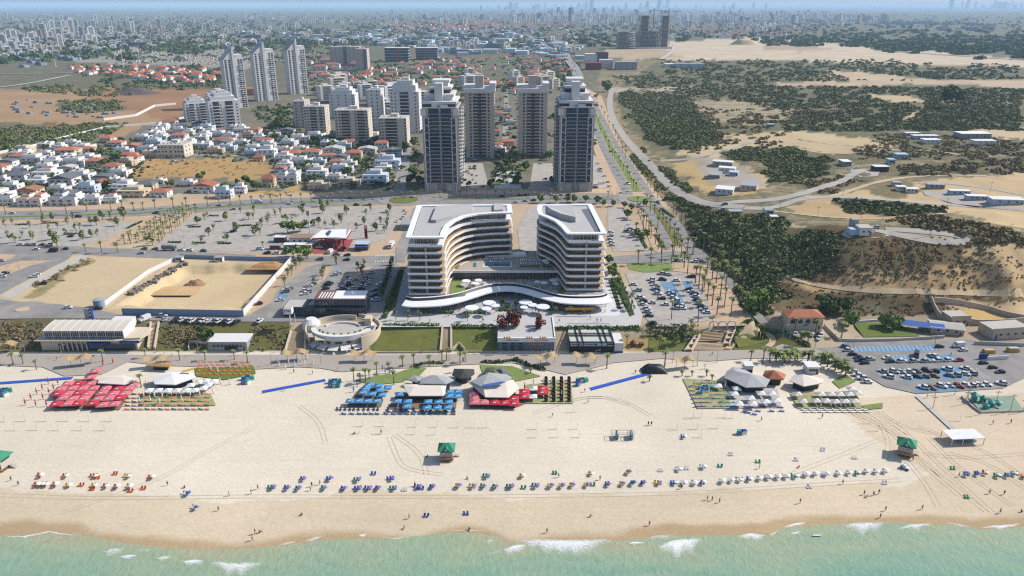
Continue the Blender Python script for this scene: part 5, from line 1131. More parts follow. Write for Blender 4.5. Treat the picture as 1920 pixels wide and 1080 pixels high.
for x,y in((600,290),(950,320),(1960-1100,300)):tree(*H_(x,y),'wide','around the green lawn at the cliff foot',.95)
for x,y in((470,200),(560,190),(420,170)):tree(*H_(x,y),'dark','at the cliff foot behind the lawn',.9)
tree(1775,203,'dark','alone in the far right scrub',3.6);tree(1139,172,'wide','at the top of the slope road',2.2)
tree(386,640,'dark','on the dry embankment above the white kiosk',.9)
for x,y in((1840,110),(1800,180)):tree(*G_(x,y),'wide','below the wooded slope by the car road',1.)
# trees among the houses
kk=0
for _ in range(2000):
 if kk>=110:break
 x=rt.uniform(-10,760);y=rt.uniform(250,378);p=flat(x,y,ZU)
 if inpoly(np.array([x]),np.array([y]),FIELD)[0]or(x<250 and y<262)or any(abs(p.x-a)<w_*.5+2 and-3<p.y-b<14 for a,b,w_ in HOUSES):continue
 if y>366-(x-250)*.03:continue
 kk+=1;tree(x,y,rt.choice(('dark','wide','street','dark')),'among the white houses of the town',rt.uniform(.55,.95))
for(x,y,s)in((515,265,1.3),(535,262,1.3),(545,248,1.2),(700,255,1),(590,270,.9),(625,275,.9),(705,272,1),(775,275,1),(780,300,1),(775,330,1),(785,345,.9),(935,300,1.1),(950,310,1.1),(945,330,1),(985,320,1.1),(980,300,1.2),(920,285,1),(970,345,.9),(880,350,.6),(920,350,.8),(1030,300,1),(1035,345,.8),(760,285,1.2),(770,345,1)):tree(x,y,'dark','around the foot of the towers',s)
# palms
WP='along the coast road'
for x,y in((1005,500),(1075,495),(1165,490),(1470,520),(1560,470),(1645,455),(1730,460),(1805,450),(1890,445),(655,510),(500,525),(45,530),(310,520),(835,505),(920,500),(1300,480),(1400,475)):palm(*A_(x,y),'mid',WP)
for x in range(40,1260,75):palm(*B_(x,440-x*.03),'mid',WP,.85)
for x,y in((1210,400),(1380,400),(1450,395),(1530,400),(1580,400),(1650,400),(1735,405),(1800,400),(1865,400),(1920,400)):palm(*B_(x,y),'mid',WP,.8)
for x in(160,290,365,720,440):palm(*C_4(x,400),'mid',WP,.8)
gv=0
for i in range(17):
 for j in range(4):
  f=i/16;g=j/3;x=(940+(1370-940)*f)*(1-g)+(1190+(1440-1190)*f)*g;y=(735-245*f)*(1-g)+(735-205*f)*g
  if rt.random()<.86:palm(*A_(x+rt.uniform(-8,8),y+rt.uniform(-5,5)),'mid','in the palm grove beside the big car park',.78)
for x,y in((645,810),(765,815),(885,815),(935,745),(980,750)):palm(*A_(x,y),'mid','where the side street meets the grove',.95)
palm(*B_(55,795),'mid','beside the filling station canopy',.8);palm(*B_(605,905),'mid','beside the filling station canopy',.8)
# boulevard rows
for row,(pa,pb)in enumerate((([(1104,200),(1128,248),(1146,288),(1176,330),(1192,360)],20),([(1116,190),(1148,245),(1170,288),(1208,335),(1232,372)],20),([(1214,388),(1232,410),(1256,440),(1275,466)],9),([(1252,388),(1290,430),(1326,470),(1352,500)],12),([(1196,392),(1206,420),(1222,450),(1240,475)],9))):
 P_=resample(np.array(pa,float),np.sum(np.hypot(*np.diff(np.array(pa,float),axis=0).T))/pb)
 for x,y in P_:palm(x+rt.uniform(-2,2),y+rt.uniform(-2,2),'tall' if row>1 else 'mid',('in the left row of the upper boulevard','in the right row of the upper boulevard','on the central strip of the lower boulevard','at the foot of the wooded slope','beside the boulevard footpath')[row],.85 if row>1 else .95)
for x,y in((1040,890),(1120,890),(1195,895),(1265,855),(1310,855),(1355,830),(1315,975),(1375,1045),(1400,1085),(1460,985),(1500,1020),(1555,875),(1560,960),(1590,1005),(1600,1080),(1665,995),(1685,1045),(1440,1085),(1530,1045),(1290,930),(945,905),(930,685),(985,645),(1030,685),(1210,840),(1240,760),(1090,640)):palm(*C_4(x,y),'tall','around the boulevard junction')
for x,y in((1425,45),(1465,95),(1500,135),(1535,205),(1560,75),(1590,150),(1640,205),(1660,35),(1700,125),(1740,180)):palm(*G_(x,y),'tall','on the sandy palm square')
for x,y in((1195,235),(1395,255),(895,155),(1090,100)):palm(*G_(x,y),'tall','in the right hand car park',.9)
for x,y in((1295,405),(1330,395),(1350,390),(1105,445),(1125,460),(860,445)):palm(*G_(x,y),'tall' if x>1200 else 'mid','near the sandpit by the promenade',.85)
for x,y in((710,605),(1145,590),(1790,545),(1880,565)):palm(*G_(x,y),'mid','on the seaward edge of the promenade',.95)
for x,y in((295,555),(395,575),(445,590),(505,612),(555,632),(580,655),(120,562),(200,545),(160,555),(60,550)):palm(*H_(x,y),'date','in the curved row behind the beach restaurant')
for x,y in((10,555),(245,422),(295,432),(200,325),(355,335),(550,372)):palm(*H_(x,y),'mid','near the villa with the arched windows')
for x,y in((735,695),(825,705),(850,685),(905,645),(1000,635),(1100,595),(1185,575),(1300,588),(1395,550),(1430,545),(1035,725),(1530,575),(1570,555),(780,720)):palm(*F_(x,y),'mid','around the blue parasol restaurant',.8)
for x,y in((275,612),(1095,525),(1060,745),(775,555),(1350,545),(1540,545),(1760,540),(1860,565),(175,572),(100,572)):palm(*E_(x,y),'mid','along the promenade at the red parasols',.8)
for x,y in((1990-960,700),(140,640),(1275,660),(1350,660),(1460,660),(1500,690)):palm(*G_(x,y)if x<1000 or x>1200 else G_(x,y),'young','in the beds between promenade and sand',.8)
# ---- ground cover and far woods: uncountable
def atv(px,py,dz=0.):
 d=ray(px,py);ts=130*1.02**np.arange(0,300);lo=np.full(len(px),np.nan);prev=np.zeros(len(px),bool)
 for a,b in zip(ts[:-1],ts[1:]):
  z=CAM_H+d[:,2]*b;hit=(z<hgt(d[:,0]*b,d[:,1]*b)+dz)&~prev;lo[hit]=a;prev|=hit
 t0=np.where(prev,lo,(ZU-CAM_H)/np.minimum(d[:,2],-1e-4));t1=np.where(prev,lo*1.02,t0)
 for _ in range(12):
  m=(t0+t1)/2;q=CAM_H+d[:,2]*m<hgt(d[:,0]*m,d[:,1]*m)+dz;t1=np.where(q,m,t1);t0=np.where(q,t0,m)
 X,Y=d[:,0]*t1,d[:,1]*t1;return X,Y,hgt(X,Y)
def bushes(name,polys,m,avoid=(),quads=12,kind='stuff',flatn=.7,seed=3):
 r=np.random.default_rng(seed);PXs=[];PYs=[];RS=[]
 for poly,n,r0,r1,thr in polys:
  xs=[p[0]for p in poly];ys_=[p[1]for p in poly];x=r.uniform(min(xs),max(xs),n*6);y=r.uniform(min(ys_),max(ys_),n*6);k=inpoly(x+(fbm(x/40,y/14,60)-.5)*70,y+(fbm(x/40,y/14,70)-.5)*26,poly)if kind=='stuff' and y.min()<540 else inpoly(x,y,poly)
  for a in avoid:k&=~inpoly(x,y,a)
  k&=fbm(x/16,y/5,40)>thr;x,y=x[k][:n],y[k][:n];PXs.append(x);PYs.append(y);RS.append(r.uniform(r0,r1,len(x)))
 px_,py_,rs=np.concatenate(PXs),np.concatenate(PYs),np.concatenate(RS);X,Y,Zt=atv(px_,py_);n=len(X);k=quads
 d=r.normal(size=(n,k,3));d[...,2]=np.abs(d[...,2])*.9+.05;d/=np.linalg.norm(d,axis=2,keepdims=True)
 R_=rs[:,None,None];P=d*R_*np.array([1,1,flatn])*r.uniform(.75,1.05,(n,k,1))+np.stack([X,Y,Zt],-1)[:,None]
 nn=d+r.normal(size=d.shape)*.4;nn/=np.linalg.norm(nn,axis=2,keepdims=True);a=np.cross(nn,r.normal(size=d.shape));a/=np.linalg.norm(a,axis=2,keepdims=True);b=np.cross(nn,a);h=R_*.62*r.uniform(.6,1.2,(n,k,1))
 V=np.stack([P-a*h,P+b*h*.8,P+a*h,P-b*h*.8+nn*h*.3],2).reshape(-1,3);F=np.arange(len(V)).reshape(-1,4)
 return tag(ob(name,npmesh(name,V,F,m)),kind=kind)
RD=[]
def rd_avoid(pts,w_):
 for a,b in zip(pts[:-1],pts[1:]):
  dx,dy=b[0]-a[0],b[1]-a[1];l=math.hypot(dx,dy)or 1;nx,ny=-dy/l*w_,dx/l*w_;RD.append([(a[0]+nx,a[1]+ny),(b[0]+nx,b[1]+ny),(b[0]-nx,b[1]-ny),(a[0]-nx,a[1]-ny)])
for pts,w_ in(([(1148,165),(1142,190),(1148,225),(1180,270),(1215,305),(1255,350),(1300,376),(1350,386),(1395,388)],9),([(1110,178),(1128,215),(1150,258),(1185,310),(1222,358),(1252,392)],6),([(1238,301),(1285,300),(1330,290),(1390,272),(1420,264)],6),([(1330,384),(1390,378),(1440,376),(1485,368),(1540,352),(1580,340),(1598,326),(1630,318)],6),([(1395,390),(1450,392),(1500,372),(1560,368),(1640,372),(1700,378),(1770,384),(1860,388),(1960,396)],7),([(1640,432),(1680,440),(1740,452),(1800,456),(1818,450),(1790,440),(1730,434),(1660,430)],4),([(1458,458),(1463,485),(1470,515),(1500,530),(1560,540),(1640,546),(1740,548),(1840,550),(1940,552)],5)):rd_avoid(pts,w_)
RD+=[[(1440,153),(1700,151),(1930,149),(1930,167),(1640,163),(1440,162)],[(1545,131),(1720,145),(1760,151),(1600,149)],[(1290,190),(1400,194),(1440,204),(1340,206)],[(1620,176),(1700,180),(1740,190),(1690,194),(1640,186)],[(1690,226),(1720,205),(1728,206),(1700,228)],[(1500,168),(1530,170),(1520,178),(1490,174)],[(1574,424),(1672,424),(1680,448),(1574,450)],[(1725,345),(1930,355),(1930,400),(1730,385)],[(1255,302),(1330,295),(1445,330),(1445,366),(1330,366)],[(1590,312),(1680,305),(1690,336),(1590,340)]]
bushes('scrub',[
([(1180,172),(1280,180),(1305,205),(1335,232),(1370,255),(1300,280),(1240,275),(1180,222),(1160,190)],2600,1.5,3.0,.25),([(1500,212),(1920,196),(1930,245),(1480,246),(1440,232)],2300,1.4,3.0,.32),([(1140,140),(1500,130),(1920,150),(1920,195),(1500,205),(1280,180)],2800,1.6,3.8,.38),
([(1340,284),(1480,276),(1570,305),(1565,325),(1440,345),(1400,330),(1460,310),(1380,300)],1300,1.2,2.6,.25),([(1290,400),(1440,400),(1475,430),(1465,555),(1430,596),(1390,550),(1345,490),(1280,425)],2200,1.0,2.8,.2),([(1180,260),(1205,275),(1262,330),(1330,385),(1320,400),(1285,395),(1228,345),(1190,300)],900,1.0,2.2,.25),
([(1560,372),(1700,378),(1770,392),(1760,406),(1600,396)],260,1.6,3,.3),([(1470,445),(1555,432),(1580,450),(1555,500),(1470,520)],420,1,2.2,.3),([(1235,112),(1640,116),(1920,126),(1920,150),(1240,135)],1100,2.2,5,.35),([(0,240),(110,234),(240,232),(170,262),(0,285),(-40,295)],800,1.6,3.4,.2),([(110,188),(225,190),(240,205),(110,212)],220,2,4,.3),([(60,165),(170,160),(300,165),(420,150),(425,165),(200,182),(80,178)],260,2.5,5,.35),([(40,165),(110,158),(110,175),(40,175)],60,2.5,5,.3),([(1000,108),(1060,95),(1090,120),(1075,160),(1040,150)],260,2.5,5,.3)],M_SC,RD,13,'stuff')
bushes('dry_scrub',[([(1290,400),(1440,400),(1475,430),(1465,555),(1430,596),(1390,550),(1345,490),(1280,425)],700,.8,2.0,.3),([(1140,140),(1500,130),(1920,150),(1920,240),(1500,240),(1300,230),(1180,180)],1800,1.2,2.6,.35),
([(1480,500),(1700,455),(1850,462),(1930,500),(1930,570),(1800,582),(1740,592),(1490,594),(1450,540)],1000,.35,.85,.45),([(1480,440),(1740,446),(1860,460),(1860,520),(1500,525)],800,.4,.95,.4),([(1480,345),(1560,335),(1660,310),(1920,298),(1930,325),(1800,326),(1660,332),(1540,365)],800,1,2.4,.4),([(1640,250),(1920,262),(1920,300),(1600,300)],1100,1.0,2.2,.38),([(1260,232),(1480,205),(1480,275),(1300,290)],350,1.4,3,.5),([(1280,150),(1920,150),(1920,240),(1300,230)],1500,1.4,3,.45),([(1660,414),(1780,404),(1900,437),(1930,470),(1860,458),(1740,432)],420,1,2.4,.35),([(-20,600),(80,605),(85,655),(-20,655)],260,.5,1.1,.35),([(300,612),(375,612),(372,655),(300,650)],200,.5,1.,.4),([(470,612),(540,608),(540,655),(470,658)],120,.4,.9,.45),([(1120,200),(1140,200),(1215,330),(1262,395),(1240,380),(1180,300)],260,.8,1.6,.3),([(60,545),(120,508),(165,485),(180,488),(110,528)],130,.5,1.1,.3),([(480,362),(560,354),(565,366),(490,372)],60,.4,.8,.3),([(225,318),(300,298),(480,302),(510,318),(330,332)],160,.5,1.0,.35)],M_SC2,RD,9,'stuff',.6,9)
bushes('distant_woods',[
([(-40,30),(700,22),(1500,22),(1940,24),(1940,110),(1300,75),(1080,90),(600,85),(-40,120)],3600,6,16,.38),([(480,70),(720,72),(720,92),(640,84),(520,92)],500,4,8,.25),([(200,84),(600,84),(700,100),(600,115),(240,120)],450,3,6,.45),([(1440,70),(1940,70),(1940,110),(1500,84)],700,6,14,.3),([(560,105),(1090,105),(1080,165),(860,200),(560,165)],900,2.6,5,.42),([(130,120),(430,128),(430,165),(200,160)],350,3,6,.38),([(690,165),(800,180),(790,260),(700,220)],120,2.5,4.5,.3),([(870,165),(1120,165),(1100,300),(880,300)],260,2.2,4,.3),([(930,290),(970,290),(975,345),(925,345)],70,1.5,3,.2),([(860,300),(905,300),(880,345),(862,345)],20,1.2,2,.3),([(560,255),(800,255),(795,350),(740,350),(560,290)],220,1.3,2.6,.42),([(-20,300),(240,262),(480,262),(740,262),(740,350),(520,345),(500,300),(300,290),(240,370),(-20,380)],1500,1.,2.3,.3),([(480,200),(570,190),(560,262),(470,262)],160,2.2,4.2,.3)],M_L3,(),12,'stuff',.75,15)
# low hedges and shrubs of the plaza and promenade: each run is one clipped hedge
def hedge(pts,w_,h,where,m=M_L2,lab='clipped green hedge'):
 W_=resample(np.array([[*at(x,y)[:2]]for x,y in pts]),1.2);r=np.random.default_rng(len(W_));V=[];F=[]
 for p in W_:
  for _ in range(16):
   q=np.array([p[0]+r.uniform(-w_,w_),p[1]+r.uniform(-w_,w_),0]);z=float(hgt(q[0],q[1]))+h*r.uniform(.15,1);a=r.normal(size=3);a/=np.linalg.norm(a);b=np.cross(a,r.normal(size=3));b/=np.linalg.norm(b);s=r.uniform(.35,.7);c=np.array([q[0],q[1],z]);k=len(V);V+=[c-a*s,c+b*s,c+a*s,c-b*s];F.append((k,k+1,k+2,k+3))
 o=tag(ob('hedge',npmesh('hedge',np.array(V),np.array(F),m)),None,'hedge','hedges');NM.add(o,lab,where,pts[0][0])
for pts in([(1043,617),(1100,617),(1198,617)],[(850,614),(930,614)],[(722,612),(820,612)]):hedge(pts,.8,1.3,'along the edge of the stone plaza')
hedge([(1216,622),(1260,624),(1300,626)],3,2.6,'above the sandpit',M_L3,'thick dark hedge');hedge([(1370,645),(1385,618),(1420,606),(1470,625),(1515,648)],1.0,1.2,'curving around the memorial lawn');hedge([(1380,545),(1400,580),(1418,606)],1.2,1.4,'beside the slope road');hedge([(1240,393),(1262,408)],1,1,'on the boulevard')
for pts in([(720,598),(735,560),(752,510)],):hedge(pts,1.2,1.5,'at the left foot of the hotel',M_L3)
for i,(a,b_)in enumerate((((1198,440),(1212,466)),((1229,442),(1245,464)),((1390,424),(1400,424)))):hedge([a,b_],.7,.9,'along the boulevard footpath')
hedge([(965,675),(985,684),(1018,694)],1.2,1.2,'beside the promenade steps',M_L3);hedge([(905,680),(940,680),(965,676)],.8,1.0,'behind the small restaurant lawn',M_L3);hedge([(775,688),(800,682),(830,682)],.8,1.,'behind the blue parasol restaurant')
for(x0,x1,y)in((790,815,586),(825,850,588),(870,905,588),(935,965,583),(1030,1050,584),(1060,1105,586)):hedge([(x0,y),(x1,y)],.9,1.0,'in the planters before the hotel shops')
for pts in([(31,422),(52,421)],[(80,419),(105,418)],[(122,440),(143,439)],[(318,455),(338,455)],[(363,456),(384,456)],[(412,457),(432,457)],[(356,426),(375,426)],[(450,424),(470,423)],[(393,405),(408,405)],[(240,428),(265,416)]):hedge(pts,.9,.7,'in the left car park islands',M_L3,'low dark planting strip')
# ------------------------------------------------------------------ cars
def car_meshes(c,name,kind='car'):
 m=mat('paint_'+name,c,.25,.03,.2,spec=.6);L,W2,H={'car':(4.3,.88,1.45),'suv':(4.7,.95,1.75),'van':(5.6,1.02,2.4),'truck':(8.5,1.25,3.2)}[kind];h=L/2;b=MB()
 def loft(secs,mb):
  n0=len(mb.v)
  for x,y,z0,z1 in secs:mb.v+=[(x,-y,z0),(x,-y*.96,z1),(x,y*.96,z1),(x,y,z0)]
  for i in range(len(secs)-1):
   q=n0+i*4
   for j in range(4):k=(j+1)%4;mb.f.append((q+j,q+4+j,q+4+k,q+k));mb.mi.append(mb.m)
  mb.f.append(tuple(n0+j for j in range(4)));e=n0+(len(secs)-1)*4;mb.f.append((e+3,e+2,e+1,e));mb.mi+=[0,0]
 if kind in('car','suv'):
  zb=H*.6;loft([(-h,W2*.86,.35,zb*.8),(-h*.94,W2*.97,.25,zb),(-h*.3,W2,.22,zb),(h*.45,W2,.22,zb*.98),(h*.9,W2*.95,.25,zb*.82),(h,W2*.82,.35,zb*.6)],b)
  g=MB();loft([(-h*.9 if kind=='suv' else-h*.78,W2*.86,zb-.02,zb),(-h*.62,W2*.8,zb-.02,H-.06),(h*.08,W2*.8,zb-.02,H-.06),(h*.44,W2*.86,zb-.02,zb)],g);r=MB().box(-h*.6,h*.06,-W2*.78,W2*.78,H-.07,H)
 elif kind=='van':
  loft([(-h,W2,.3,H),(h*.45,W2,.3,H),(h*.62,W2,.3,H*.72),(h*.97,W2*.95,.3,H*.5),(h,W2*.9,.35,H*.4)],b);g=MB();loft([(h*.44,W2*1.01,H*.55,H*.9),(h*.66,W2*1.01,H*.53,H*.7),(h*.72,W2*.9,H*.52,H*.6)],g);r=MB().box(-h*.98,h*.43,-W2*.95,W2*.95,H,H+.04)
 else:
  b.box(h*.55,h,-W2,W2,.5,H*.85).box(-h,h*.5,-W2*.9,W2*.9,.7,1.0);g=MB().box(h*.97,h+.02,-W2*.9,W2*.9,H*.5,H*.78);r=MB().box(-h,h*.5,-W2,W2,1.0,H)
 wh=MB();k=10;rr=.33 if kind!='truck' else .5
 for y in(-.12,.12):wh.v+=[(rr*math.cos(2*math.pi*i/k),y,rr*math.sin(2*math.pi*i/k))for i in range(k)]
 for i in range(k):j=(i+1)%k;wh.f.append((i,j,k+j,k+i))
 wh.f+=[tuple(range(k-1,-1,-1)),tuple(range(k,2*k))];wm=wh.mesh('wheel',M_KERB);P=[('body',b.mesh('body',m)),('windows',g.mesh('windows',M_WIN)),('roof' if kind!='truck' else 'load_bed',r.mesh('roof',m))]
 for x in(-h*.6,h*.62):
  for y in(-W2*.95,W2*.95):P.append(('wheel',wm,(x,y,rr)))
 lm=MB().box(-.04,.04,-.16,.16,-.08,.08).mesh('headlight',M_WHITE)
 for y in(-W2*.62,W2*.62):P.append(('headlight',lm,(h*.97,y,.62 if kind!='truck' else .9)))
 return P
CC={'w':('white',(246,246,246)),'s':('silver',(200,204,208)),'g':('grey',(128,132,138)),'k':('black',(44,46,52)),'b':('blue',(74,112,168)),'n':('navy',(48,58,88)),'r':('red',(170,44,52)),'o':('bronze',(150,104,74)),'t':('teal',(70,140,160))}
CARP={};rc_=random.Random(3)
def car(px,py,c,where,head=0.,kind=None):
 kind=kind or rc_.choice(('car','car','car','suv'));key=(c,kind)
 if key not in CARP:CARP[key]=car_meshes(CC[c][1],CC[c][0],kind)
 p=at(px,py,.24 if kind!='truck' else .2);t=put(CARP[key],{'van':'parked_van','truck':'truck'}.get(kind,'parked_car'),'',{'van':'van','truck':'truck'}.get(kind,'car'),p,R(head)+(math.pi if rc_.random()<.5 else 0)+rc_.uniform(-.04,.04),'vehicles of the coast');NM.add(t,CC[c][0]+' '+{'suv':'tall hatchback','car':'low car','van':'van','truck':'truck'}[kind],where,px)
def cars(fn,lst,where,head):
 for q in lst:car(*fn(q[0],q[1]),q[2],where,q[4]if len(q)>4 else head,q[3]if len(q)>3 else None)
W1='in the beach car park with blue bays'
cars(H_,[(580,442,'t'),(605,472,'w'),(635,503,'k'),(675,527,'k'),(690,548,'n'),(725,568,'k'),(765,540,'s'),(890,530,'w'),(915,558,'k'),(1005,556,'w','suv'),(1095,555,'s'),(1110,515,'k','van',60),(1185,555,'s'),(1235,515,'w','suv',-60),(1265,550,'w','suv'),(1355,548,'w','suv'),(1430,548,'r'),(1285,445,'k'),(1425,440,'w','van'),(1465,470,'w'),(1615,568,'k'),(1685,602,'k'),(1740,636,'k'),(1165,752,'w',None,-35),(1220,755,'o',None,-35),(1300,742,'w',None,-35),(1360,738,'w',None,-35),(1430,742,'r',None,-35),(1480,732,'w',None,-35),(1530,733,'w',None,-35),(1580,731,'w',None,-35),(1640,728,'w',None,-35),(1750,722,'w','suv',-30)],W1,8)
cars(H_,[(862,630,'s'),(905,672,'w'),(945,632,'w'),(995,634,'s'),(1040,674,'w'),(1065,632,'w'),(1115,629,'g'),(1120,670,'k'),(1175,668,'g'),(1190,625,'k','suv'),(1250,628,'k'),(1250,666,'o'),(1345,614,'w'),(1365,662,'g'),(1410,658,'s'),(1480,608,'w'),(1480,650,'w'),(1530,648,'s')],W1,-32)
cars(H_,[(640,632,'w'),(670,657,'w'),(705,682,'w','suv'),(745,708,'w'),(370,548,'w','van',20),(520,585,'k'),(450,560,'g'),(575,600,'s')],'behind the right beach restaurant',-10)
cars(H_,[(205,352,'s',None,60),(285,347,'k',None,60),(330,352,'w',None,60),(370,357,'k',None,60),(400,360,'w',None,60),(382,382,'w',None,50)],'in front of the villa with arched windows',60)
W2_='in the car park right of the hotel'
cars(G_,[(945,22,'s'),(965,77,'w'),(985,102,'k'),(985,127,'w'),(1010,157,'w'),(1020,182,'s'),(1030,212,'k'),(1050,115,'w'),(1050,272,'k','suv'),(1070,12,'w'),(1085,20,'b'),(1095,47,'w'),(1125,83,'k'),(1150,128,'w'),(1185,37,'w'),(1200,53,'s'),(1210,77,'w'),(1230,102,'w','suv'),(1245,132,'k'),(1270,137,'w'),(1280,157,'w'),(1230,157,'s'),(1330,12,'n'),(1345,32,'w'),(1370,47,'k'),(1380,67,'w'),(1390,94,'k'),(1405,122,'w'),(1425,147,'k'),(1440,167,'w'),(1460,187,'w'),(1300,295,'s',None,80)],W2_,-14)
cars(C_4,[(915,1058,'w'),(1045,1023,'w'),(1060,1042,'s'),(1070,1062,'w'),(1130,1022,'n'),(1235,1028,'w'),(1120,978,'s'),(1170,982,'w'),(1345,1000,'k')],W2_,-14)
cars(C_4,[(880,642,'k'),(890,662,'w'),(905,683,'w'),(740,692,'s'),(735,716,'w'),(745,740,'w'),(750,762,'w'),(845,573,'s'),(740,665,'w'),(860,660,'g'),(900,650,'b')],'in the upper car park between hotel and boulevard',5)
cars(C_4,[(1270,882,'w',None,-8),(1370,886,'w',None,-8),(810,372,'w',None,20),(1100,440,'s',None,-70),(870,300,'w',None,-60),(740,60,'k',None,-65),(1420,880,'s',None,-10),(1240,880,'k',None,-8),(1050,395,'w',None,10)],'driving near the boulevard junction',-10)
W3='behind the black restaurant'
cars(B_,[(430,1052,'s'),(400,1068,'w'),(535,1062,'k'),(550,1050,'k'),(690,1043,'w'),(700,1062,'k'),(740,1023,'s'),(830,1010,'r'),(830,1028,'w'),(815,1047,'k'),(840,1053,'w'),(800,1072,'w'),(860,968,'w'),(620,972,'w'),(590,985,'s'),(700,1030,'w'),(930,1060,'w')],W3,22)
cars(F_,[(230,16,'w'),(250,8,'k'),(220,33,'g'),(180,95,'w'),(370,22,'w'),(390,34,'s'),(365,48,'w'),(525,8,'k'),(660,17,'k'),(895,93,'w','suv',5),(30,252,'w','suv',75),(20,122,'n',None,20),(720,12,'w'),(790,8,'k'),(760,40,'s'),(640,8,'w'),(890,20,'g'),(885,60,'b')],W3,22)
cars(E_,[(1320,245,'k'),(1370,243,'w'),(1405,250,'k'),(1445,250,'w'),(1485,253,'k'),(1525,250,'w'),(1565,254,'w'),(1605,254,'g'),(1645,254,'w'),(1690,254,'k'),(1730,257,'w'),(1775,257,'k')],'along the sand pit fence',62)
cars(E_,[(1088,240,'w','van',60),(1030,222,'n',None,60),(1220,215,'s',None,3),(1240,240,'s',None,62),(510,152,'w',None,12),(740,158,'k',None,15)],'on the street behind the blue signed building',0)
cars(A_,[(150,758,'w'),(205,758,'s'),(250,760,'s'),(315,760,'r'),(375,760,'w'),(270,792,'w'),(490,790,'n'),(1085,788,'g'),(1165,790,'g'),(1060,822,'s'),(1360,799,'w'),(1425,800,'w'),(1530,804,'b'),(1270,795,'g','truck'),(400,806,'k','van')],'on the street along the big car parks',-2)
cars(A_,[(45,972,'n',None,20),(12,998,'w',None,20),(255,998,'w',None,18),(275,985,'w',None,18),(320,1052,'k',None,22),(10,880,'s',None,15)],'on the diagonal road beside the sandy lot',18)
cars(A_,[(90,522,'w'),(1170,520,'n'),(1640,460,'w'),(590,547,'k'),(1750,492,'s')],'on the coast road',4)
cars(A_,[(1300,130,'w'),(1330,140,'s'),(1400,150,'r'),(1370,125,'w'),(1285,150,'w'),(1750,655,'k'),(530,695,'k')],'parked by the dry field and the lots',0)
cars(B_,[(250,452,'w'),(455,406,'w'),(515,403,'w'),(705,409,'n'),(18,440,'w','van'),(350,457,'b')],'on the coast road',2)
cars(B_,[(755,460,'k'),(820,460,'w'),(848,460,'g'),(1130,522,'w',None,70),(1060,582,'w',None,70),(1100,560,'s',None,70),(1120,500,'w',None,70)],'behind the hotel',2)
cars(B_,[(1015,772,'w','truck',84),(85,822,'k'),(150,823,'w'),(215,824,'s'),(480,868,'g'),(605,835,'b'),(685,837,'k'),(680,872,'k'),(475,780,'w'),(560,815,'w','van',80),(30,792,'w'),(640,800,'k'),(650,790,'k'),(490,765,'g')],'around the filling station',-2)
cars(B_,[(1585,330,'s'),(1560,275,'k'),(1605,290,'s'),(1640,120,'w'),(1700,325,'n'),(1320-960+1480,395,'k'),(1420,340,'w'),(1580,210,'w')],'in the forecourt between the glass towers',0)
cars(C_4,[(230,385,'s'),(300,385,'w'),(370,385,'w'),(420,385,'k'),(60,385,'n'),(110,385,'k'),(160,425,'k'),(100,430,'s'),(30,440,'w'),(250,265,'k'),(210,150,'w')],'along the coast road by the right glass tower',0)
cars(C_4,[(630,315,'w'),(670,300,'w','van'),(715,290,'s'),(730,320,'w'),(650,200,'w'),(660,210,'s'),(690,245,'w'),(640,150,'w'),(660,190,'k'),(625,330,'k')],'in the lot right of the right glass tower',20)
cars(D_4,[(805,632,'s',None,-25),(-325,455,'g',None,-10),(-345,495,'s',None,-5),(640,190,'w',None,10),(660,185,'s',None,10),(600,195,'w',None,10)],'among the hill huts and tracks',0)
# ------------------------------------------------------------------ small buildings
def shed(label,px,py,wpx,h,d,wall,roof,cat='hut',name='shed',rz=0.,ov=.4,pitch=0.,nwin=3,hip=False):
 p=at(px,py);f=p.y*FW[1]+(p.z-CAM_H)*FW[2];hw=wpx*f/FOC/2;t=thing(name,label,cat,p,R(rz));child(t,'wall',MB().box(-hw,hw,0,d,-1.5,h),wall);r=MB()
 if hip:q=[(-hw-ov,-ov),(hw+ov,-ov),(hw+ov,d+ov),(-hw-ov,d+ov)];a,b_=(-hw*.5,d/2,h+pitch),(hw*.5,d/2,h+pitch);q=[(x,y,h+.01)for x,y in q];r.quad(q[0],q[1],b_,a).quad(q[1],q[2],b_).quad(q[2],q[3],a,b_).quad(q[3],q[0],a).quad(*q[::-1])
 elif pitch:q=[(-hw-ov,-ov,h),(hw+ov,-ov,h),(hw+ov,d+ov,h),(-hw-ov,d+ov,h)];a,b_=(-hw-ov,d/2,h+pitch),(hw+ov,d/2,h+pitch);r.quad(q[0],q[1],b_,a).quad(q[2],q[3],a,b_).quad(q[1],q[2],b_).quad(q[3],q[0],a).quad(*q[::-1])
 else:r.box(-hw-ov,hw+ov,-ov,d+ov,h+.002,h+.25)
 child(t,'roof',r,roof);wm=MB().box(-.6,.6,-.06,.1,0,1.1).mesh('window',M_WIN)
 for i in range(nwin):ob('window',wm,t,(hw*(-.8+1.6*(i+.5)/nwin),0,h*.42))
 child(t,'door',MB().box(hw*.86-.9,hw*.86,-.05,.1,0,2.0),mat('door_brown',(120,90,70)));return t
M_SHB=mat('shed_blue',(196,214,232));M_STONE=mat('stone_wall',(214,196,176),.9,.12,.6);M_TENT=mat('tent_white',(240,238,234),.85,.05,.4,k=.66);M_CLR=mat('clad_cream',(232,216,190),.85,.06,.4)
for q in(('long open white-roofed shelter of the fenced yard on the slope',1354,312,36,4,8,M_GREY,M_HWH),('white block house under the open shelter',1362,324,30,4,8,M_HWH,M_HWH),('grey ribbed hut in the yard, left row',1338,335,22,3,16,M_GREY,M_GREY),('barrel white hut at the low end of the yard',1357,365,32,4,12,M_TENT,M_HWH),('long beige block with grey roof, right row of the yard',1402,358,30,4,18,M_CLR,M_GREY),('small blue-white hut in the middle of the yard',1375,330,16,3,8,M_SHB,M_SHB)):shed(q[0],*q[1:6],q[6],q[7],'hut','hut',-22)
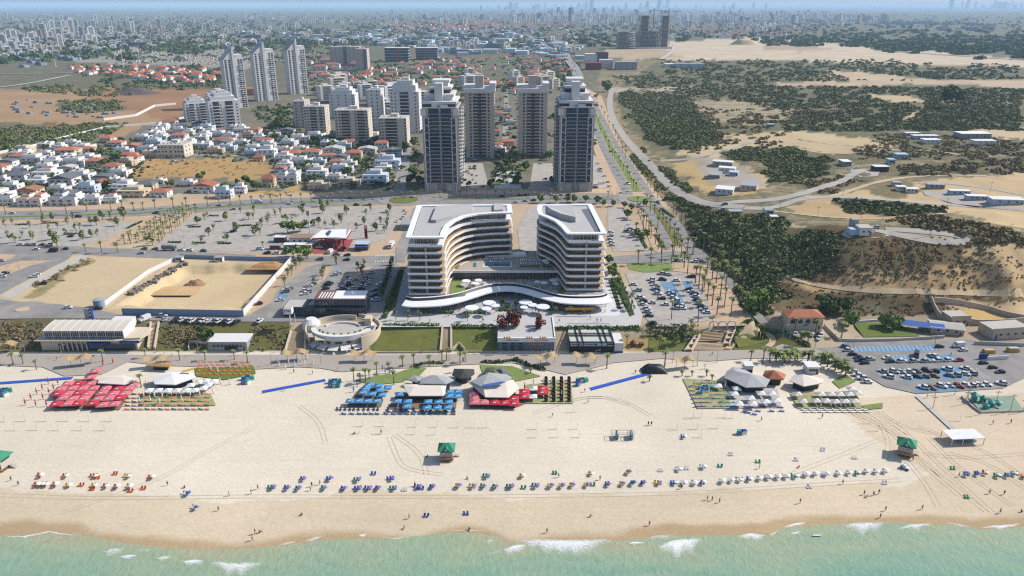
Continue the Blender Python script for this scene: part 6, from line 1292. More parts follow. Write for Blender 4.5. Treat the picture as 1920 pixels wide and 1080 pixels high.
for q in(('white container hut in the hillside camp, first of the left cluster',1690,358,16,3,5,M_HWH,M_HWH),('white container hut in the hillside camp, second of the left cluster',1710,362,22,3,5,M_HWH,M_HWH),('stone coloured hut behind the two white containers',1682,350,14,3,6,M_CLR,M_GREY),('ruined grey hut beside the camp road',1755,354,30,3,5,M_GREY,M_GREY),('long white container hut, left of the right row',1800,366,36,3,5,M_SHB,M_HWH),('long white container hut, middle of the right row',1832,376,36,3,5,M_SHB,M_HWH),('long white hut with windows, right end of the row',1890,384,56,3.4,9,M_SHB,M_HWH)):shed(*q,'hut','container_hut',-8)
for q in(('white shed of the tank yard',1588,312,16,4,10,M_GREY,M_HWH),('dark flat shed of the tank yard',1653,322,26,4,8,M_KERB,M_HWH),('blue roofed open shed behind the tank yard',1692,298,22,4,8,M_SHB,M_SHB),('pale blue box hut behind the tank yard',1672,308,12,4,6,M_SHB,M_SHB),('long pale shed among the far scrub, leftmost',1712,255,26,3,8,M_GREY,M_HWH),('blue-roofed long shed among the far scrub',1736,262,46,4,8,M_SHB,M_HWH),('white shed in front of the long blue-roofed one',1748,270,30,4,10,M_HWH,M_HWH),('wide white roofed hall among the far scrub',1830,260,56,5,16,M_GREY,M_HWH),('lower white hall at the right edge of the scrub',1848,272,40,4,10,M_HWH,M_HWH),('tiny white cabin at the bend of the slope road',1452,414,12,2.6,4,M_HWH,M_HWH),('brown cabin pair above the wooded slope',1380,405,24,3,6,M_STONE,M_GREY),('white water tank hut near the tracks',1443,403,14,3,8,M_HWH,M_GREY),('white cabin by the far scrub track',1446,238,12,3,6,M_SHB,M_SHB)):shed(*q,'hut','hut')
t=shed('white flat-roofed lookout house on the crest of the cliff',1623,442,24,4.2,7,M_HWH,M_CONC,'house','lookout_house',0,.2,0,2);child(t,'annex',MB().box(-8,-2.9,1,6,-1,3.2),M_SHB);child(t,'tower_room',MB().box(-5,-1.5,7,11,-1,7),M_GREY)
# coast side buildings right
t=shed('white villa with a red tiled roof and arched windows at the cliff foot',1508,618,66,6.5,9,M_CLR,M_RED,'villa','villa',0,.6,2.2,0,True)
for i in range(4):
 k=8;b=MB();pts=[(math.cos(math.pi*j/k)*1.1,math.sin(math.pi*j/k)*1.1+1.2)for j in range(k+1)]+[(-1.1,0),(1.1,0)];b.quad(*[(x,-.06,z)for x,z in pts[::-1]][::-1]);o=child(t,'arched_window',b,M_WIN);o.location=(-6+i*3.6,0,3.2)
child(t,'blue_sign',MB().box(-.8,1.6,-.15,0,1.9,2.7),M_BLUE)
t=shed('cream changing house with a sunken roof, above the skip yard',1800,612,36,4.5,9,M_STONE,M_CONC,'building','service_house',4,.1,0,2);child(t,'parapet',MB().box(-4.8,4.8,-.1,.3,4.7,5.6),M_STONE)
t=shed('long cream service building with a blue door at the right edge',1895,636,76,5,10,M_STONE,M_CONC,'building','service_house',8,.1,0,4);child(t,'parapet',MB().box(-10,10,-.1,.3,5.2,6.0),M_STONE);child(t,'blue_door',MB().box(-8.6,-7.6,-.1,.1,0,3),mat('door_blue',(70,110,170)))
shed('long grey ridged shed beside the sun tents',1775,628,56,3.4,9,M_STONE,M_CONC,'shed','shed',-18,.5,1.2)
t=thing('shade_tent','long blue shade roof on posts beside the green lawn','shade roof',at(1716,618),R(-18));b=MB()
for i in range(5):
 x=-8+i*4;b.quad((x,-4,3.2),(x+4,-4,3.2),(x+4,0,4.4),(x,0,4.4)).quad((x,0,4.4),(x+4,0,4.4),(x+4,4,3.2),(x,4,3.2))
child(t,'canopy',b,mat('canvas_blue',(70,110,186)));b=MB()
for i in range(6):
 for y in(-3.9,3.9):b.box(-8+i*3.95,-7.9+i*3.95,y,y+.1,0,3.2)
child(t,'post',b,M_GREY)
def wall(label,pts,h,th,m,name='wall',cat='wall',base=-.6):
 W_=resample(np.array([[*at(x,y)[:2]]for x,y in pts]),4);b=MB()
 for p,q in zip(W_[:-1],W_[1:]):
  d=(q-p)/np.linalg.norm(q-p);n_=np.array([-d[1],d[0]])*th/2;zp,zq=float(hgt(*p)),float(hgt(*q));b.prism([tuple(p-n_),tuple(q-n_),tuple(q+n_),tuple(p+n_)],[zp+base,zq+base,zq+base,zp+base],[zp+h,zq+h,zq+h,zp+h],False)
 return tag(ob(name,b.mesh(name,m)),label,cat)
wall('high stone retaining wall round the yellow sand terrace',[(1745,565),(1762,600),(1830,610),(1920,605)],3,.6,M_STONE);wall('long stone wall behind the yellow sand terrace',[(1750,566),(1850,580),(1960,610)],2.5,.6,M_STONE)
wall('grey stone wall along the car park below the green lawn',[(1572,640),(1680,640),(1770,634)],1.6,.5,M_CONC);wall('grey wall between villa yard and lawn',[(1545,612),(1572,640)],1.8,.5,M_CONC);wall('white ramp wall at the right skip yard',[(1850,676),(1890,674)],2,.4,M_HWH);wall('concrete wall of the right service yard',[(1826,646),(1920,650)],1.8,.5,M_CONC)
wall('low white wall at the lawn behind the cliff foot',[(1570,602),(1660,601)],1,.4,M_HWH);wall('garden wall in front of the white houses',[(630,362),(700,362),(735,352),(742,340)],2.2,.5,M_HTAN);wall('white garden wall beside the bushy field',[(-20,292),(60,276),(110,262),(200,240),(300,232),(345,222)],2.5,.6,M_HWH);wall('long white wall among the sandy earthworks',[(195,226),(255,218),(290,200),(330,196)],3,.8,M_HWH);wall('low wall below the paved forecourt of the towers',[(862,356),(912,356)],2,.5,M_TB);wall('low wall below the lot of the right tower',[(990,355),(1046,355)],2,.5,M_TB)
M_FW=mat('fence_white',(240,240,240),.6,.06,.5,stretch=(3,3,.2));M_FB=mat('fence_blue_grey',(150,170,196),.5,.1,.9,stretch=(4,4,.1))
wall('blue-grey corrugated fence along the seaward side of the sand pit',[(230,590),(345,592),(457,594)],3.4,.2,M_FB,'fence','fence');wall('white fence wall down the right side of the sand pit',[(457,592),(502,541),(548,489)],3.2,.25,M_FW,'fence','fence');wall('white fence up the left side of the sand pit',[(196,574),(235,545),(280,512),(335,486)],2.4,.2,M_FW,'fence','fence');wall('bluish fence between the sand pit and the street',[(338,484),(420,487),(548,490)],2.4,.2,M_FB,'fence','fence')
# sand heaps in the pit
def mound(px,py,rx,ry,h,m,label='',seed=1):
 c=at(px,py);k=22;V=[];F=[]
 for i in range(k):
  for j in range(k):
   u,v=i/(k-1)*2-1,j/(k-1)*2-1;r2=u*u+v*v;z=max(0,1-r2)**1.2*h*(.6+.8*float(vnoise(u*3+seed,v*3,seed)))-.05;V.append((c.x+u*rx,c.y+v*ry,c.z+z))
 for i in range(k-1):
  for j in range(k-1):F.append((i*k+j,(i+1)*k+j,(i+1)*k+j+1,i*k+j+1))
 struct('terrain',npmesh('terrain',V,F,m,True))
M_PITS=mat('pit_sand',(222,186,134),.95,.1,.25,bump=.4);M_PITD=mat('pit_earth',(170,134,100),.95,.2,.5,bump=.5)
mound(365,534,6,5,3,M_PITD,seed=2);mound(505,499,12,6,2.5,mat('pit_ochre',(204,158,104),.95,.14,.3,bump=.4),seed=6);mound(300,545,20,7,.9,M_PITS,seed=7);mound(1395,84,60,50,26,M_DIRT,seed=3);mound(255,175,40,30,9,mat('dark_heap',(110,96,92),.95,.2,.2),seed=5)
mound(455,163+12,60,40,10,mat('red_earth',(184,124,80),.95,.2,.1),seed=9)
b=MB();rd_=random.Random(9)
for i in range(150):
 f=rd_.random();p=at(232+(338-232)*f+rd_.uniform(6,16),552-60*f+rd_.uniform(-2,4));s=rd_.uniform(.3,1.2);b.box(p.x-s,p.x+s,p.y-s*.6,p.y+s*.6,p.z,p.z+s*rd_.uniform(.5,1.4))
tag(ob('rubble',b.mesh('rubble',mat('rubble_grey',(150,136,124),.9,.4,.4))),kind='stuff')
for(px,py,w_)in((335,491,2.5),(410,491,3)):shed('white site cabin in the top corner of the sand pit' if px<400 else 'grey site cabin beside the pit street fence',px,py,w_*5,2.6,3,M_HWH,M_GREY,'cabin','site_cabin')
t=thing('water_tank','blue-grey round tank at the lower corner of the sand lot','tank',at(187,575));child(t,'shell',MB().frus(0,0,0,4,2.6,2.6,14),M_FB);child(t,'lid',MB().frus(0,0,4,4.4,2.7,.6,14),M_GREY)
# filling station
zc=ZU+6.2;t=thing('filling_station_canopy','white swept canopy with red edge over the fuel pumps','canopy',flat(622,455,ZU));O_=t.location.copy()
def cw(name,b,*m):o=ob(name,b.mesh(name,*m),t);o.matrix_parent_inverse=Matrix.Translation(-O_);return o
P=[tuple(np.array(plane(x,y,zc)))for x,y in((585,448),(603,432),(650,431),(657,434),(648,448),(630,449),(606,446))];M_RDP=mat('station_red',(176,52,44),.5)
cw('roof',MB().prism(P,zc,[zc+.2,zc+1.4,zc+.6,zc+2,zc+.5,zc+.3,zc+.9]),M_HW);cw('edge',MB().prism(inset(P,-.25),zc-.7,zc+.1),M_RDP);cw('skylight',MB().prism([tuple(np.array(plane(x,y,zc)))for x,y in((612,441),(616,436),(622,437),(618,443))],zc+1.0,zc+1.5),M_SOL)
for x,y in((604,462),(632,468),(645,462),(610,452)):q=flat(x,y,ZU);cw('column',MB().box(q.x-.35,q.x+.35,q.y-.35,q.y+.35,ZU,zc),M_RDP)
t=thing('price_pylon','tall red pylon sign with a round white emblem','sign',flat(687,447,ZU));h=ztop(t.location.y,423)-ZU;child(t,'panel',MB().box(-.9,.9,-.4,.4,0,h),M_RDP);b=MB();k=16;b.quad(*[(math.cos(2*math.pi*i/k)*.75,-.42,h-1.2+math.sin(2*math.pi*i/k)*.75)for i in range(k)]);child(t,'emblem',b,M_WHITE);child(t,'price_panel',MB().box(-.6,.6,-.43,-.4,1.5,h-3),M_KERB)
shed('flat brown-roofed station shop with white front',563,458,40,4,9,M_HWH,mat('shop_roof',(170,140,118)),'shop','station_shop');shed('long white canopy roof in front of the station shop',558,468,52,3,4,M_GREY,M_HWH,'canopy','wash_canopy');shed('small white roofed kiosk left of the station',524,455,20,3.4,5,M_KERB,M_HWH,'kiosk','kiosk');shed('red fronted snack stand left of the station',515,468,18,2.6,3,M_RDP,M_GREY,'kiosk','kiosk')
t=shed('dark glass kiosk with a blue awning right of the fuel canopy',678,470,24,4,7,M_TG,M_SHB,'kiosk','kiosk');child(t,'awning',MB().box(-3.2,3.2,-2,-.1,2.8,3.1),mat('canvas_blue',(70,110,186)));shed('grey flat service building behind the hotel corner',762,432,22,4,14,M_GREY,M_GREY,'building','service_building')
# lamp posts, pylons
def lamp(px,py,h,where,kind='street_lamp'):
 p=at(px,py);t=thing(kind,'','lamp post' if kind=='street_lamp' else 'pole',p,0,'lamp posts and poles');child(t,'post',MB().frus(0,0,-.2,h,.14,.09,6),M_GREY)
 if kind=='street_lamp':child(t,'arm',MB().bar((0,0,h-.1),(1.6,0,h+.2),.1),M_GREY);child(t,'lamp_head',MB().box(1.3,2.1,-.16,.16,h+.12,h+.26),M_GREY)
 else:child(t,'cross_arm',MB().box(-1.2,1.2,-.08,.08,h-1,h-.8),M_BARK)
 NM.add(t,'thin grey street lamp' if kind=='street_lamp' else 'wooden utility pole',where,px)
for x,y in((70,1020),(145,945),(105,800),(300,860),(475,815),(320,680),(655,560),(810,725),(1300,740),(1390,780),(1690,740),(1840,600),(1065,520),(860,660)):lamp(*A_(x,y),8,'in the left car parks')
for x,y in((700,680),(870,660),(1055,880),(590,850),(950,670),(415,480),(300,560)):lamp(*B_(x,y),8,'between the filling station and the hotel')
for x,y in((1435,800),(1620,900),(840,700),(705,620),(1490,880),(785,390)):lamp(*C_4(x,y),8,'by the boulevard and slope road')
for x,y in((1235,525),(470,520),(190,490),(1490,500),(1825,500),(1580,460)):lamp(*E_(x,y),6,'along the left promenade')
for x,y in((490,580),(1345,460),(1610,470),(120,580),(1450,545)):lamp(*F_(x,y),6,'along the middle promenade')
for x,y in((215,570),(625,560),(1205,560),(1390,550),(1535,560),(1670,450),(1290,470)):lamp(*G_(x,y),6,'along the right promenade')
for x,y in((108,380),(155,440),(635,470),(1250,430),(350,460)):lamp(*H_(x,y),7,'around the beach car park')
for x,y in((225,240),(255,330),(560,390),(1335,490),(700,560),(370,560),(85,520),(860,570),(1215,690),(1665,360)):lamp(*D_4(x,y),8,'among the hillside tracks','utility_pole')
t=thing('antenna_mast','white antenna mast beside the station shop','mast',flat(582,447,ZU));child(t,'mast',MB().frus(0,0,0,19,.45,.3,8),M_WHITE);child(t,'antenna_panel',MB().box(-.9,.9,-.5,.5,15.5,18.5),M_GREY)
# round parasols, loungers and seats of the hotel
def round_parasol(px,py,z0,r,h,where):
 p=flat(px,py,z0+h);t=thing('round_parasol','','parasol',(p.x,p.y,z0),0,'round white parasols of the hotel');child(t,'canopy',MB().frus(0,0,h-.12,h+.12,r,r*.96,26),M_HW);child(t,'pole',MB().frus(0,0,0,h-.12,.13,.13,8),M_WHITE);NM.add(t,'large round white parasol',where,px)
for x,y,r in((660,945,3.4),(810,903,3.3),(862,926,2.3),(787,953,2.5),(1122,898,3.3),(1182,922,2.4),(1108,942,1.9),(1270,936,3.4)):round_parasol(*hz(x,y),ZU,r,4,'on the plaza under the wave canopy')
for x,y,r in((612,716,2.3),(718,710,2),(690,736,2),(1282,730,1.9),(1362,708,2.3),(1378,738,1.7),(1225,722,1.6)):round_parasol(*hz(x,y),ZT,r,3,'on the upper terrace behind the wave canopy')
for x,y,r in((1300,500,2.2),(1322,512,2.),(1290,540,1.8),(1305,558,1.6)):round_parasol(*hz(x,y),ZD,r,3,'on the pool deck')
LNG={}
def lounger(p,c,fr=(244,244,242),rz=0.,where='',key=0,nm='sun lounger',grp='sun loungers'):
 if(c,fr)not in LNG:
  cm_=mat('cushion_%02x%02x%02x'%c,c,.9,.06,1);fm=mat('frame_%02x%02x%02x'%fr,fr,.6,.04)
  LNG[(c,fr)]=[('frame',MB().box(-.36,.36,-1.0,.95,.2,.3).box(-.33,-.26,-.9,-.83,0,.2).box(.26,.33,-.9,-.83,0,.2).box(-.33,-.26,.7,.77,0,.2).box(.26,.33,.7,.77,0,.2).mesh('frame',fm)),('cushion',MB().box(-.34,.34,-.98,.35,.31,.41).mesh('cushion',cm_)),('backrest',MB().prism([(-.34,.36),(.34,.36),(.34,1.0),(-.34,1.0)],[.31,.31,.72,.72],[.41,.41,.82,.82]).mesh('backrest',cm_))]
 t=put(LNG[(c,fr)],'sun_lounger','','lounger',p,rz,grp);NM.add(t,nm,where,key);return t
WH_=(246,246,244)
for x,y in((718,536),(738,536),(775,536),(795,536),(855,536),(872,536),(912,536),(930,536),(1080,545),(1095,545),(1110,545),(1130,545),(1155,545),(1180,545),(1080,570),(1100,570),(1125,570),(1160,572),(1200,545),(1225,545),(1245,545),(1190,572),(1215,572),(1240,572)):lounger(flat(*hz(x,y),ZD+.02),WH_,WH_,0,'around the hotel pool',x,'white sun lounger')
b_={}
def seat(p,c,where,key,nm,s=1.):
 if c not in b_:m=mat('seat_%02x%02x%02x'%c,c,.8);b_[c]=[('seat',MB().box(-.3,.3,-.3,.3,.25,.42).box(-.3,-.2,-.3,.3,0,.25).box(.2,.3,-.3,.3,0,.25).mesh('seat',m)),('backrest',MB().box(-.3,.3,.22,.32,.42,.9).mesh('backrest',m)),('armrest',MB().box(-.36,-.3,-.3,.3,.3,.6).mesh('armrest',m)),('armrest',MB().box(.3,.36,-.3,.3,.3,.6).mesh('armrest',m))]
 t=put(b_[c],'armchair','','chair',p,0,'armchairs and stools',s);NM.add(t,nm,where,key);return t
for x in(190,225,258,500,535,566,688,722,755):seat(flat(920+x*.1354,580+412*.1354,ZU+.15),(236,166,40),'on the paved shop roof near its front edge',x,'orange chair',1.15)
for i in range(26):x,y=rd_.choice(((rd_.uniform(620,760),rd_.uniform(745,790)),(rd_.uniform(1040,1150),rd_.uniform(715,742)),(rd_.uniform(1180,1390),rd_.uniform(740,810))));seat(flat(*hz(x,y),ZT+.05),(226,222,216),'on the hotel terrace behind the wave canopy',x,'pale terrace armchair',1.3)
# ------------------------------------------------------------------ buildings along the promenade
M_AWN=mat('awning_white',(240,236,230),.8,.05,.4,k=.66);M_BLK=mat('black_steel',(46,48,52),.5,.1);M_SIGNB=mat('sign_blue',(36,70,160),.5);M_INK=mat('ink_grey',(130,130,132),.7);M_STEP=mat('stone_steps',(214,190,158),.9,.1,.4);M_STEPD=mat('stone_riser',(150,120,90),.9)
def box3(t,name,m,px0,px1,row,y1,z0,z1,yo=0.):
 """a box whose front face stands on the ground row of the photo, in the thing's own space"""
 a,b_=flat(px0,row,ZL),flat(px1,row,ZL);L_=t.location;return child(t,name,MB().box(a.x-L_.x,b_.x-L_.x,a.y+yo-L_.y,a.y+y1-L_.y,z0-L_.z,z1-L_.z),m)
def text(s,size,parent,loc,m,rotx=90,name='lettering',shear=0.):
 cu=bpy.data.curves.new('lettering','FONT');cu.body=s;cu.size=size;cu.align_x='CENTER';cu.extrude=.02;cu.shear=shear;o=bpy.data.objects.new('tmp',cu);COL.objects.link(o);bpy.context.view_layer.update()
 me=bpy.data.meshes.new_from_object(o.evaluated_get(bpy.context.evaluated_depsgraph_get()));bpy.data.objects.remove(o);me.materials.clear();me.materials.append(m);return ob(name,me,parent,loc,0,None,(R(rotx),0,0))
 # the long glass hall with the barrel roof
c=flat(165,661,ZL);t=thing('beach_hall','long two-storey glass hall with a ribbed barrel roof and blue sign, below the street','hall',c);Y0=c.y;X0=flat(91,655,ZL).x-c.x;X1=flat(238,655,ZL).x-c.x
child(t,'lower_wall',MB().box(X0-2,X1+6,2,16,0,5.2),M_CLR);child(t,'lower_glazing',MB().box(X0+6,X1+5,1.8,2.05,0,3.6),M_TG);child(t,'terrace_slab',MB().box(X0-4,X1+8,.6,18,5.2,5.7),M_CLR)
b=MB();g=MB()
for i in range(37):x=X0+(X1-X0)*i/36;w_=.16 if i%4==0 else .05;b.box(x-w_,x+w_,2.7,2.95,5.7,9.6)
b.box(X0,X1,2.68,2.9,6.6,6.75).box(X0,X1,2.68,2.9,8.9,9.05);child(t,'glazing_bars',b,M_WHITE);child(t,'upper_glazing',MB().box(X0,X1,2.96,13,5.7,9.6),M_WIN)
r=MB();rr=MB();k=8;A=[(2.4+11*i/k,9.6+1.7*math.sin(math.pi*(.5*i/k+.12))-.6)for i in range(k+1)]
for i in range(k):r.quad((X0,*A[i]),(X1,*A[i]),(X1,*A[i+1]),(X0,*A[i+1]))
for j in range(10):
 x=X0+(X1-X0)*j/9
 for i in range(k):rr.bar((x,A[i][0],A[i][1]+.05),(x,A[i+1][0],A[i+1][1]+.05),.35,.2)
child(t,'roof',r,mat('canvas_cream',(232,222,206),.85,.05,.3));child(t,'roof_ribs',rr,M_WHITE);child(t,'gable_end',MB().prism([(X1,3),(X1+.15,3),(X1+.15,13),(X1,13)],5.7,[9.6,9.6,11,11]),M_HWH)
child(t,'blue_awning',MB().box(X0+20,X0+30,.2,2,3.6,4.6),M_SIGNB);s_=child(t,'blue_sign',MB().box(X1-1,X1+8,.25,.55,4.6,5.8),M_SIGNB);text('~~ ~~~ ~~',1.3,t,(X1+3.5,.2,4.85),M_WHITE)
for i in range(6):child(t,'porch_pillar',MB().box(X0+8+i*2.2,X0+8.5+i*2.2,1.2,1.7,0,5.2),M_CLR)
b=MB().prism([(X1+1,1),(X1+8,2),(X1+9.5,7),(X1+7,14),(X1+1,14)],5.7,6.6);child(t,'round_terrace',b,M_CLR)
c=flat(225,609,ZU);t=thing('roof_plant','white flat boxes of the service yard behind the glass hall','service block',c);child(t,'white_box',MB().box(-3,6.5,-1.5,3,-4,3.2),M_HWH);child(t,'small_box',MB().box(-6.5,-3.1,-2,0,-4,2),M_HWH);child(t,'beige_box',MB().box(-15,-11.5,-2.5,1,-4,2.4),M_STONE);child(t,'tent',MB().prism([(-20,-2),(-16,-2),(-16,1),(-20,1)],-4,[1.2,1.2,2,2]),M_AWN)
c=flat(168,608,ZU);t=thing('sign_pylon','grey sign pylon with a blue and white edge above the glass hall','sign',c);child(t,'panel',MB().box(-1.2,1.2,-.5,.5,-1,8),M_GREY);b=MB().box(1.2,2.4,-.7,.7,1.5,8);child(t,'blue_edge',b,M_SIGNB);b=MB()
for z in(6.4,4.6,2.6):b.box(1.5,2.1,-.74,-.7,z,z+.9)
child(t,'white_mark',b,M_WHITE)
# cream amphitheatre building
c=Vector((flat(636,655,ZL).x,321,ZL));t=thing('amphitheatre_building','cream oval terrace building with curved walls, white awnings and a white dome','building',c)
def arc(rx,ry,a0,a1,n=26):return[(rx*math.cos(R(a0+(a1-a0)*i/n)),ry*math.sin(R(a0+(a1-a0)*i/n)))for i in range(n+1)]
def arcwall(name,rx,ry,a0,a1,z0,z1,th,m,z1b=None):
 o,i_=arc(rx,ry,a0,a1),arc(rx-th,ry-th,a0,a1);b=MB();n=len(o)
 for k in range(n-1):
  h0=z1 if z1b is None else z1+(z1b-z1)*k/(n-1);h1=z1 if z1b is None else z1+(z1b-z1)*(k+1)/(n-1)
  b.quad((*o[k],z0),(*o[k+1],z0),(*o[k+1],h1),(*o[k],h0)).quad((*i_[k+1],z0),(*i_[k],z0),(*i_[k],h0),(*i_[k+1],h1)).quad((*o[k],h0),(*o[k+1],h1),(*i_[k+1],h1),(*i_[k],h0))
 b.quad((*o[0],z0),(*i_[0],z0),(*i_[0],z1),(*o[0],z1));h=z1b if z1b is not None else z1;b.quad((*i_[-1],z0),(*o[-1],z0),(*o[-1],h),(*i_[-1],h));return child(t,name,b,m)
child(t,'drum',MB().prism(arc(13.5,10.5,0,360,40)[:-1],-.5,6.6),M_CLR);child(t,'terrace_floor',MB().prism(arc(12.6,9.6,0,360,40)[:-1],6.61,6.75),M_CONC)
arcwall('front_parapet',14.2,11.2,185,350,5.2,7.6,2.2,M_HWH);arcwall('outer_ramp_wall',18.2,14,-52,72,-.5,7.4,.6,M_CLR,9.0);arcwall('ramp_inner_wall',15.8,12,-46,74,-.5,7.6,.4,M_CLR);arcwall('back_wall',14.5,11,70,165,6,9.2,.5,M_CLR);arcwall('left_wall',17,12.5,165,215,-.5,8.8,.5,M_CLR,6.4);arcwall('inner_seat_ring',9,6.4,20,160,6.7,7.6,.8,M_HWH)
child(t,'white_dome',MB().frus(-15.5,4.5,2,8,4.4,4.2,16).frus(-15.5,4.5,8,10,4.2,2.2,16),M_AWN)
for i in range(4):a=R(232+i*20);o=child(t,'window',MB().box(-1.5+(i%2)*.6,1.5-(i%2)*.6,-.1,.1,0,2),M_WIN);o.location=(13.6*math.cos(a),10.6*math.sin(a),3.6);o.rotation_euler=(0,0,a+math.pi/2)
for i in range(5):a=R(222+i*21);o=child(t,'awning',MB().prism([(-2.3,-3.4),(2.3,-3.4),(2.3,0),(-2.3,0)],[1.9,1.9,3,3],[2.0,2.0,3.1,3.1]),M_AWN);o.location=(13.8*math.cos(a),10.8*math.sin(a),0);o.rotation_euler=(0,0,a+math.pi/2)
for(x,y,w_,d_,z)in((-12,-7.5,3,2.6,6.2),(-7.5,-10,4.6,3.6,6.0)):child(t,'shade_awning',MB().prism([(x-w_/2,y-d_/2),(x+w_/2,y-d_/2),(x+w_/2-1,y+d_/2),(x-w_/2-1,y+d_/2)],[z,z,z+.8,z+.8],[z+.1,z+.1,z+.9,z+.9]),mat('awning_beige',(226,214,190)))
child(t,'stage_tower',MB().box(10,13,3.5,8.5,6,10.2),M_CLR);child(t,'small_pavilion',MB().box(12.8,15,0,2,5,8.4).frus(13.9,1,8.4,9.8,1.8,.1,4),M_AWN)
for i in range(8):a=R(205+i*18);child(t,'terrace_planter',MB().frus(10.6*math.cos(a),7.6*math.sin(a),6.75,7.6,.4,.55,8),M_L3)
# black framed restaurant
c=flat(610,594,ZU);t=thing('restaurant_building','two-storey black steel and glass restaurant behind the oval building','restaurant',c);xa,xb,xc=flat(534,594,ZU).x-c.x,flat(592,594,ZU).x-c.x,flat(686,594,ZU).x-c.x
child(t,'ground_storey',MB().box(xa,xc,0,12,0,4.6),M_TG);child(t,'upper_storey',MB().box(xb,xc,1,12,4.61,8.6),M_TG);child(t,'upper_roof',MB().box(xb-.5,xc+.5,.4,12.5,8.61,9),mat('brown_fascia',(130,96,86)));child(t,'white_roof',MB().box(xb+8.5,xc-.3,1.2,11.8,9.01,9.12),M_HW);child(t,'low_roof',MB().box(xa-.3,xb-.6,-.3,11,4.62,4.9),M_BLK);child(t,'low_white_roof',MB().box(xa,xa+8.5,.6,10.4,4.91,5.0),M_ROOFG);child(t,'floor_beam',MB().box(xb,xc+.4,-.3,.8,4.62,5.1),M_BLK);b=MB()
for i in range(16):x=xb+(xc-xb)*i/15;b.box(x-.1,x+.1,.8,.98,4.62,8.6)
for i in range(24):x=xa+(xc-xa)*i/23;b.box(x-.1,x+.1,-.15,0,0,4.6)
child(t,'steel_frame',b,M_BLK);b=MB()
for i in range(5):x=xa+11+i*1.2;b.prism([(x,3),(x+.5,3),(x+1.8,9),(x+1.3,9)],4.92,5.05)
child(t,'skylight_slats',b,M_HW);b=MB()
for i in range(5):x=xb+1.5+i*1.4;b.box(x,x+.6,2,10,9.01,9.1)
child(t,'roof_slats',b,M_HW)
c=flat(545,609,ZU);t=thing('billboard_box','white box sign with a dark emblem on a tall white pole','sign',c);h=ztop(c.y,587)-ZU;child(t,'pole',MB().frus(0,0,-.5,h,.3,.3,8),M_WHITE);child(t,'box',MB().box(-2.2,1.6,-1.6,1.6,h,h+2.8),M_HW);child(t,'top',MB().box(-2.1,1.5,-1.5,1.5,h+2.81,h+2.86),M_STONE);b=MB().box(-1.9,-1.2,-1.65,-1.6,h+1.6,h+2.2).box(-1.9,-1.2,-1.65,-1.6,h+.9,h+1.3).box(-.9,1.0,-1.65,-1.6,h+1.7,h+2.0).box(-.4,1.1,-1.65,-1.6,h+1.2,h+1.5);child(t,'emblem',b,M_BLK)
t=thing('flag_pole','plain white pole beside the box sign','pole',flat(554,607,ZU));child(t,'pole',MB().frus(0,0,0,5,.2,.16,8),M_WHITE);child(t,'pole_cap',MB().frus(0,0,5,5.2,.24,.1,8),M_GREY)
# flights of steps
def stairs(label,TL,TR,BL_,BR_,n,m=M_STEP,walls=True,name='stairs'):
 tl,tr,bl,br=at(*TL),at(*TR),at(*BL_),at(*BR_);b=MB();rs=MB();o=tl
 for i in range(n):
  f0,f1=i/n,(i+1)/n;a,b_=bl.lerp(tl,f0),br.lerp(tr,f0);c_,d=bl.lerp(tl,f1),br.lerp(tr,f1);z=bl.z+(tl.z-bl.z)*f1+.12
  b.quad((a.x,a.y,z),(b_.x,b_.y,z),(d.x,d.y,z),(c_.x,c_.y,z));rs.quad((a.x,a.y,z-(tl.z-bl.z)/n-.3),(b_.x,b_.y,z-(tl.z-bl.z)/n-.3),(b_.x,b_.y,z),(a.x,a.y,z))
 t=thing(name,label,'stairs',(0,0,0));child(t,'treads',b,m);child(t,'risers',rs,M_STEPD)
 if walls:
  for p,q in((bl,tl),(br,tr)):child(t,'side_wall',MB().prism([(p.x-.4,p.y),(p.x+.4,p.y),(q.x+.4,q.y),(q.x-.4,q.y)],[p.z-.5,p.z-.5,q.z-.8,q.z-.8],[p.z+1.2,p.z+1.2,q.z+1.1,q.z+1.1]),M_CLR)
stairs('straight stone stairs between the two green lawns',(830,613),(846,613),(826,660),(846,660),26);stairs('wide stone stairs with cream walls left of the oval building',(546,622),(572,622),(534,664),(572,664),22);stairs('broad terraced stone steps below the white arches, upper flight',(1318,622),(1360,618),(1308,641),(1350,643),7,M_STEP,False);stairs('broad terraced stone steps below the white arches, lower flight',(1311,645),(1356,646),(1300,658),(1352,658),6,M_STEP,False);stairs('narrow winding stair with cream walls beside the glass hall',(283,606),(298,606),(278,655),(290,655),20);stairs('ramp with cream walls left of the terraced steps',(1304,632),(1312,630),(1284,660),(1296,660),3);stairs('ramp with cream walls right of the terraced steps',(1366,622),(1378,620),(1356,650),(1366,650),3)
t=thing('white_arches','row of three white arches above the terraced steps','arches',at(1354,617));b=MB();k=10
for j in range(3):
 cx=-4.2+j*4.2
 for i in range(k):a0,a1=math.pi*i/k,math.pi*(i+1)/k;b=MB()if i==0 else b;b.bar((cx+2.0*math.cos(a0),0,2.2+1.9*math.sin(a0)),(cx+2.0*math.cos(a1),0,2.2+1.9*math.sin(a1)),.4,.5)
 b.box(cx-2.2,cx-1.8,-.25,.25,-.5,2.2);b.box(cx+1.8,cx+2.2,-.25,.25,-.5,2.2);child(t,'arch',b,M_WHITE)
t=thing('memorial','cluster of three dark pillars on the round paved lawn path','memorial',at(1427,636));
for i in range(3):child(t,'pillar',MB().box(-1.6+i*1.3,-.9+i*1.3,-.4,.4,0,4-i*.4),M_BLK)
ribbon('path',[(1365,655),(1380,635),(1405,622),(1440,624),(1452,640),(1440,650)],3,M_STEP,.16)
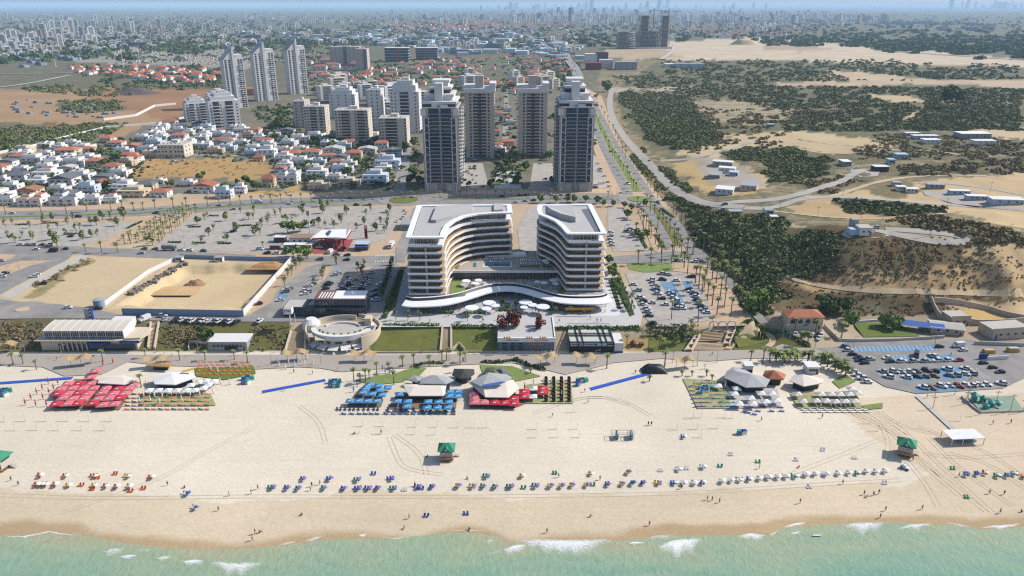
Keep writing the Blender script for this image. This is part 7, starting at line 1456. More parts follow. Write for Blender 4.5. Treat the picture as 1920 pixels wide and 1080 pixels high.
# shops under the plaza edge
c=flat(987,661,ZL);t=thing('shop_building','long shop under the plaza with a white fascia and two grey signs','shop',c);xa,xb=flat(933,661,ZL).x-c.x,flat(1041,661,ZL).x-c.x;child(t,'glass_front',MB().box(xa+.5,xb-.4,.6,18,0,5.2),mat('shop_glass',(112,122,134),.2,.3,.7));child(t,'fascia',MB().box(xa,xb,0,.8,5.2,7.3),M_HW);child(t,'roof',MB().box(xa,xb,.81,26,6.6,7.2),M_PLAZA);child(t,'side_rim',MB().box(xb-.5,xb,.82,24,7.21,7.7),M_HW);b=MB()
for i in range(15):x=xa+(xb-xa)*i/14;b.box(x-.08,x+.08,.5,.6,0,5.2)
child(t,'glazing_bars',b,M_GREY);text('Anna Italia',1.5,t,(xa+(xb-xa)*.745,-.03,5.75),M_INK,shear=.3);text('millennetto',1.4,t,(xa+(xb-xa)*.255,-.03,5.75),M_INK,shear=.3)
for i in range(3):
 for j in range(3):child(t,'shelf',MB().box(xa+2.2+i*3.6,xa+4.2+i*3.6,.45,.6,1+j*1.4,1.7+j*1.4),M_BLK)
child(t,'counter_light',MB().box(xa+15.5,xa+21,.45,.6,3.6,4.4),mat('warm_wood',(206,140,90)))
for i in range(5):child(t,'table',MB().frus(xa+16+i*2.1,.2,0,.9,.5,.5,8),M_CLR)
# black pergola cafe
c=flat(1115,662,ZL);t=thing('pergola_cafe','black framed cafe with white roof panels and a row of small signs','cafe',c);xa,xb=flat(1068,662,ZL).x-c.x,flat(1150,662,ZL).x-c.x;child(t,'dark_front',MB().box(xa,xb,.5,15,0,3.4),M_BLK);child(t,'roof_panels',MB().prism([(xa,.2),(xb,.2),(xb-1,17),(xa,17)],[4.9,4.9,6.4,6.4],[5.1,5.1,6.6,6.6]),mat('panel_pale',(222,222,212),.5,.08,.3));child(t,'sign_band',MB().box(xa,xb,0,.2,3.5,4.9),M_SHB);b=MB()
for f in(0,.2,.31,.73,.85,1):x=xa+(xb-xa)*f;b.bar((x,-.1,0),(x,-.1,5.4),.35);b.bar((x,0,5.4),(x-1,17,7),.35)
for y,z in((0.3,5.45),(6,6.1),(8,6.3),(17,7)):b.bar((xa,y,z),(xb,y,z),.4)
child(t,'steel_frame',b,M_BLK);b=MB();b2=MB()
for x in(.04,.35):
 for i in range(6):(b if i%2 else b2).box(xa+(xb-xa)*x+i*.62,xa+(xb-xa)*x+i*.62+.5,-.06,0,4.0,4.5)
b.box(xa+(xb-xa)*.24,xa+(xb-xa)*.27,-.06,0,3.9,4.7);child(t,'red_lettering',b,mat('letter_red',(190,60,70)));child(t,'blue_lettering',b2,M_SIGNB);child(t,'dark_sign',MB().box(xa+(xb-xa)*.56,xa+(xb-xa)*.62,-.06,0,3.8,4.7).box(xa+(xb-xa)*.87,xb,-.06,0,4,4.8),M_BLK);child(t,'white_annex',MB().box(xb+.4,xb+4.4,0,13,0,5),M_HWH);child(t,'blue_plinth',MB().box(xb+.4,xb+4.4,-.15,0,0,.9),M_SIGNB)
t=shed('white flat-roofed kiosk with a dark shutter on the dry embankment',428,657,72,4.2,9,M_GREY,M_HWH,'kiosk','kiosk',0,.3,0,8);child(t,'shutter',MB().box(-1.5,4.3,-.1,.05,.2,2.2),M_BLK);wall('beige yard wall left of the white kiosk',[(354,657),(356,644),(388,644),(391,657)],1.6,.3,M_CLR)
wall('white concrete frame with dark square patterns below the small lawn',[(848,658),(849,648),(870,646),(871,658)],1.6,.3,M_CLR);wall('low retaining wall at the foot of the large green lawn',[(695,662),(760,662),(826,661)],.8,.4,M_STONE);wall('low retaining wall at the foot of the small green lawn',[(872,661),(932,661)],.8,.4,M_STONE)
t=thing('play_house','wooden play structure on the yellow sandpit','play structure',at(1194,648));M_WD=mat('brown_wood',(120,84,54),.8,.2,1);child(t,'platform',MB().box(-3,-.5,-1,1,0,1.6).box(1,3,-1,1,.2,1.4),M_WD);child(t,'roof',MB().frus(-1.7,0,1.6,3,1.8,.1,4),M_WD);child(t,'slide',MB().bar((-.5,0,1.4),(1,0,.2),.5,.1),M_STEP)
# wavy tan shade sails
def sail(px,py,rz,where):
 p=at(px,py);t=thing('shade_sail','','shade sail',p,R(rz),'tan shade sails of the promenade');b=MB();n=10
 for i in range(n):x0,x1=-5.5+11*i/n,-5.5+11*(i+1)/n;f=lambda x:4+.7*math.sin(x*.9);b.quad((x0,-1.6+x0*.12,f(x0)),(x1,-1.6+x1*.12,f(x1)),(x1,1.8+x1*.12,f(x1)+.5),(x0,1.8+x0*.12,f(x0)+.5))
 child(t,'canopy',b,mat('sail_tan',(188,160,118),.8,.1,.5))
 for x,y in((-4,0),(0,.5),(4,1)):child(t,'post',MB().frus(x,y,0,4.2,.1,.1,6),M_GREY)
 NM.add(t,'wavy tan shade sail on posts',where,px)
for x,y,r in((152,686,8),(294,688,4),(556,676,4),(682,678,-8),(1025,684,12),(1098,683,-16),(1284,690,8),(10,660,5)):sail(x,y,r,'over the promenade')
# ------------------------------------------------------------------ beach restaurants
def hiproof(t,name,m,pts,z,apex,za,eave=.35):
 L_=t.location;W_=[tuple(np.array(plane(*p,z))-np.array([L_.x,L_.y]))for p in pts];A=[tuple(np.array(plane(*p,za))-np.array([L_.x,L_.y]))for p in apex];b=MB();n=len(W_)
 for i in range(n):
  j=(i+1)%n;mi=((W_[i][0]+W_[j][0])/2,(W_[i][1]+W_[j][1])/2);near=lambda q:min(A,key=lambda a:(a[0]-q[0])**2+(a[1]-q[1])**2);a,c_=near(W_[i]),near(W_[j]);z0=z-L_.z;z1=za-L_.z
  b.quad((*W_[i],z0),(*W_[j],z0),(*c_,z1),(*a,z1))if a!=c_ else b.quad((*W_[i],z0),(*W_[j],z0),(*a,z1))
 if len(A)>2:b.quad(*[(*a,z1)for a in A])
 b.prism(W_,z0-eave,z0-.01,True,False);child(t,name,b,m);child(t,'wall',MB().prism(inset(W_,1.4),-.2,z0-eave),M_BLK)
M_RCR=mat('roof_cream',(240,228,214),.85,.05,.3,k=.64);M_RGR=mat('roof_grey',(186,186,188),.8,.1,.4);M_RDG=mat('roof_dark',(74,78,74),.85,.1,.4)
q5=lambda*a:[(620+x*.125,670+y*.125)for x,y in a];q6=lambda*a:[(840+x*.125,670+y*.125)for x,y in a];q7=lambda*a:[(1260+x*.198,650+y*.198)for x,y in a];q1=lambda*a:[(80+x*.2083,690+y*.2083)for x,y in a]
def rest(label,ctr,parts):
 t=thing('beach_restaurant',label,'restaurant',flat(*ctr,ZL));
 for p in parts:hiproof(t,*p)
 return t
t=rest('beach restaurant with cream and grey tent roofs between the blue parasols',(800,745),[('cream_roof',M_RCR,q5((1175,575),(1700,575),(1740,400),(1085,405)),4.2,q5((1250,440),(1650,440)),5.0),('grey_roof',M_RGR,q5((1340,390),(1730,400),(1850,340),(1740,275),(1500,265),(1350,320)),5.2,q5((1590,270),),7.2),('side_roof',M_GREY,q5((1150,330),(1330,390),(1390,290),(1250,270)),4,q5((1280,310),),4.8)]);box3(t,'blue_valance',M_SHB,768,834,751,.3,3.2,4.0)
t=rest('dark-roofed round bar between the two beach restaurants',(868,708),[('roof',M_RDG,q6((60,260),(180,320),(300,315),(400,240),(390,175),(90,170)),4.2,q6((230,175),),6.2)]);child(t,'finial',MB().frus(0,6,5,7,.7,.4,8),mat('finial_pink',(220,170,180)))
t=rest('beach restaurant with a big cream and grey tent roof behind the red parasols',(930,742),[('cream_roof',M_RCR,q6((560,595),(900,600),(1070,460),(980,340),(640,300),(300,360)),4.4,q6((520,420),(860,350)),6.2),('grey_roof',M_RGR,q6((340,360),(510,440),(860,370),(960,300),(880,255),(560,250)),6.2,q6((610,225),),8.4)]);L_=t.location;W_=[tuple(np.array(plane(*p,6.9))-np.array([L_.x,L_.y]))for p in q6((510,440),(515,415),(800,365),(860,372),(790,408))];child(t,'blue_tarp',MB().prism(W_,5.95,6.05),mat('canvas_blue',(70,110,186)))
rest('small green-roofed bar on the restaurant lawn',(918,700),[('roof',mat('roof_olive',(88,100,72)),q6((530,215),(700,220),(710,150),(580,150)),3.6,q6((620,180),),4.2)]);rest('small dark tent on the restaurant lawn',(948,705),[('roof',M_GRR,q6((720,180),(840,290),(940,260),(860,180),(790,150)),3.6,q6((800,190),),4.6)])
rest('grey hip-roofed beach restaurant at the left of the white parasols',(1400,725),[('roof',M_RGR,q7((490,290),(700,385),(890,380),(930,310),(760,255),(660,200),(580,190),(520,230)),4.6,q7((750,265),(600,230)),6.4)]);t=rest('orange tiled pyramid roof pavilion between the grey beach roofs',(1452,712),[('roof',M_RED,q7((860,270),(920,305),(1060,310),(1080,260),(1000,228),(880,225)),4.6,q7((965,222),),7.2)]);rest('pale hip-roofed beach restaurant right of the orange pavilion',(1512,725),[('roof',M_RCR,q7((1110,320),(1250,375),(1420,345),(1440,310),(1340,280),(1150,270)),4.4,q7((1240,262),),6.2)])
t=shed('white cabin on the roof yard of the right beach restaurant',1403,706,14,5,4,M_HWH,M_HWH,'cabin','cabin');shed('white van-like kitchen cabin behind the right restaurant',1524,702,22,3.4,5,M_HWH,M_HWH,'cabin','cabin')
t=rest('cream tent roof behind the red parasols',(200,720),[('roof',M_RCR,[(183,718),(188,706),(230,703),(258,712),(232,721)],4,[(215,707),(230,708)],4.8)]);t=rest('large white tent roof beside the orange loungers',(320,722),[('roof',M_TENT,[(284,704),(290,720),(328,721),(368,707),(360,698),(320,697)],4.2,[(322,702),],5.6)]);child(t,'yellow_slide',MB().bar((4,3,4.6),(9,4.5,5.6),1.6,.2),mat('yellow_board',(240,200,70)))
rest('tan thatched roof bar above the white tent',(296,692),[('roof',mat('thatch',(190,150,100),.95,.2,1),[(272,686),(318,688),(322,680),(300,677)],3.4,[(298,681),],4)])
# square parasols
PAR={}
def parasol(px,py,c,nm,where,s=3.3,h=2.9):
 if c not in PAR:
  m=mat('canvas_%02x%02x%02x'%c,c,.85,.06,.4,rnd=.06,k=.62);q=s/2;b=MB();v=[(-q,-q),(q,-q),(q,q),(-q,q)]
  for i in range(4):a,d=v[i],v[(i+1)%4];b.quad((*a,h-.9),(*d,h-.9),(0,0,h));b.quad((*a,h-1.12),(*d,h-1.12),(*d,h-.9),(*a,h-.9));b.quad((0,0,h-.05),(*d,h-.92),(*a,h-.92))
  lm=MB().quad((-.7,-q*.62,h-.53),(.7,-q*.62,h-.53),(.55,-q*.42,h-.33),(-.55,-q*.42,h-.33));lm.v=[(x,y,z+.03)for x,y,z in lm.v]
  PAR[c]=[('canopy',b.mesh('canopy',m)),('pole',MB().frus(0,0,0,h-.1,.06,.06,6).box(-.4,.4,-.4,.4,0,.08).mesh('pole',M_GREY))]+([]if c[0]>230 and c[1]>200 else[('white_mark',lm.mesh('white_mark',M_WHITE))])
 p=at(px,py,h-.6);p.z=float(hgt(p.x,p.y));t=put(PAR[c],'square_parasol','','parasol',p,rc_.uniform(-.05,.05)+(.15 if c[0]>150 and px<300 else 0),'square parasols of the beach restaurants');NM.add(t,nm,where,px)
RED_,PNK,BLU,WPA=(206,52,72),(226,118,128),(74,152,206),(248,247,246)
for i,(x,y)in enumerate(((508,710),(595,710),(685,708),(455,750),(540,745),(620,745),(700,745),(795,745),(885,748),(965,745),(435,785),(510,785),(590,780),(660,785),(765,778),(850,785),(930,785),(470,818),(545,822),(625,822),(735,822),(815,820),(900,815),(420,862),(505,860),(585,858),(695,857),(770,868),(855,862),(680,662),(715,615),(1000,718))):c=RED_ if i in(1,8,10,12,22,23,25,26)else PNK;parasol(*E_(x,y),c,'deep red square parasol' if c==RED_ else 'sun-faded pink square parasol','in the crowded red block',4.2 if i<29 else 4)
for x,y in((1115,762),(1185,762),(1255,762),(1325,762),(1395,762),(1460,760),(1525,745),(1600,692),(1560,720),(1430,722),(1490,700),(1545,690)):parasol(*E_(x,y),WPA,'white square parasol','beside the orange loungers of the left restaurant')
for x,y in((590,395),(550,425),(525,462),(480,515),(720,415),(735,480),(855,440),(620,535),(770,550),(290,640),(420,640),(550,642),(690,642),(1040,540),(1000,645),(1155,648),(1140,722),(1460,652),(1615,655),(1770,657),(1445,742),(1600,742),(1755,740),(1790,500),(1780,570),(1905,500),(1900,570)):parasol(*q5((x,y))[0],BLU,'bright blue square parasol','in front of the middle beach restaurant')
for i,(x,y)in enumerate(((395,540),(405,595),(400,655),(535,655),(700,660),(850,665),(990,675),(985,605),(1145,500),(1145,570),(1425,450),(1410,510))):parasol(*q6((x,y))[0],PNK if i<4 else RED_,'pink square parasol' if i<4 else 'red square parasol','around the right cream tent roof')
for x,y in((1280,455),(1275,572)):parasol(*q6((x,y))[0],WPA,'white square parasol','among the red parasols')
for x,y in((435,362),(615,387),(590,437),(745,477),(635,532),(765,532),(840,432),(945,437),(885,510),(990,502)):parasol(*q7((x,y))[0],WPA,'white square parasol','in front of the grey hip-roofed restaurant',3.8)
for x,y in((1190,440),(1240,507),(1410,440),(1505,440),(1590,442),(1680,440),(1365,502),(1460,503),(1550,510),(1640,507),(1730,505),(1760,430),(1700,390)):parasol(*q7((x,y))[0],(238,232,224),'off-white square parasol','in the rightmost double row')
def closed(px,py,c,nm,where,h=3.2):
 k=('closed',c)
 if k not in PAR:PAR[k]=[('folded_canopy',MB().frus(0,0,.9,h,.34,.08,8).mesh('folded_canopy',mat('canvas_%02x%02x%02x'%c,c,.85,.06,.4,rnd=.06,k=.62))),('pole',MB().frus(0,0,0,.9,.07,.07,6).box(-.35,.35,-.35,.35,0,.1).mesh('pole',M_GREY))]
 t=put(PAR[k],'folded_parasol','','parasol',at(px,py),0,'folded parasols');NM.add(t,nm,where,px)
for x,y in((365,720),(437,725),(405,765),(370,795),(320,765),(278,798),(325,835),(235,838),(192,878),(272,888),(352,888),(775,590),(850,570),(405,830)):closed(*E_(x,y),RED_,'folded red parasol','left of the red parasol block')
for x,y in((1050,860),(1130,855),(1200,870),(1080,820),(1160,820),(1220,825),(1290,815),(1365,850),(1430,815),(1500,810),(1600,790),(1655,720),(1725,725),(1580,620),(1635,640),(1725,600),(1100,730)):closed(*E_(x,y),WPA,'folded white parasol','among the orange loungers')
for x,y in((160,565),(175,590),(245,570),(318,565),(365,580),(430,575),(222,610),(293,592),(388,540),(330,555)):closed(*F_(x,y),WPA,'folded white parasol','in the planted square above the blue mat')
for x,y in((1285,400),(1430,400),(1550,400),(1555,500),(1700,600),(1410,600),(1270,540)):closed(*q6((x,y))[0],WPA,'folded white parasol','among the dark sofas')
for x,y in((1700,480),(1550,590),(1150,480)):closed(*q6((x,y))[0],RED_,'folded red parasol','among the dark sofas')
for x,y in((215,370),(325,380),(260,450),(370,480),(345,440),(500,400),(490,520),(280,360),(310,210),(240,180),(1405,580),(1500,575),(1595,575),(1680,575)):closed(*q7((x,y))[0],WPA,'folded white parasol','among the loungers of the right restaurant')
for x,y in((780,200),(820,240),(940,250),(400,440),(345,520),(455,390)):closed(*q5((x,y))[0],(60,120,180),'folded blue parasol','behind the blue parasols')
M_SGR=mat('worn_grass',(178,174,124),.95,.3,.5)
# restaurant decks and loungers
for nm_,pts,m in(('restaurant_deck',q5((240,740),(760,740),(790,640),(660,360),(560,360),(380,520)),mat('deck_brown',(150,128,104),.9,.15,.6)),('restaurant_deck',q5((850,770),(1880,770),(1900,560),(1000,540)),MATS['deck_brown']),('restaurant_deck',q6((330,760),(950,775),(1150,700),(1100,560),(330,560)),MATS['deck_brown']),('lawn',q6((1160,690),(1880,690),(1840,330),(1150,420)),M_SGR),('lawn',q7((240,585),(600,580),(460,320),(100,300)),M_SGR),('restaurant_deck',q7((560,580),(1040,575),(1000,400),(520,400)),M_CONC),('lawn',q7((1190,585),(1800,580),(1740,420),(1120,440)),M_SGR),('lawn',[(365,690),(475,686),(480,700),(420,712),(368,705)],M_GRASS),('lawn',[(265,740),(395,738),(405,760),(262,758)],M_SGR),('restaurant_deck',[(100,765),(225,768),(258,715),(140,710)],MATS['deck_brown'])):sheet(nm_,pts,m,ZL)
ORG,DKG,NAV,TEA=(224,118,52),(52,84,74),(44,62,110),(60,130,120)
OL,DL='orange sun lounger','dark green sun lounger'
for j,y in enumerate((560,582,604,628,652)):
 for i in range(9):lounger(at(*E_(1490+i*47+(j%2)*14,y)),ORG,WH_,R(75),'in %s row of the upper orange block'%nth(j),i,OL)
for j,y in enumerate((800,830,858,886,914)):
 for i in range(13):
  if 950+i*50>(1620 if j<3 else 1560):continue
  d=(i+j)%2;lounger(at(*E_(955+i*50,y)),(ORG,DKG)[d],WH_,R(84),'in %s row of the lower orange block'%nth(j),i,(OL,DL)[d])
for j,(y,xs)in enumerate(((790,(100,150,220,290,350,420,500,570,650,710,860,980,1060,1150,1250,1380,1500,1600,1720,1850)),(822,(860,960,1060,1150,1260,1370,1460,1620,1730,1840)),(858,(200,320,430,520,610,700,830,940,1040,1140,1240,1390,1490,1610,1720,1840)))):
 for x in xs:lounger(at(*q5((x,y))[0]),NAV,WH_,R(18 if j==0 else 78),'in %s row before the blue parasols'%nth(j),x,'navy sun lounger')
for j in range(7):
 for i in range(7):
  if(i<1 and j<1)or rc_.random()<.1:continue
  d=rc_.random()<.5;lounger(at(*q7((170+i*62+j*11,352+j*37))[0]),NAV if d else TEA,WH_,R(84),'in %s row of the right lounger block'%nth(j),i,'blue sun lounger' if d else 'teal sun lounger')
for j in range(2):
 for i in range(9):lounger(at(*q7((1250+i*72+j*20,602+j*22))[0]),WH_,WH_,R(80),'in %s row before the off-white parasols'%nth(j),i,'white sun lounger')
for x,y in((590,575),(690,620),(720,630),(815,615),(855,575),(915,575),(945,615),(1030,580),(1040,615),(780,645),(530,600),(785,580)):lounger(at(*q7((x,y))[0]),(50,86,190),WH_,R(80),'on the sand before the white parasols',x,'bright blue sun lounger')
for j in range(7):
 for i in range(4):seat(at(*q6((1470+i*115,350+j*53))[0]),(62,54,56),'in %s row of the sofa garden'%nth(j),i,'dark garden sofa',2.0)
 # long blue beach mats
for(a,b_,w_,lab)in(((492,735),(610,713),2.2,'long bright blue walkway mat left of the blue parasols'),((1107,730),(1226,698),2.2,'long bright blue walkway mat beside the black covered heap'),((-20,720),(136,709),2.2,'long blue walkway mat left of the red parasols')):
 p,q=at(*a),at(*b_);t=thing('beach_mat',lab,'mat',(0,0,0));child(t,'mat',MB().bar((p.x,p.y,p.z+.1),(q.x,q.y,q.z+.1),w_,.12),mat('mat_blue',(40,98,206),.8,.1,.6));child(t,'edge_rope',MB().bar((p.x,p.y-w_*.55,p.z+.12),(q.x,q.y-w_*.55,q.z+.12),.18),M_SIGNB)
t=thing('covered_heap','heap under a black tarpaulin at the top of the blue mat','heap',at(1226,696));b=MB();k=14
V=[(7*(i/k-.5)*2*.8,3*(j/k-.5)*2,max(0,1-((i/k-.5)*2)**4)*max(0,1-((j/k-.5)*2)**4)*(2.6+.9*float(vnoise(i*.5,j*.5,3))))for i in range(k+1)for j in range(k+1)];me=npmesh('tarpaulin',V,[(i*(k+1)+j,(i+1)*(k+1)+j,(i+1)*(k+1)+j+1,i*(k+1)+j+1)for i in range(k)for j in range(k)],mat('tarp_black',(46,50,54),.5,.2,.6),True);ob('tarpaulin',me,t)
# playground and the fenced court on the right
wall('low grey wall round the playground court',[(1802,745),(1836,775),(1920,772)],.8,.3,M_CONC)
t=thing('playground','turquoise climbing playground in the fenced court','playground',at(1850,762));M_TQ=mat('turquoise',(70,176,160),.6)
for(x,y,r,h)in((-3,4,1.8,4.4),(1.5,0,1.5,3),(0,3,1.2,3.4),(5,1,1.6,2.2),(-1.5,-2,1.2,2.6)):child(t,'tower',MB().box(x-.8,x+.8,y-.8,y+.8,0,h*.7).frus(x,y,h*.7,h,r,.1,7),M_TQ)
child(t,'climbing_net',MB().bar((-3,4,3),(5,1,1.4),1.2,.2).bar((1.5,0,2),(4,-3,0),.9,.15),M_BLK);sheet('play_surface',[(1815,745),(1900,742),(1920,770),(1840,772)],mat('play_green',(150,172,150),.9,.1,.4),ZL)
for x,y,h in((1235,905,6),(1480,870,6),(1590,950,6),(1700,900,8),(1815,930,8),(1910,930,6),(1500,820,5),(1400,800,5),(1255,800,3)):lamp(*H_(x,y),h,'round the beach court','flood_pole')
sheet('path',[(1715,742),(1725,742),(1800,810),(1790,812)],M_CONC,ZL)
t=thing('skip','yellow waste skip beside the stone walls','skip',at(1853,662));child(t,'tub',MB().box(-2.5,2.5,-1.2,1.2,0,1.6),mat('skip_yellow',(226,178,60)));child(t,'load',MB().box(-2.2,2.2,-1,1,1.6,1.9),M_DIRT);t=thing('skip','second yellow waste skip at the right edge, full of rubble','skip',at(1898,660));child(t,'tub',MB().box(-2.5,2.5,-1.2,1.2,0,1.6),MATS['skip_yellow']);child(t,'load',MB().box(-2.2,2.2,-1,1,1.6,2.3),M_CONC)
t=thing('blue_container','small blue sign wall at the car park exit','sign',at(1843,674));child(t,'panel',MB().box(-2,2,-.3,.3,0,2.8),M_SIGNB);child(t,'foot',MB().box(-2.2,2.2,-.5,.5,0,.3),M_CONC)
# ------------------------------------------------------------------ lifeguard huts, parasols, chairs on the open sand
M_HG_=mat('hut_green',(52,150,112),.7,.08,.5);M_HWD=mat('hut_grey_wood',(206,196,188),.85,.1,1.5)
def hut(px,py,s,rz,label):
 t=thing('lifeguard_hut',label,'lifeguard hut',at(px,py),R(rz),None,s);child(t,'cabin',MB().prism([(-2.2,-2),(2.2,-2),(2.2,2),(-2.2,2)],1.0,4.4),M_HWD);child(t,'legs_base',MB().box(-2.1,2.1,-1.9,1.9,0,.98),M_WD);child(t,'balcony',MB().box(-2.5,2.5,-2.7,-2,.9,1.1).box(-2.5,2.5,-2.7,-2.6,1.1,1.7),mat('ochre_wood',(200,150,84)));r=MB();e=3.0;z0,z1=4.4,6.2
 p=[(-e,-e,z0),(e,-e,z0),(e,e,z0),(-e,e,z0)];a,b_=(-.9,0,z1),(.9,0,z1);r.quad(p[0],p[1],b_,a).quad(p[1],p[2],b_).quad(p[2],p[3],a,b_).quad(p[3],p[0],a).quad(*p[::-1]);r.quad((-1.4,-2.9,4.6),(1.4,-2.9,4.6),(0,-2.6,5.9)).quad((1.4,-2.9,4.6),(0,-.6,5.9),(0,-2.6,5.9)).quad((-1.4,-2.9,4.6),(0,-2.6,5.9),(0,-.6,5.9));child(t,'roof',r,M_HG_)
 child(t,'gable_mark',MB().box(-.3,.3,-2.98,-2.93,4.75,5.3),M_WHITE);child(t,'window_band',MB().box(-2.0,2.0,-2.06,-1.98,3.5,4.2).box(2.18,2.26,-1.6,1.6,3.3,4.2),M_WIN);child(t,'red_sign',MB().box(-.9,1.3,-2.05,-1.99,2.9,3.05),mat('letter_red',(190,60,70)));child(t,'white_sign',MB().box(-1.2,-.2,-2.05,-1.99,3.1,3.4),M_WHITE);b=MB()
 for i in range(6):b.box(2.2+i*.35,2.6+i*.35,.6,1.8,1.0-i*.17,1.1-i*.17)
 child(t,'steps',b,M_HWD)
hut(838,859,1.0,0,'lifeguard hut with a green gabled roof in the middle of the beach');hut(1696,851,1.05,-28,'green-roofed lifeguard hut turned sideways near the right parasols');hut(3,878,1.1,-10,'green-roofed lifeguard hut cut by the left picture edge')
BP={}
def bparasol(px,py,c,nm,where,tilt=.12):
 if c not in BP:
  m=mat('beach_canvas_%02x%02x%02x'%c,c,.85,.06,.8,k=.66);b=MB();n=12;m.use_backface_culling=False;P0=[(1.15*math.cos(2*math.pi*i/n),1.15*math.sin(2*math.pi*i/n),1.75)for i in range(n)];P1=[(.65*math.cos(2*math.pi*i/n),.65*math.sin(2*math.pi*i/n),2.12)for i in range(n)]
  for i in range(n):j=(i+1)%n;b.quad(P0[i],P0[j],P1[j],P1[i]);b.quad(P1[i],P1[j],(0,0,2.28))
  BP[c]=[('canopy',b.mesh('canopy',m)),('pole',MB().frus(0,0,-.2,2.25,.035,.03,6).mesh('pole',M_WHITE))]
 p=at(px,py,2.0);p.z=float(hgt(p.x,p.y));t=put(BP[c],'beach_parasol','','parasol',p,0,'parasols on the open beach',rc_.uniform(.66,.82));t.rotation_euler=(-tilt*rc_.random(),tilt*1.2*rc_.random(),0);NM.add(t,nm,where,px);return p
BC={}
def bchair(p,c,nm,where,key,rz):
 if c not in BC:m=mat('plastic_%02x%02x%02x'%c,c,.5,.05);BC[c]=[('seat',MB().prism([(-.32,-.5),(.32,-.5),(.32,.3),(-.32,.3)],[.25,.25,.12,.12],[.33,.33,.2,.2]).box(-.3,-.25,-.45,-.38,0,.27).box(.25,.3,-.45,-.38,0,.27).mesh('seat',m)),('backrest',MB().prism([(-.32,.3),(.32,.3),(.32,.75),(-.32,.75)],[.12,.12,.8,.8],[.2,.2,.88,.88]).mesh('backrest',m)),('armrest',MB().box(-.36,-.3,-.4,.4,.42,.47).box(-.35,-.31,-.4,-.35,0,.42).mesh('armrest',m)),('armrest',MB().box(.3,.36,-.4,.4,.42,.47).box(.31,.35,-.4,-.35,0,.42).mesh('armrest',m))]
 t=put(BC[c],'beach_chair','','chair',p,rz,'plastic chairs on the open beach',1.0);NM.add(t,nm,where,key)
J1=lambda x,y:(x/4,810+y/4);J2=lambda x,y:(480+x/4,810+y/4);J3=lambda x,y:(960+x/4,810+y/4);J4=lambda x,y:(1440+x/4,810+y/4)
PUR,WHP,BLP=(132,124,196),(250,250,250),(56,96,170);OR,CB,YE,GR,WC=(226,92,44),(58,94,186),(240,196,56),(48,156,116),(238,238,238)
CNM={OR:'orange',CB:'blue',YE:'yellow',GR:'green',WC:'white'};PNM={PUR:'purple',WHP:'white',BLP:'dark blue'}
def row(fn,pts,pc,cc,where,n=2,dx=-14,dy=26):
 for x,y in pts:
  bparasol(*fn(x,y),pc,'round %s beach parasol'%PNM[pc],where)
  for c_ in([rc_.choice(cc)]if n else[]):
   q=at(*fn(x+dx,y+dy));k=rc_.choice((2,2,3))if n==2 else n;rz=rc_.uniform(-.5,.3)
   for i in range(k):bchair(Vector((q.x+(i-(k-1)/2)*.95,q.y+rc_.uniform(-.25,.25),float(hgt(q.x,q.y)))),c_,CNM[c_]+' plastic beach chair',where,q.x+i,rz)
V1,V2,V3,V4='in the left cluster of the beach','below the middle lifeguard hut','right of the middle hut','in the long white row'
row(J1,[(307,305),(497,308),(714,310),(965,312),(1142,318),(282,372),(318,374),(347,373),(418,373),(518,378),(712,380),(798,385),(883,388),(975,388)],WHP,(OR,OR,OR,YE),V1)
row(J2,[(358,332),(558,330),(768,338),(1022,330),(130,395),(240,400),(325,402),(515,400),(665,403),(773,400),(850,402),(920,400),(1040,402),(1224,390),(1330,388)],PUR,(CB,CB,CB,GR),V2);row(J2,[(1738,312),(1523,385),(1634,388),(1712,388),(1800,390),(1915,388)],PUR,(YE,YE,GR),V2)
row(J3,[(5,388),(186,384),(298,382),(384,382),(460,378),(570,376),(728,372),(836,367),(992,360),(1108,362),(882,280)],PUR,(YE,GR,CB,YE),V3);row(J3,[(915,363)],BLP,(GR,),V3);row(J3,[(85,308),(600,290)],WHP,(YE,),V3)
row(J3,[(1230,360),(1298,360),(1375,360),(1442,357),(1585,347),(1655,342),(1716,338),(1790,333),(1866,328),(1262,258),(1445,240)],WHP,(WC,WC,WC,CB),V4);row(J4,[(15,318),(82,316),(148,312),(217,310),(295,297),(365,293),(447,293),(537,288),(618,285),(682,285),(748,272),(820,274),(890,271)],WHP,(WC,WC,GR),V4)
row(J4,[(1502,295),(1805,305)],PUR,(CB,OR),'right of the tyre tracks');row(J4,[(1580,293)],BLP,(CB,),'right of the tyre tracks');row(J4,[(1640,285),(1735,305),(1862,292),(1930,310)],WHP,(GR,OR),'right of the tyre tracks');row(J3,[(1298,14)],WHP,(CB,),'above the right rows, alone');row(J1,[(1405,440),(1465,545)],BLP,(WC,),'apart from the left cluster',2)
for fn,pts in((J3,[(1115,295),(1310,280),(1560,262),(1640,175),(1845,230),(85,425),(605,402),(320,315)]),(J4,[(210,215),(650,200),(410,140),(310,418),(1385,280),(1490,495),(875,390)]),(J2,[(1115,440),(1275,635),(1575,620),(880,320),(1240,430)]),(J1,[(608,405),(862,320),(730,350),(978,450),(1075,430),(690,435)])):
 for x,y in pts:
  q=at(*fn(x,y));c_={J3:GR if x in(85,605,320,1845,1560)else WC,J4:GR if x>1300 else WC,J2:WC if x==1115 else CB,J1:OR}[fn]
  for i in(-.5,.5):bchair(Vector((q.x+i,q.y,q.z)),c_,CNM[c_]+' plastic beach chair','without a parasol',q.x+i,rc_.uniform(-.4,.4))
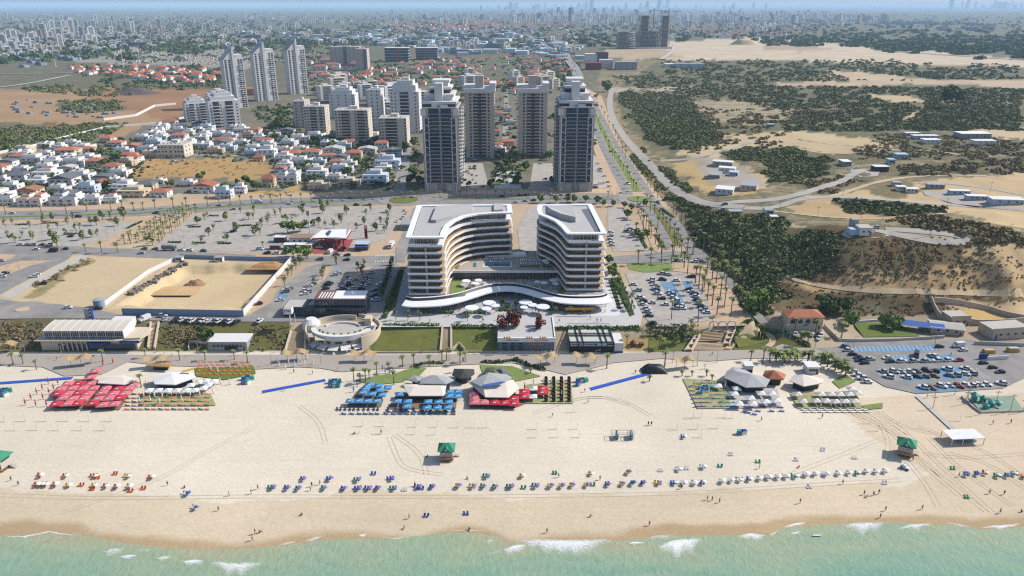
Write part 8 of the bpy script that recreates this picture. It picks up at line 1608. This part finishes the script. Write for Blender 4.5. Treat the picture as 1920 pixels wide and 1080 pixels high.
  # ------------------------------------------------------------------ people
def figure(joints,edges,radii):
 me=bpy.data.meshes.new('tmp');me.from_pydata(joints,edges,[]);o=bpy.data.objects.new('tmp',me);COL.objects.link(o);sk=o.modifiers.new('s','SKIN');sk.use_smooth_shade=True;o.modifiers.new('u','SUBSURF').levels=1
 for i,r in enumerate(radii):me.skin_vertices[0].data[i].radius=(r,r)
 me.skin_vertices[0].data[0].use_root=True;bpy.context.view_layer.update();m=bpy.data.meshes.new_from_object(o.evaluated_get(bpy.context.evaluated_depsgraph_get()));bpy.data.objects.remove(o);return m
def body(pose):
 J=[];E=[];Rr=[]
 def add(p,r,par=None):
  J.append(p);Rr.append(r)
  if par is not None:E.append((par,len(J)-1))
  return len(J)-1
 sit=pose=='sit';z=.28 if sit else .92;st=.22 if pose=='walk' else .05
 pel=add((0,0,z),.15);ch=add((0,.02+(.12 if sit else 0),z+.42),.16,pel);nk=add((0,(.14 if sit else 0),z+.58),.06,ch);hd=add((0,(.14 if sit else 0)-.02,z+.7),.1,nk);add((0,(.14 if sit else 0)-.01,z+.8),.09,hd)
 for s in(-1,1):
  sh=add((s*.19,.02+(.12 if sit else 0),z+.5),.06,ch);el=add((s*.27,.06-s*st*.5,z+.24),.045,sh);wr=add((s*.29,-.04-s*st,z+.03),.032,el);hn=add((s*.29,-.06-s*st,z-.04),.036,wr)
  for k in range(4):add((s*.29+(k-1.5)*.019,-.08-s*st+abs(k-1.4)*.006,z-.14+abs(k-1.4)*.012),.009,hn)
  add((s*.25,-.1-s*st,z-.07),.01,hn)
  if sit:kn=add((s*.12,-.42,.42),.075,pel);an=add((s*.12,-.72,.09),.045,kn)
  else:hp_=add((s*.1,0,z-.08),.095,pel);kn=add((s*.11,s*st*.6-.04,.48),.065,hp_);an=add((s*.11,s*st,.08),.042,kn)
  add((s*.12,(-.9 if sit else s*st-.16),.04),.04,an)
 return figure(J,E,Rr)
SKIN=[mat('skin_tan',(196,146,112),.6,.05,3),mat('skin_brown',(156,108,80),.6,.05,3)];BOD={}
for ps in('stand','walk','sit'):
 for i,sm__ in enumerate(SKIN):m=body(ps);m.materials.append(sm__);BOD[ps,i]=m
PC={'red':(196,50,56),'blue':(50,90,170),'black':(40,42,48),'white':(240,240,240),'teal':(50,140,150),'orange':(230,120,50)};CLO={}
for n_,c in PC.items():
 m=mat('cloth_'+n_,c,.9,.06,3);CLO[n_]=(MB().frus(0,.01,.78,1.05,.2,.185,10).frus(.1,0,.55,.8,.11,.12,8).frus(-.1,0,.55,.8,.11,.12,8).mesh('shorts',m),MB().frus(0,.02,1.0,1.45,.19,.215,10).mesh('shirt',m),MB().frus(0,.04,.2,.75,.21,.225,10).mesh('shirt',m))
HAIR=MB().frus(0,.03,0,.14,.115,.06,8).mesh('hair',mat('hair_dark',(66,50,42),.8));rp=random.Random(8)
def person(px,py,where,pose=None,dz=0.,z=None):
 pose=pose or rp.choice(('stand','walk','walk'));p=at(px,py)if z is None else flat(px,py,z);p.z+=dz;c=rp.choice(list(PC));bare=rp.random()<.5 and z is None
 t=thing('person','','person',p,rp.uniform(0,6.28),'people on the beach and plaza',rp.uniform(.98,1.08));ob('body',BOD[pose,rp.randrange(2)],t);zz=1.2 if pose=='sit' else 1.62
 ob('hair',HAIR,t,(0,.12 if pose=='sit' else-.01,(.28 if pose=='sit' else .92)+.76))
 if pose=='sit':ob('shirt',CLO[c][2],t);nm='sitting person in a %s top'%c
 else:
  ob('shorts',CLO[c if bare else rp.choice(('black','blue','white'))][0],t)
  if not bare:ob('shirt',CLO[c][1],t)
  nm=('%s person in %s shorts'%('walking' if pose=='walk' else 'standing',c))if bare else('%s person in %s shirt'%('walking' if pose=='walk' else 'standing',c))
 NM.add(t,nm,where,px)
for fn,pts,wh in((J1,[(1640,590),(1885,465),(1385,420),(1895,815),(1915,765),(1258,400),(85,365),(140,400),(1720,480)],'on the left beach half'),(J2,[(15,430),(30,755),(1112,725),(1600,735),(480,395),(1585,352),(1468,225),(1192,405),(420,410),(410,440),(1285,190),(345,625),(1150,650),(740,15),(940,12)],'below the middle hut'),(J3,[(262,755),(1030,702),(590,635),(660,360),(1270,1075-650),(350,340),(1855,275),(1500,515),(1555,530),(1465,510)],'on the right beach half'),(J4,[(840,645),(1155,580),(880,590),(1740,608),(1770,468),(240,535),(230,268),(720,470),(790,475),(740,490),(830,465),(1430,335),(1660,462),(1085,215),(1900,600),(560,690-300)],'around the right hut'),(G_,[(545,780),(570,860),(1022,1030),(1045,1030),(925,640),(1500,505),(350,520),(760,490),(305,965),(1870,995)],'near the right blue mat'),(H_,[(405,975),(1190,825),(1685,1020),(1820,1015),(1520,690),(1370,510)],'near the beach court'),(F_,[(285,635),(425,645),(615,625),(220,770),(1700,250),(1650,500)],'by the long blue mat'),(E_,[(430,545),(1290,520),(1480,500),(760,480),(1180,480)],'on the left promenade')):
 for x,y in pts:person(*fn(x,y),wh,'sit' if rp.random()<.22 and fn in(J1,J2,J3,J4)else None,.04 if fn in(E_,)else 0)
for i in range(56):person(rp.uniform(765,1135),rp.choice((rp.uniform(579,586),rp.uniform(586,606))),'on the hotel plaza',None,.2,ZU)
for i in range(14):person(*hz(rp.uniform(640,1380),rp.uniform(715,760)),'on the hotel terrace',None,.05,ZT)
# net posts of the sand courts, goal frame, jeep and shade by the right hut
def net(px,py,wpx):
 p=at(px,py);f=p.length/FOC*wpx;t=thing('court_frame','','net frame',p,0,'sand court frames');child(t,'post',MB().frus(0,0,-.2,3,.045,.035,6),M_GREY);child(t,'post',MB().frus(-f,0,-.2,.3,.05,.05,6),M_GREY);child(t,'rope',MB().bar((-f,0,.12),(0,0,.12),.07),mat('rope_tan',(190,160,120)));NM.add(t,'thin court post with ground rope','between restaurants and parasol rows',px)
for fn,pts in((E_,[(35,1005),(190,1003),(348,1003),(505,1003),(668,1003),(836,1003),(115,1072),(278,1070),(440,1072),(612,1072),(786,1072)]),(F_,[(800,1040),(955,1040),(1200,1045),(1358,1045),(1512,1050),(1730,1050),(1635,1050)]),(G_,[(182,1062),(335,1062),(490,1060),(468,936),(1238,1066),(1388,1062),(1540,1055),(1358,978),(1418,975),(1596,975),(1655,978)]),(J2,[(775,15),(935,18),(1188,22),(1344,24)]),(J3,[(180,45),(345,45),(505,44),(1418,44)]),(H_,[(765,1020),(825,1075),(1440,1000)])):
 for x,y in pts:net(*fn(x,y),20)
t=thing('goal_cage','pale blue open frame court cage standing on the sand','cage',at(1167,821));b=MB()
for x in(-4,-2,2,4):b.bar((x,-1.5,0),(x,-1.5,2.4),.12).bar((x,1.5,0),(x,1.5,2.4),.12).bar((x,-1.5,2.4),(x,1.5,2.4),.12)
for y in(-1.5,1.5):b.bar((-4,y,2.4),(4,y,2.4),.14).bar((-4,y,1.2),(4,y,1.2),.08)
child(t,'frame',b,M_GREY);child(t,'blue_panel',MB().box(-2.4,-1.7,-1.6,1.6,.2,2.2).box(2.8,3.6,-1.6,1.6,.2,2.2),M_BLUE)
t=thing('shade_pavilion','long white flat shade roof on posts above the right hut','shade roof',at(1806,830),R(4));child(t,'roof',MB().box(-6,6.5,-2,4.5,2.7,2.9),M_TENT);b=MB()
for x in(-5.8,-1.6,2.4,6.3):b.box(x-.1,x+.1,-1.9,-1.7,0,2.7).box(x-.1,x+.1,4.2,4.4,0,2.7)
child(t,'post',b,M_WHITE);child(t,'bench',MB().box(-2,5,0,1.4,.2,.7),M_BLUE)
t=thing('jeep','small white open beach buggy beside the right hut','buggy',at(1697,879),R(-50));child(t,'body',MB().box(-1.5,1.5,-.7,.7,.4,.9).box(-1.2,.3,-.65,.65,.9,1.5),M_WHITE);child(t,'roll_bar',MB().bar((-1.2,-.6,.9),(-.6,-.6,1.8),.1).bar((-1.2,.6,.9),(-.6,.6,1.8),.1).bar((-.6,-.6,1.8),(-.6,.6,1.8),.1),M_BLK)
for x in(-.9,.9):
 for y in(-.7,.7):child(t,'wheel',MB().tube([(x,y-.12,.35),(x,y+.12,.35)],.35,9),M_KERB)
for x,y,cs,wh in((10,735,5,'left of the red parasols'),(627,718,6,'left of the blue parasols'),(1090,716,4,'right of the sofa garden'),(1321,730,4,'left of the lounger block'),(464,712,5,'right of the orange loungers'),(1393,816-2,2,'on the open sand')):
 for i in range(cs):p=at(x+(i%3)*7-6,y+(i//3)*7);t=thing('equipment_box','','chest',p,.3*i,'stacked beach gear');child(t,'box',MB().box(-1,1,-.7,.7,0,1.2+.4*(i%2)),(M_BLUE,M_WHITE,M_TQ)[i%3]);child(t,'lid',MB().box(-1.05,1.05,-.75,.75,1.62,1.7),M_SIGNB if i%2 else M_TQ);NM.add(t,('blue','white','turquoise')[i%3]+' gear chest',wh,x+i)
t=thing('surfer_board','white surfboard lying in the shallow water on the right','surfboard',flat(1532,1004,.25));child(t,'board',MB().prism([(-1.5,0),(-1,-.3),(.8,-.3),(1.6,0),(.8,.3),(-1,.3)],0,.12),M_WHITE);child(t,'fin',MB().box(-1.2,-1,-.03,.03,-.2,0),M_BLK)
# tyre tracks: shallow darker ruts in the sand
M_RUT=mat('rut_sand',(226,208,180),.95,.1,.5)
for pts in([(0,928),(200,935),(480,930),(760,932),(1000,930),(1300,925),(1500,910),(1690,900)],[(1600,775),(1660,800),(1690,830),(1740,880),(1800,930)],[(1640,770),(1700,810),(1760,870),(1860,960)],[(1590,770),(1640,800),(1680,812),(1720,850)],[(120,960),(300,900),(380,850),(480,800)],[(730,820),(745,860),(760,880),(830,890)],[(1040,760),(1120,740),(1180,760)],[(1440,905),(1560,860),(1660,820)],[(1720,800),(1840,840),(1930,900)],[(1730,850),(1800,860),(1930,850)],[(1610,772),(1650,790),(1668,830),(1660,860)],[(1625,770),(1672,800),(1700,818)],[(1650,772),(1690,800),(1760,815)],[(1700,840),(1780,905),(1850,960)],[(1690,850),(1735,905),(1760,950)],[(1740,820),(1800,880),(1900,950)],[(1780,850),(1860,870),(1940,930)],[(1000,775),(1080,745),(1160,745),(1220,780)],[(560,760),(600,790),(610,830)],[(740,815),(790,850),(800,890)]):
 for o_ in(-.8,.8):ribbon('track',pts,.28,M_RUT,.05,o_,2,k=1)
NM.done()
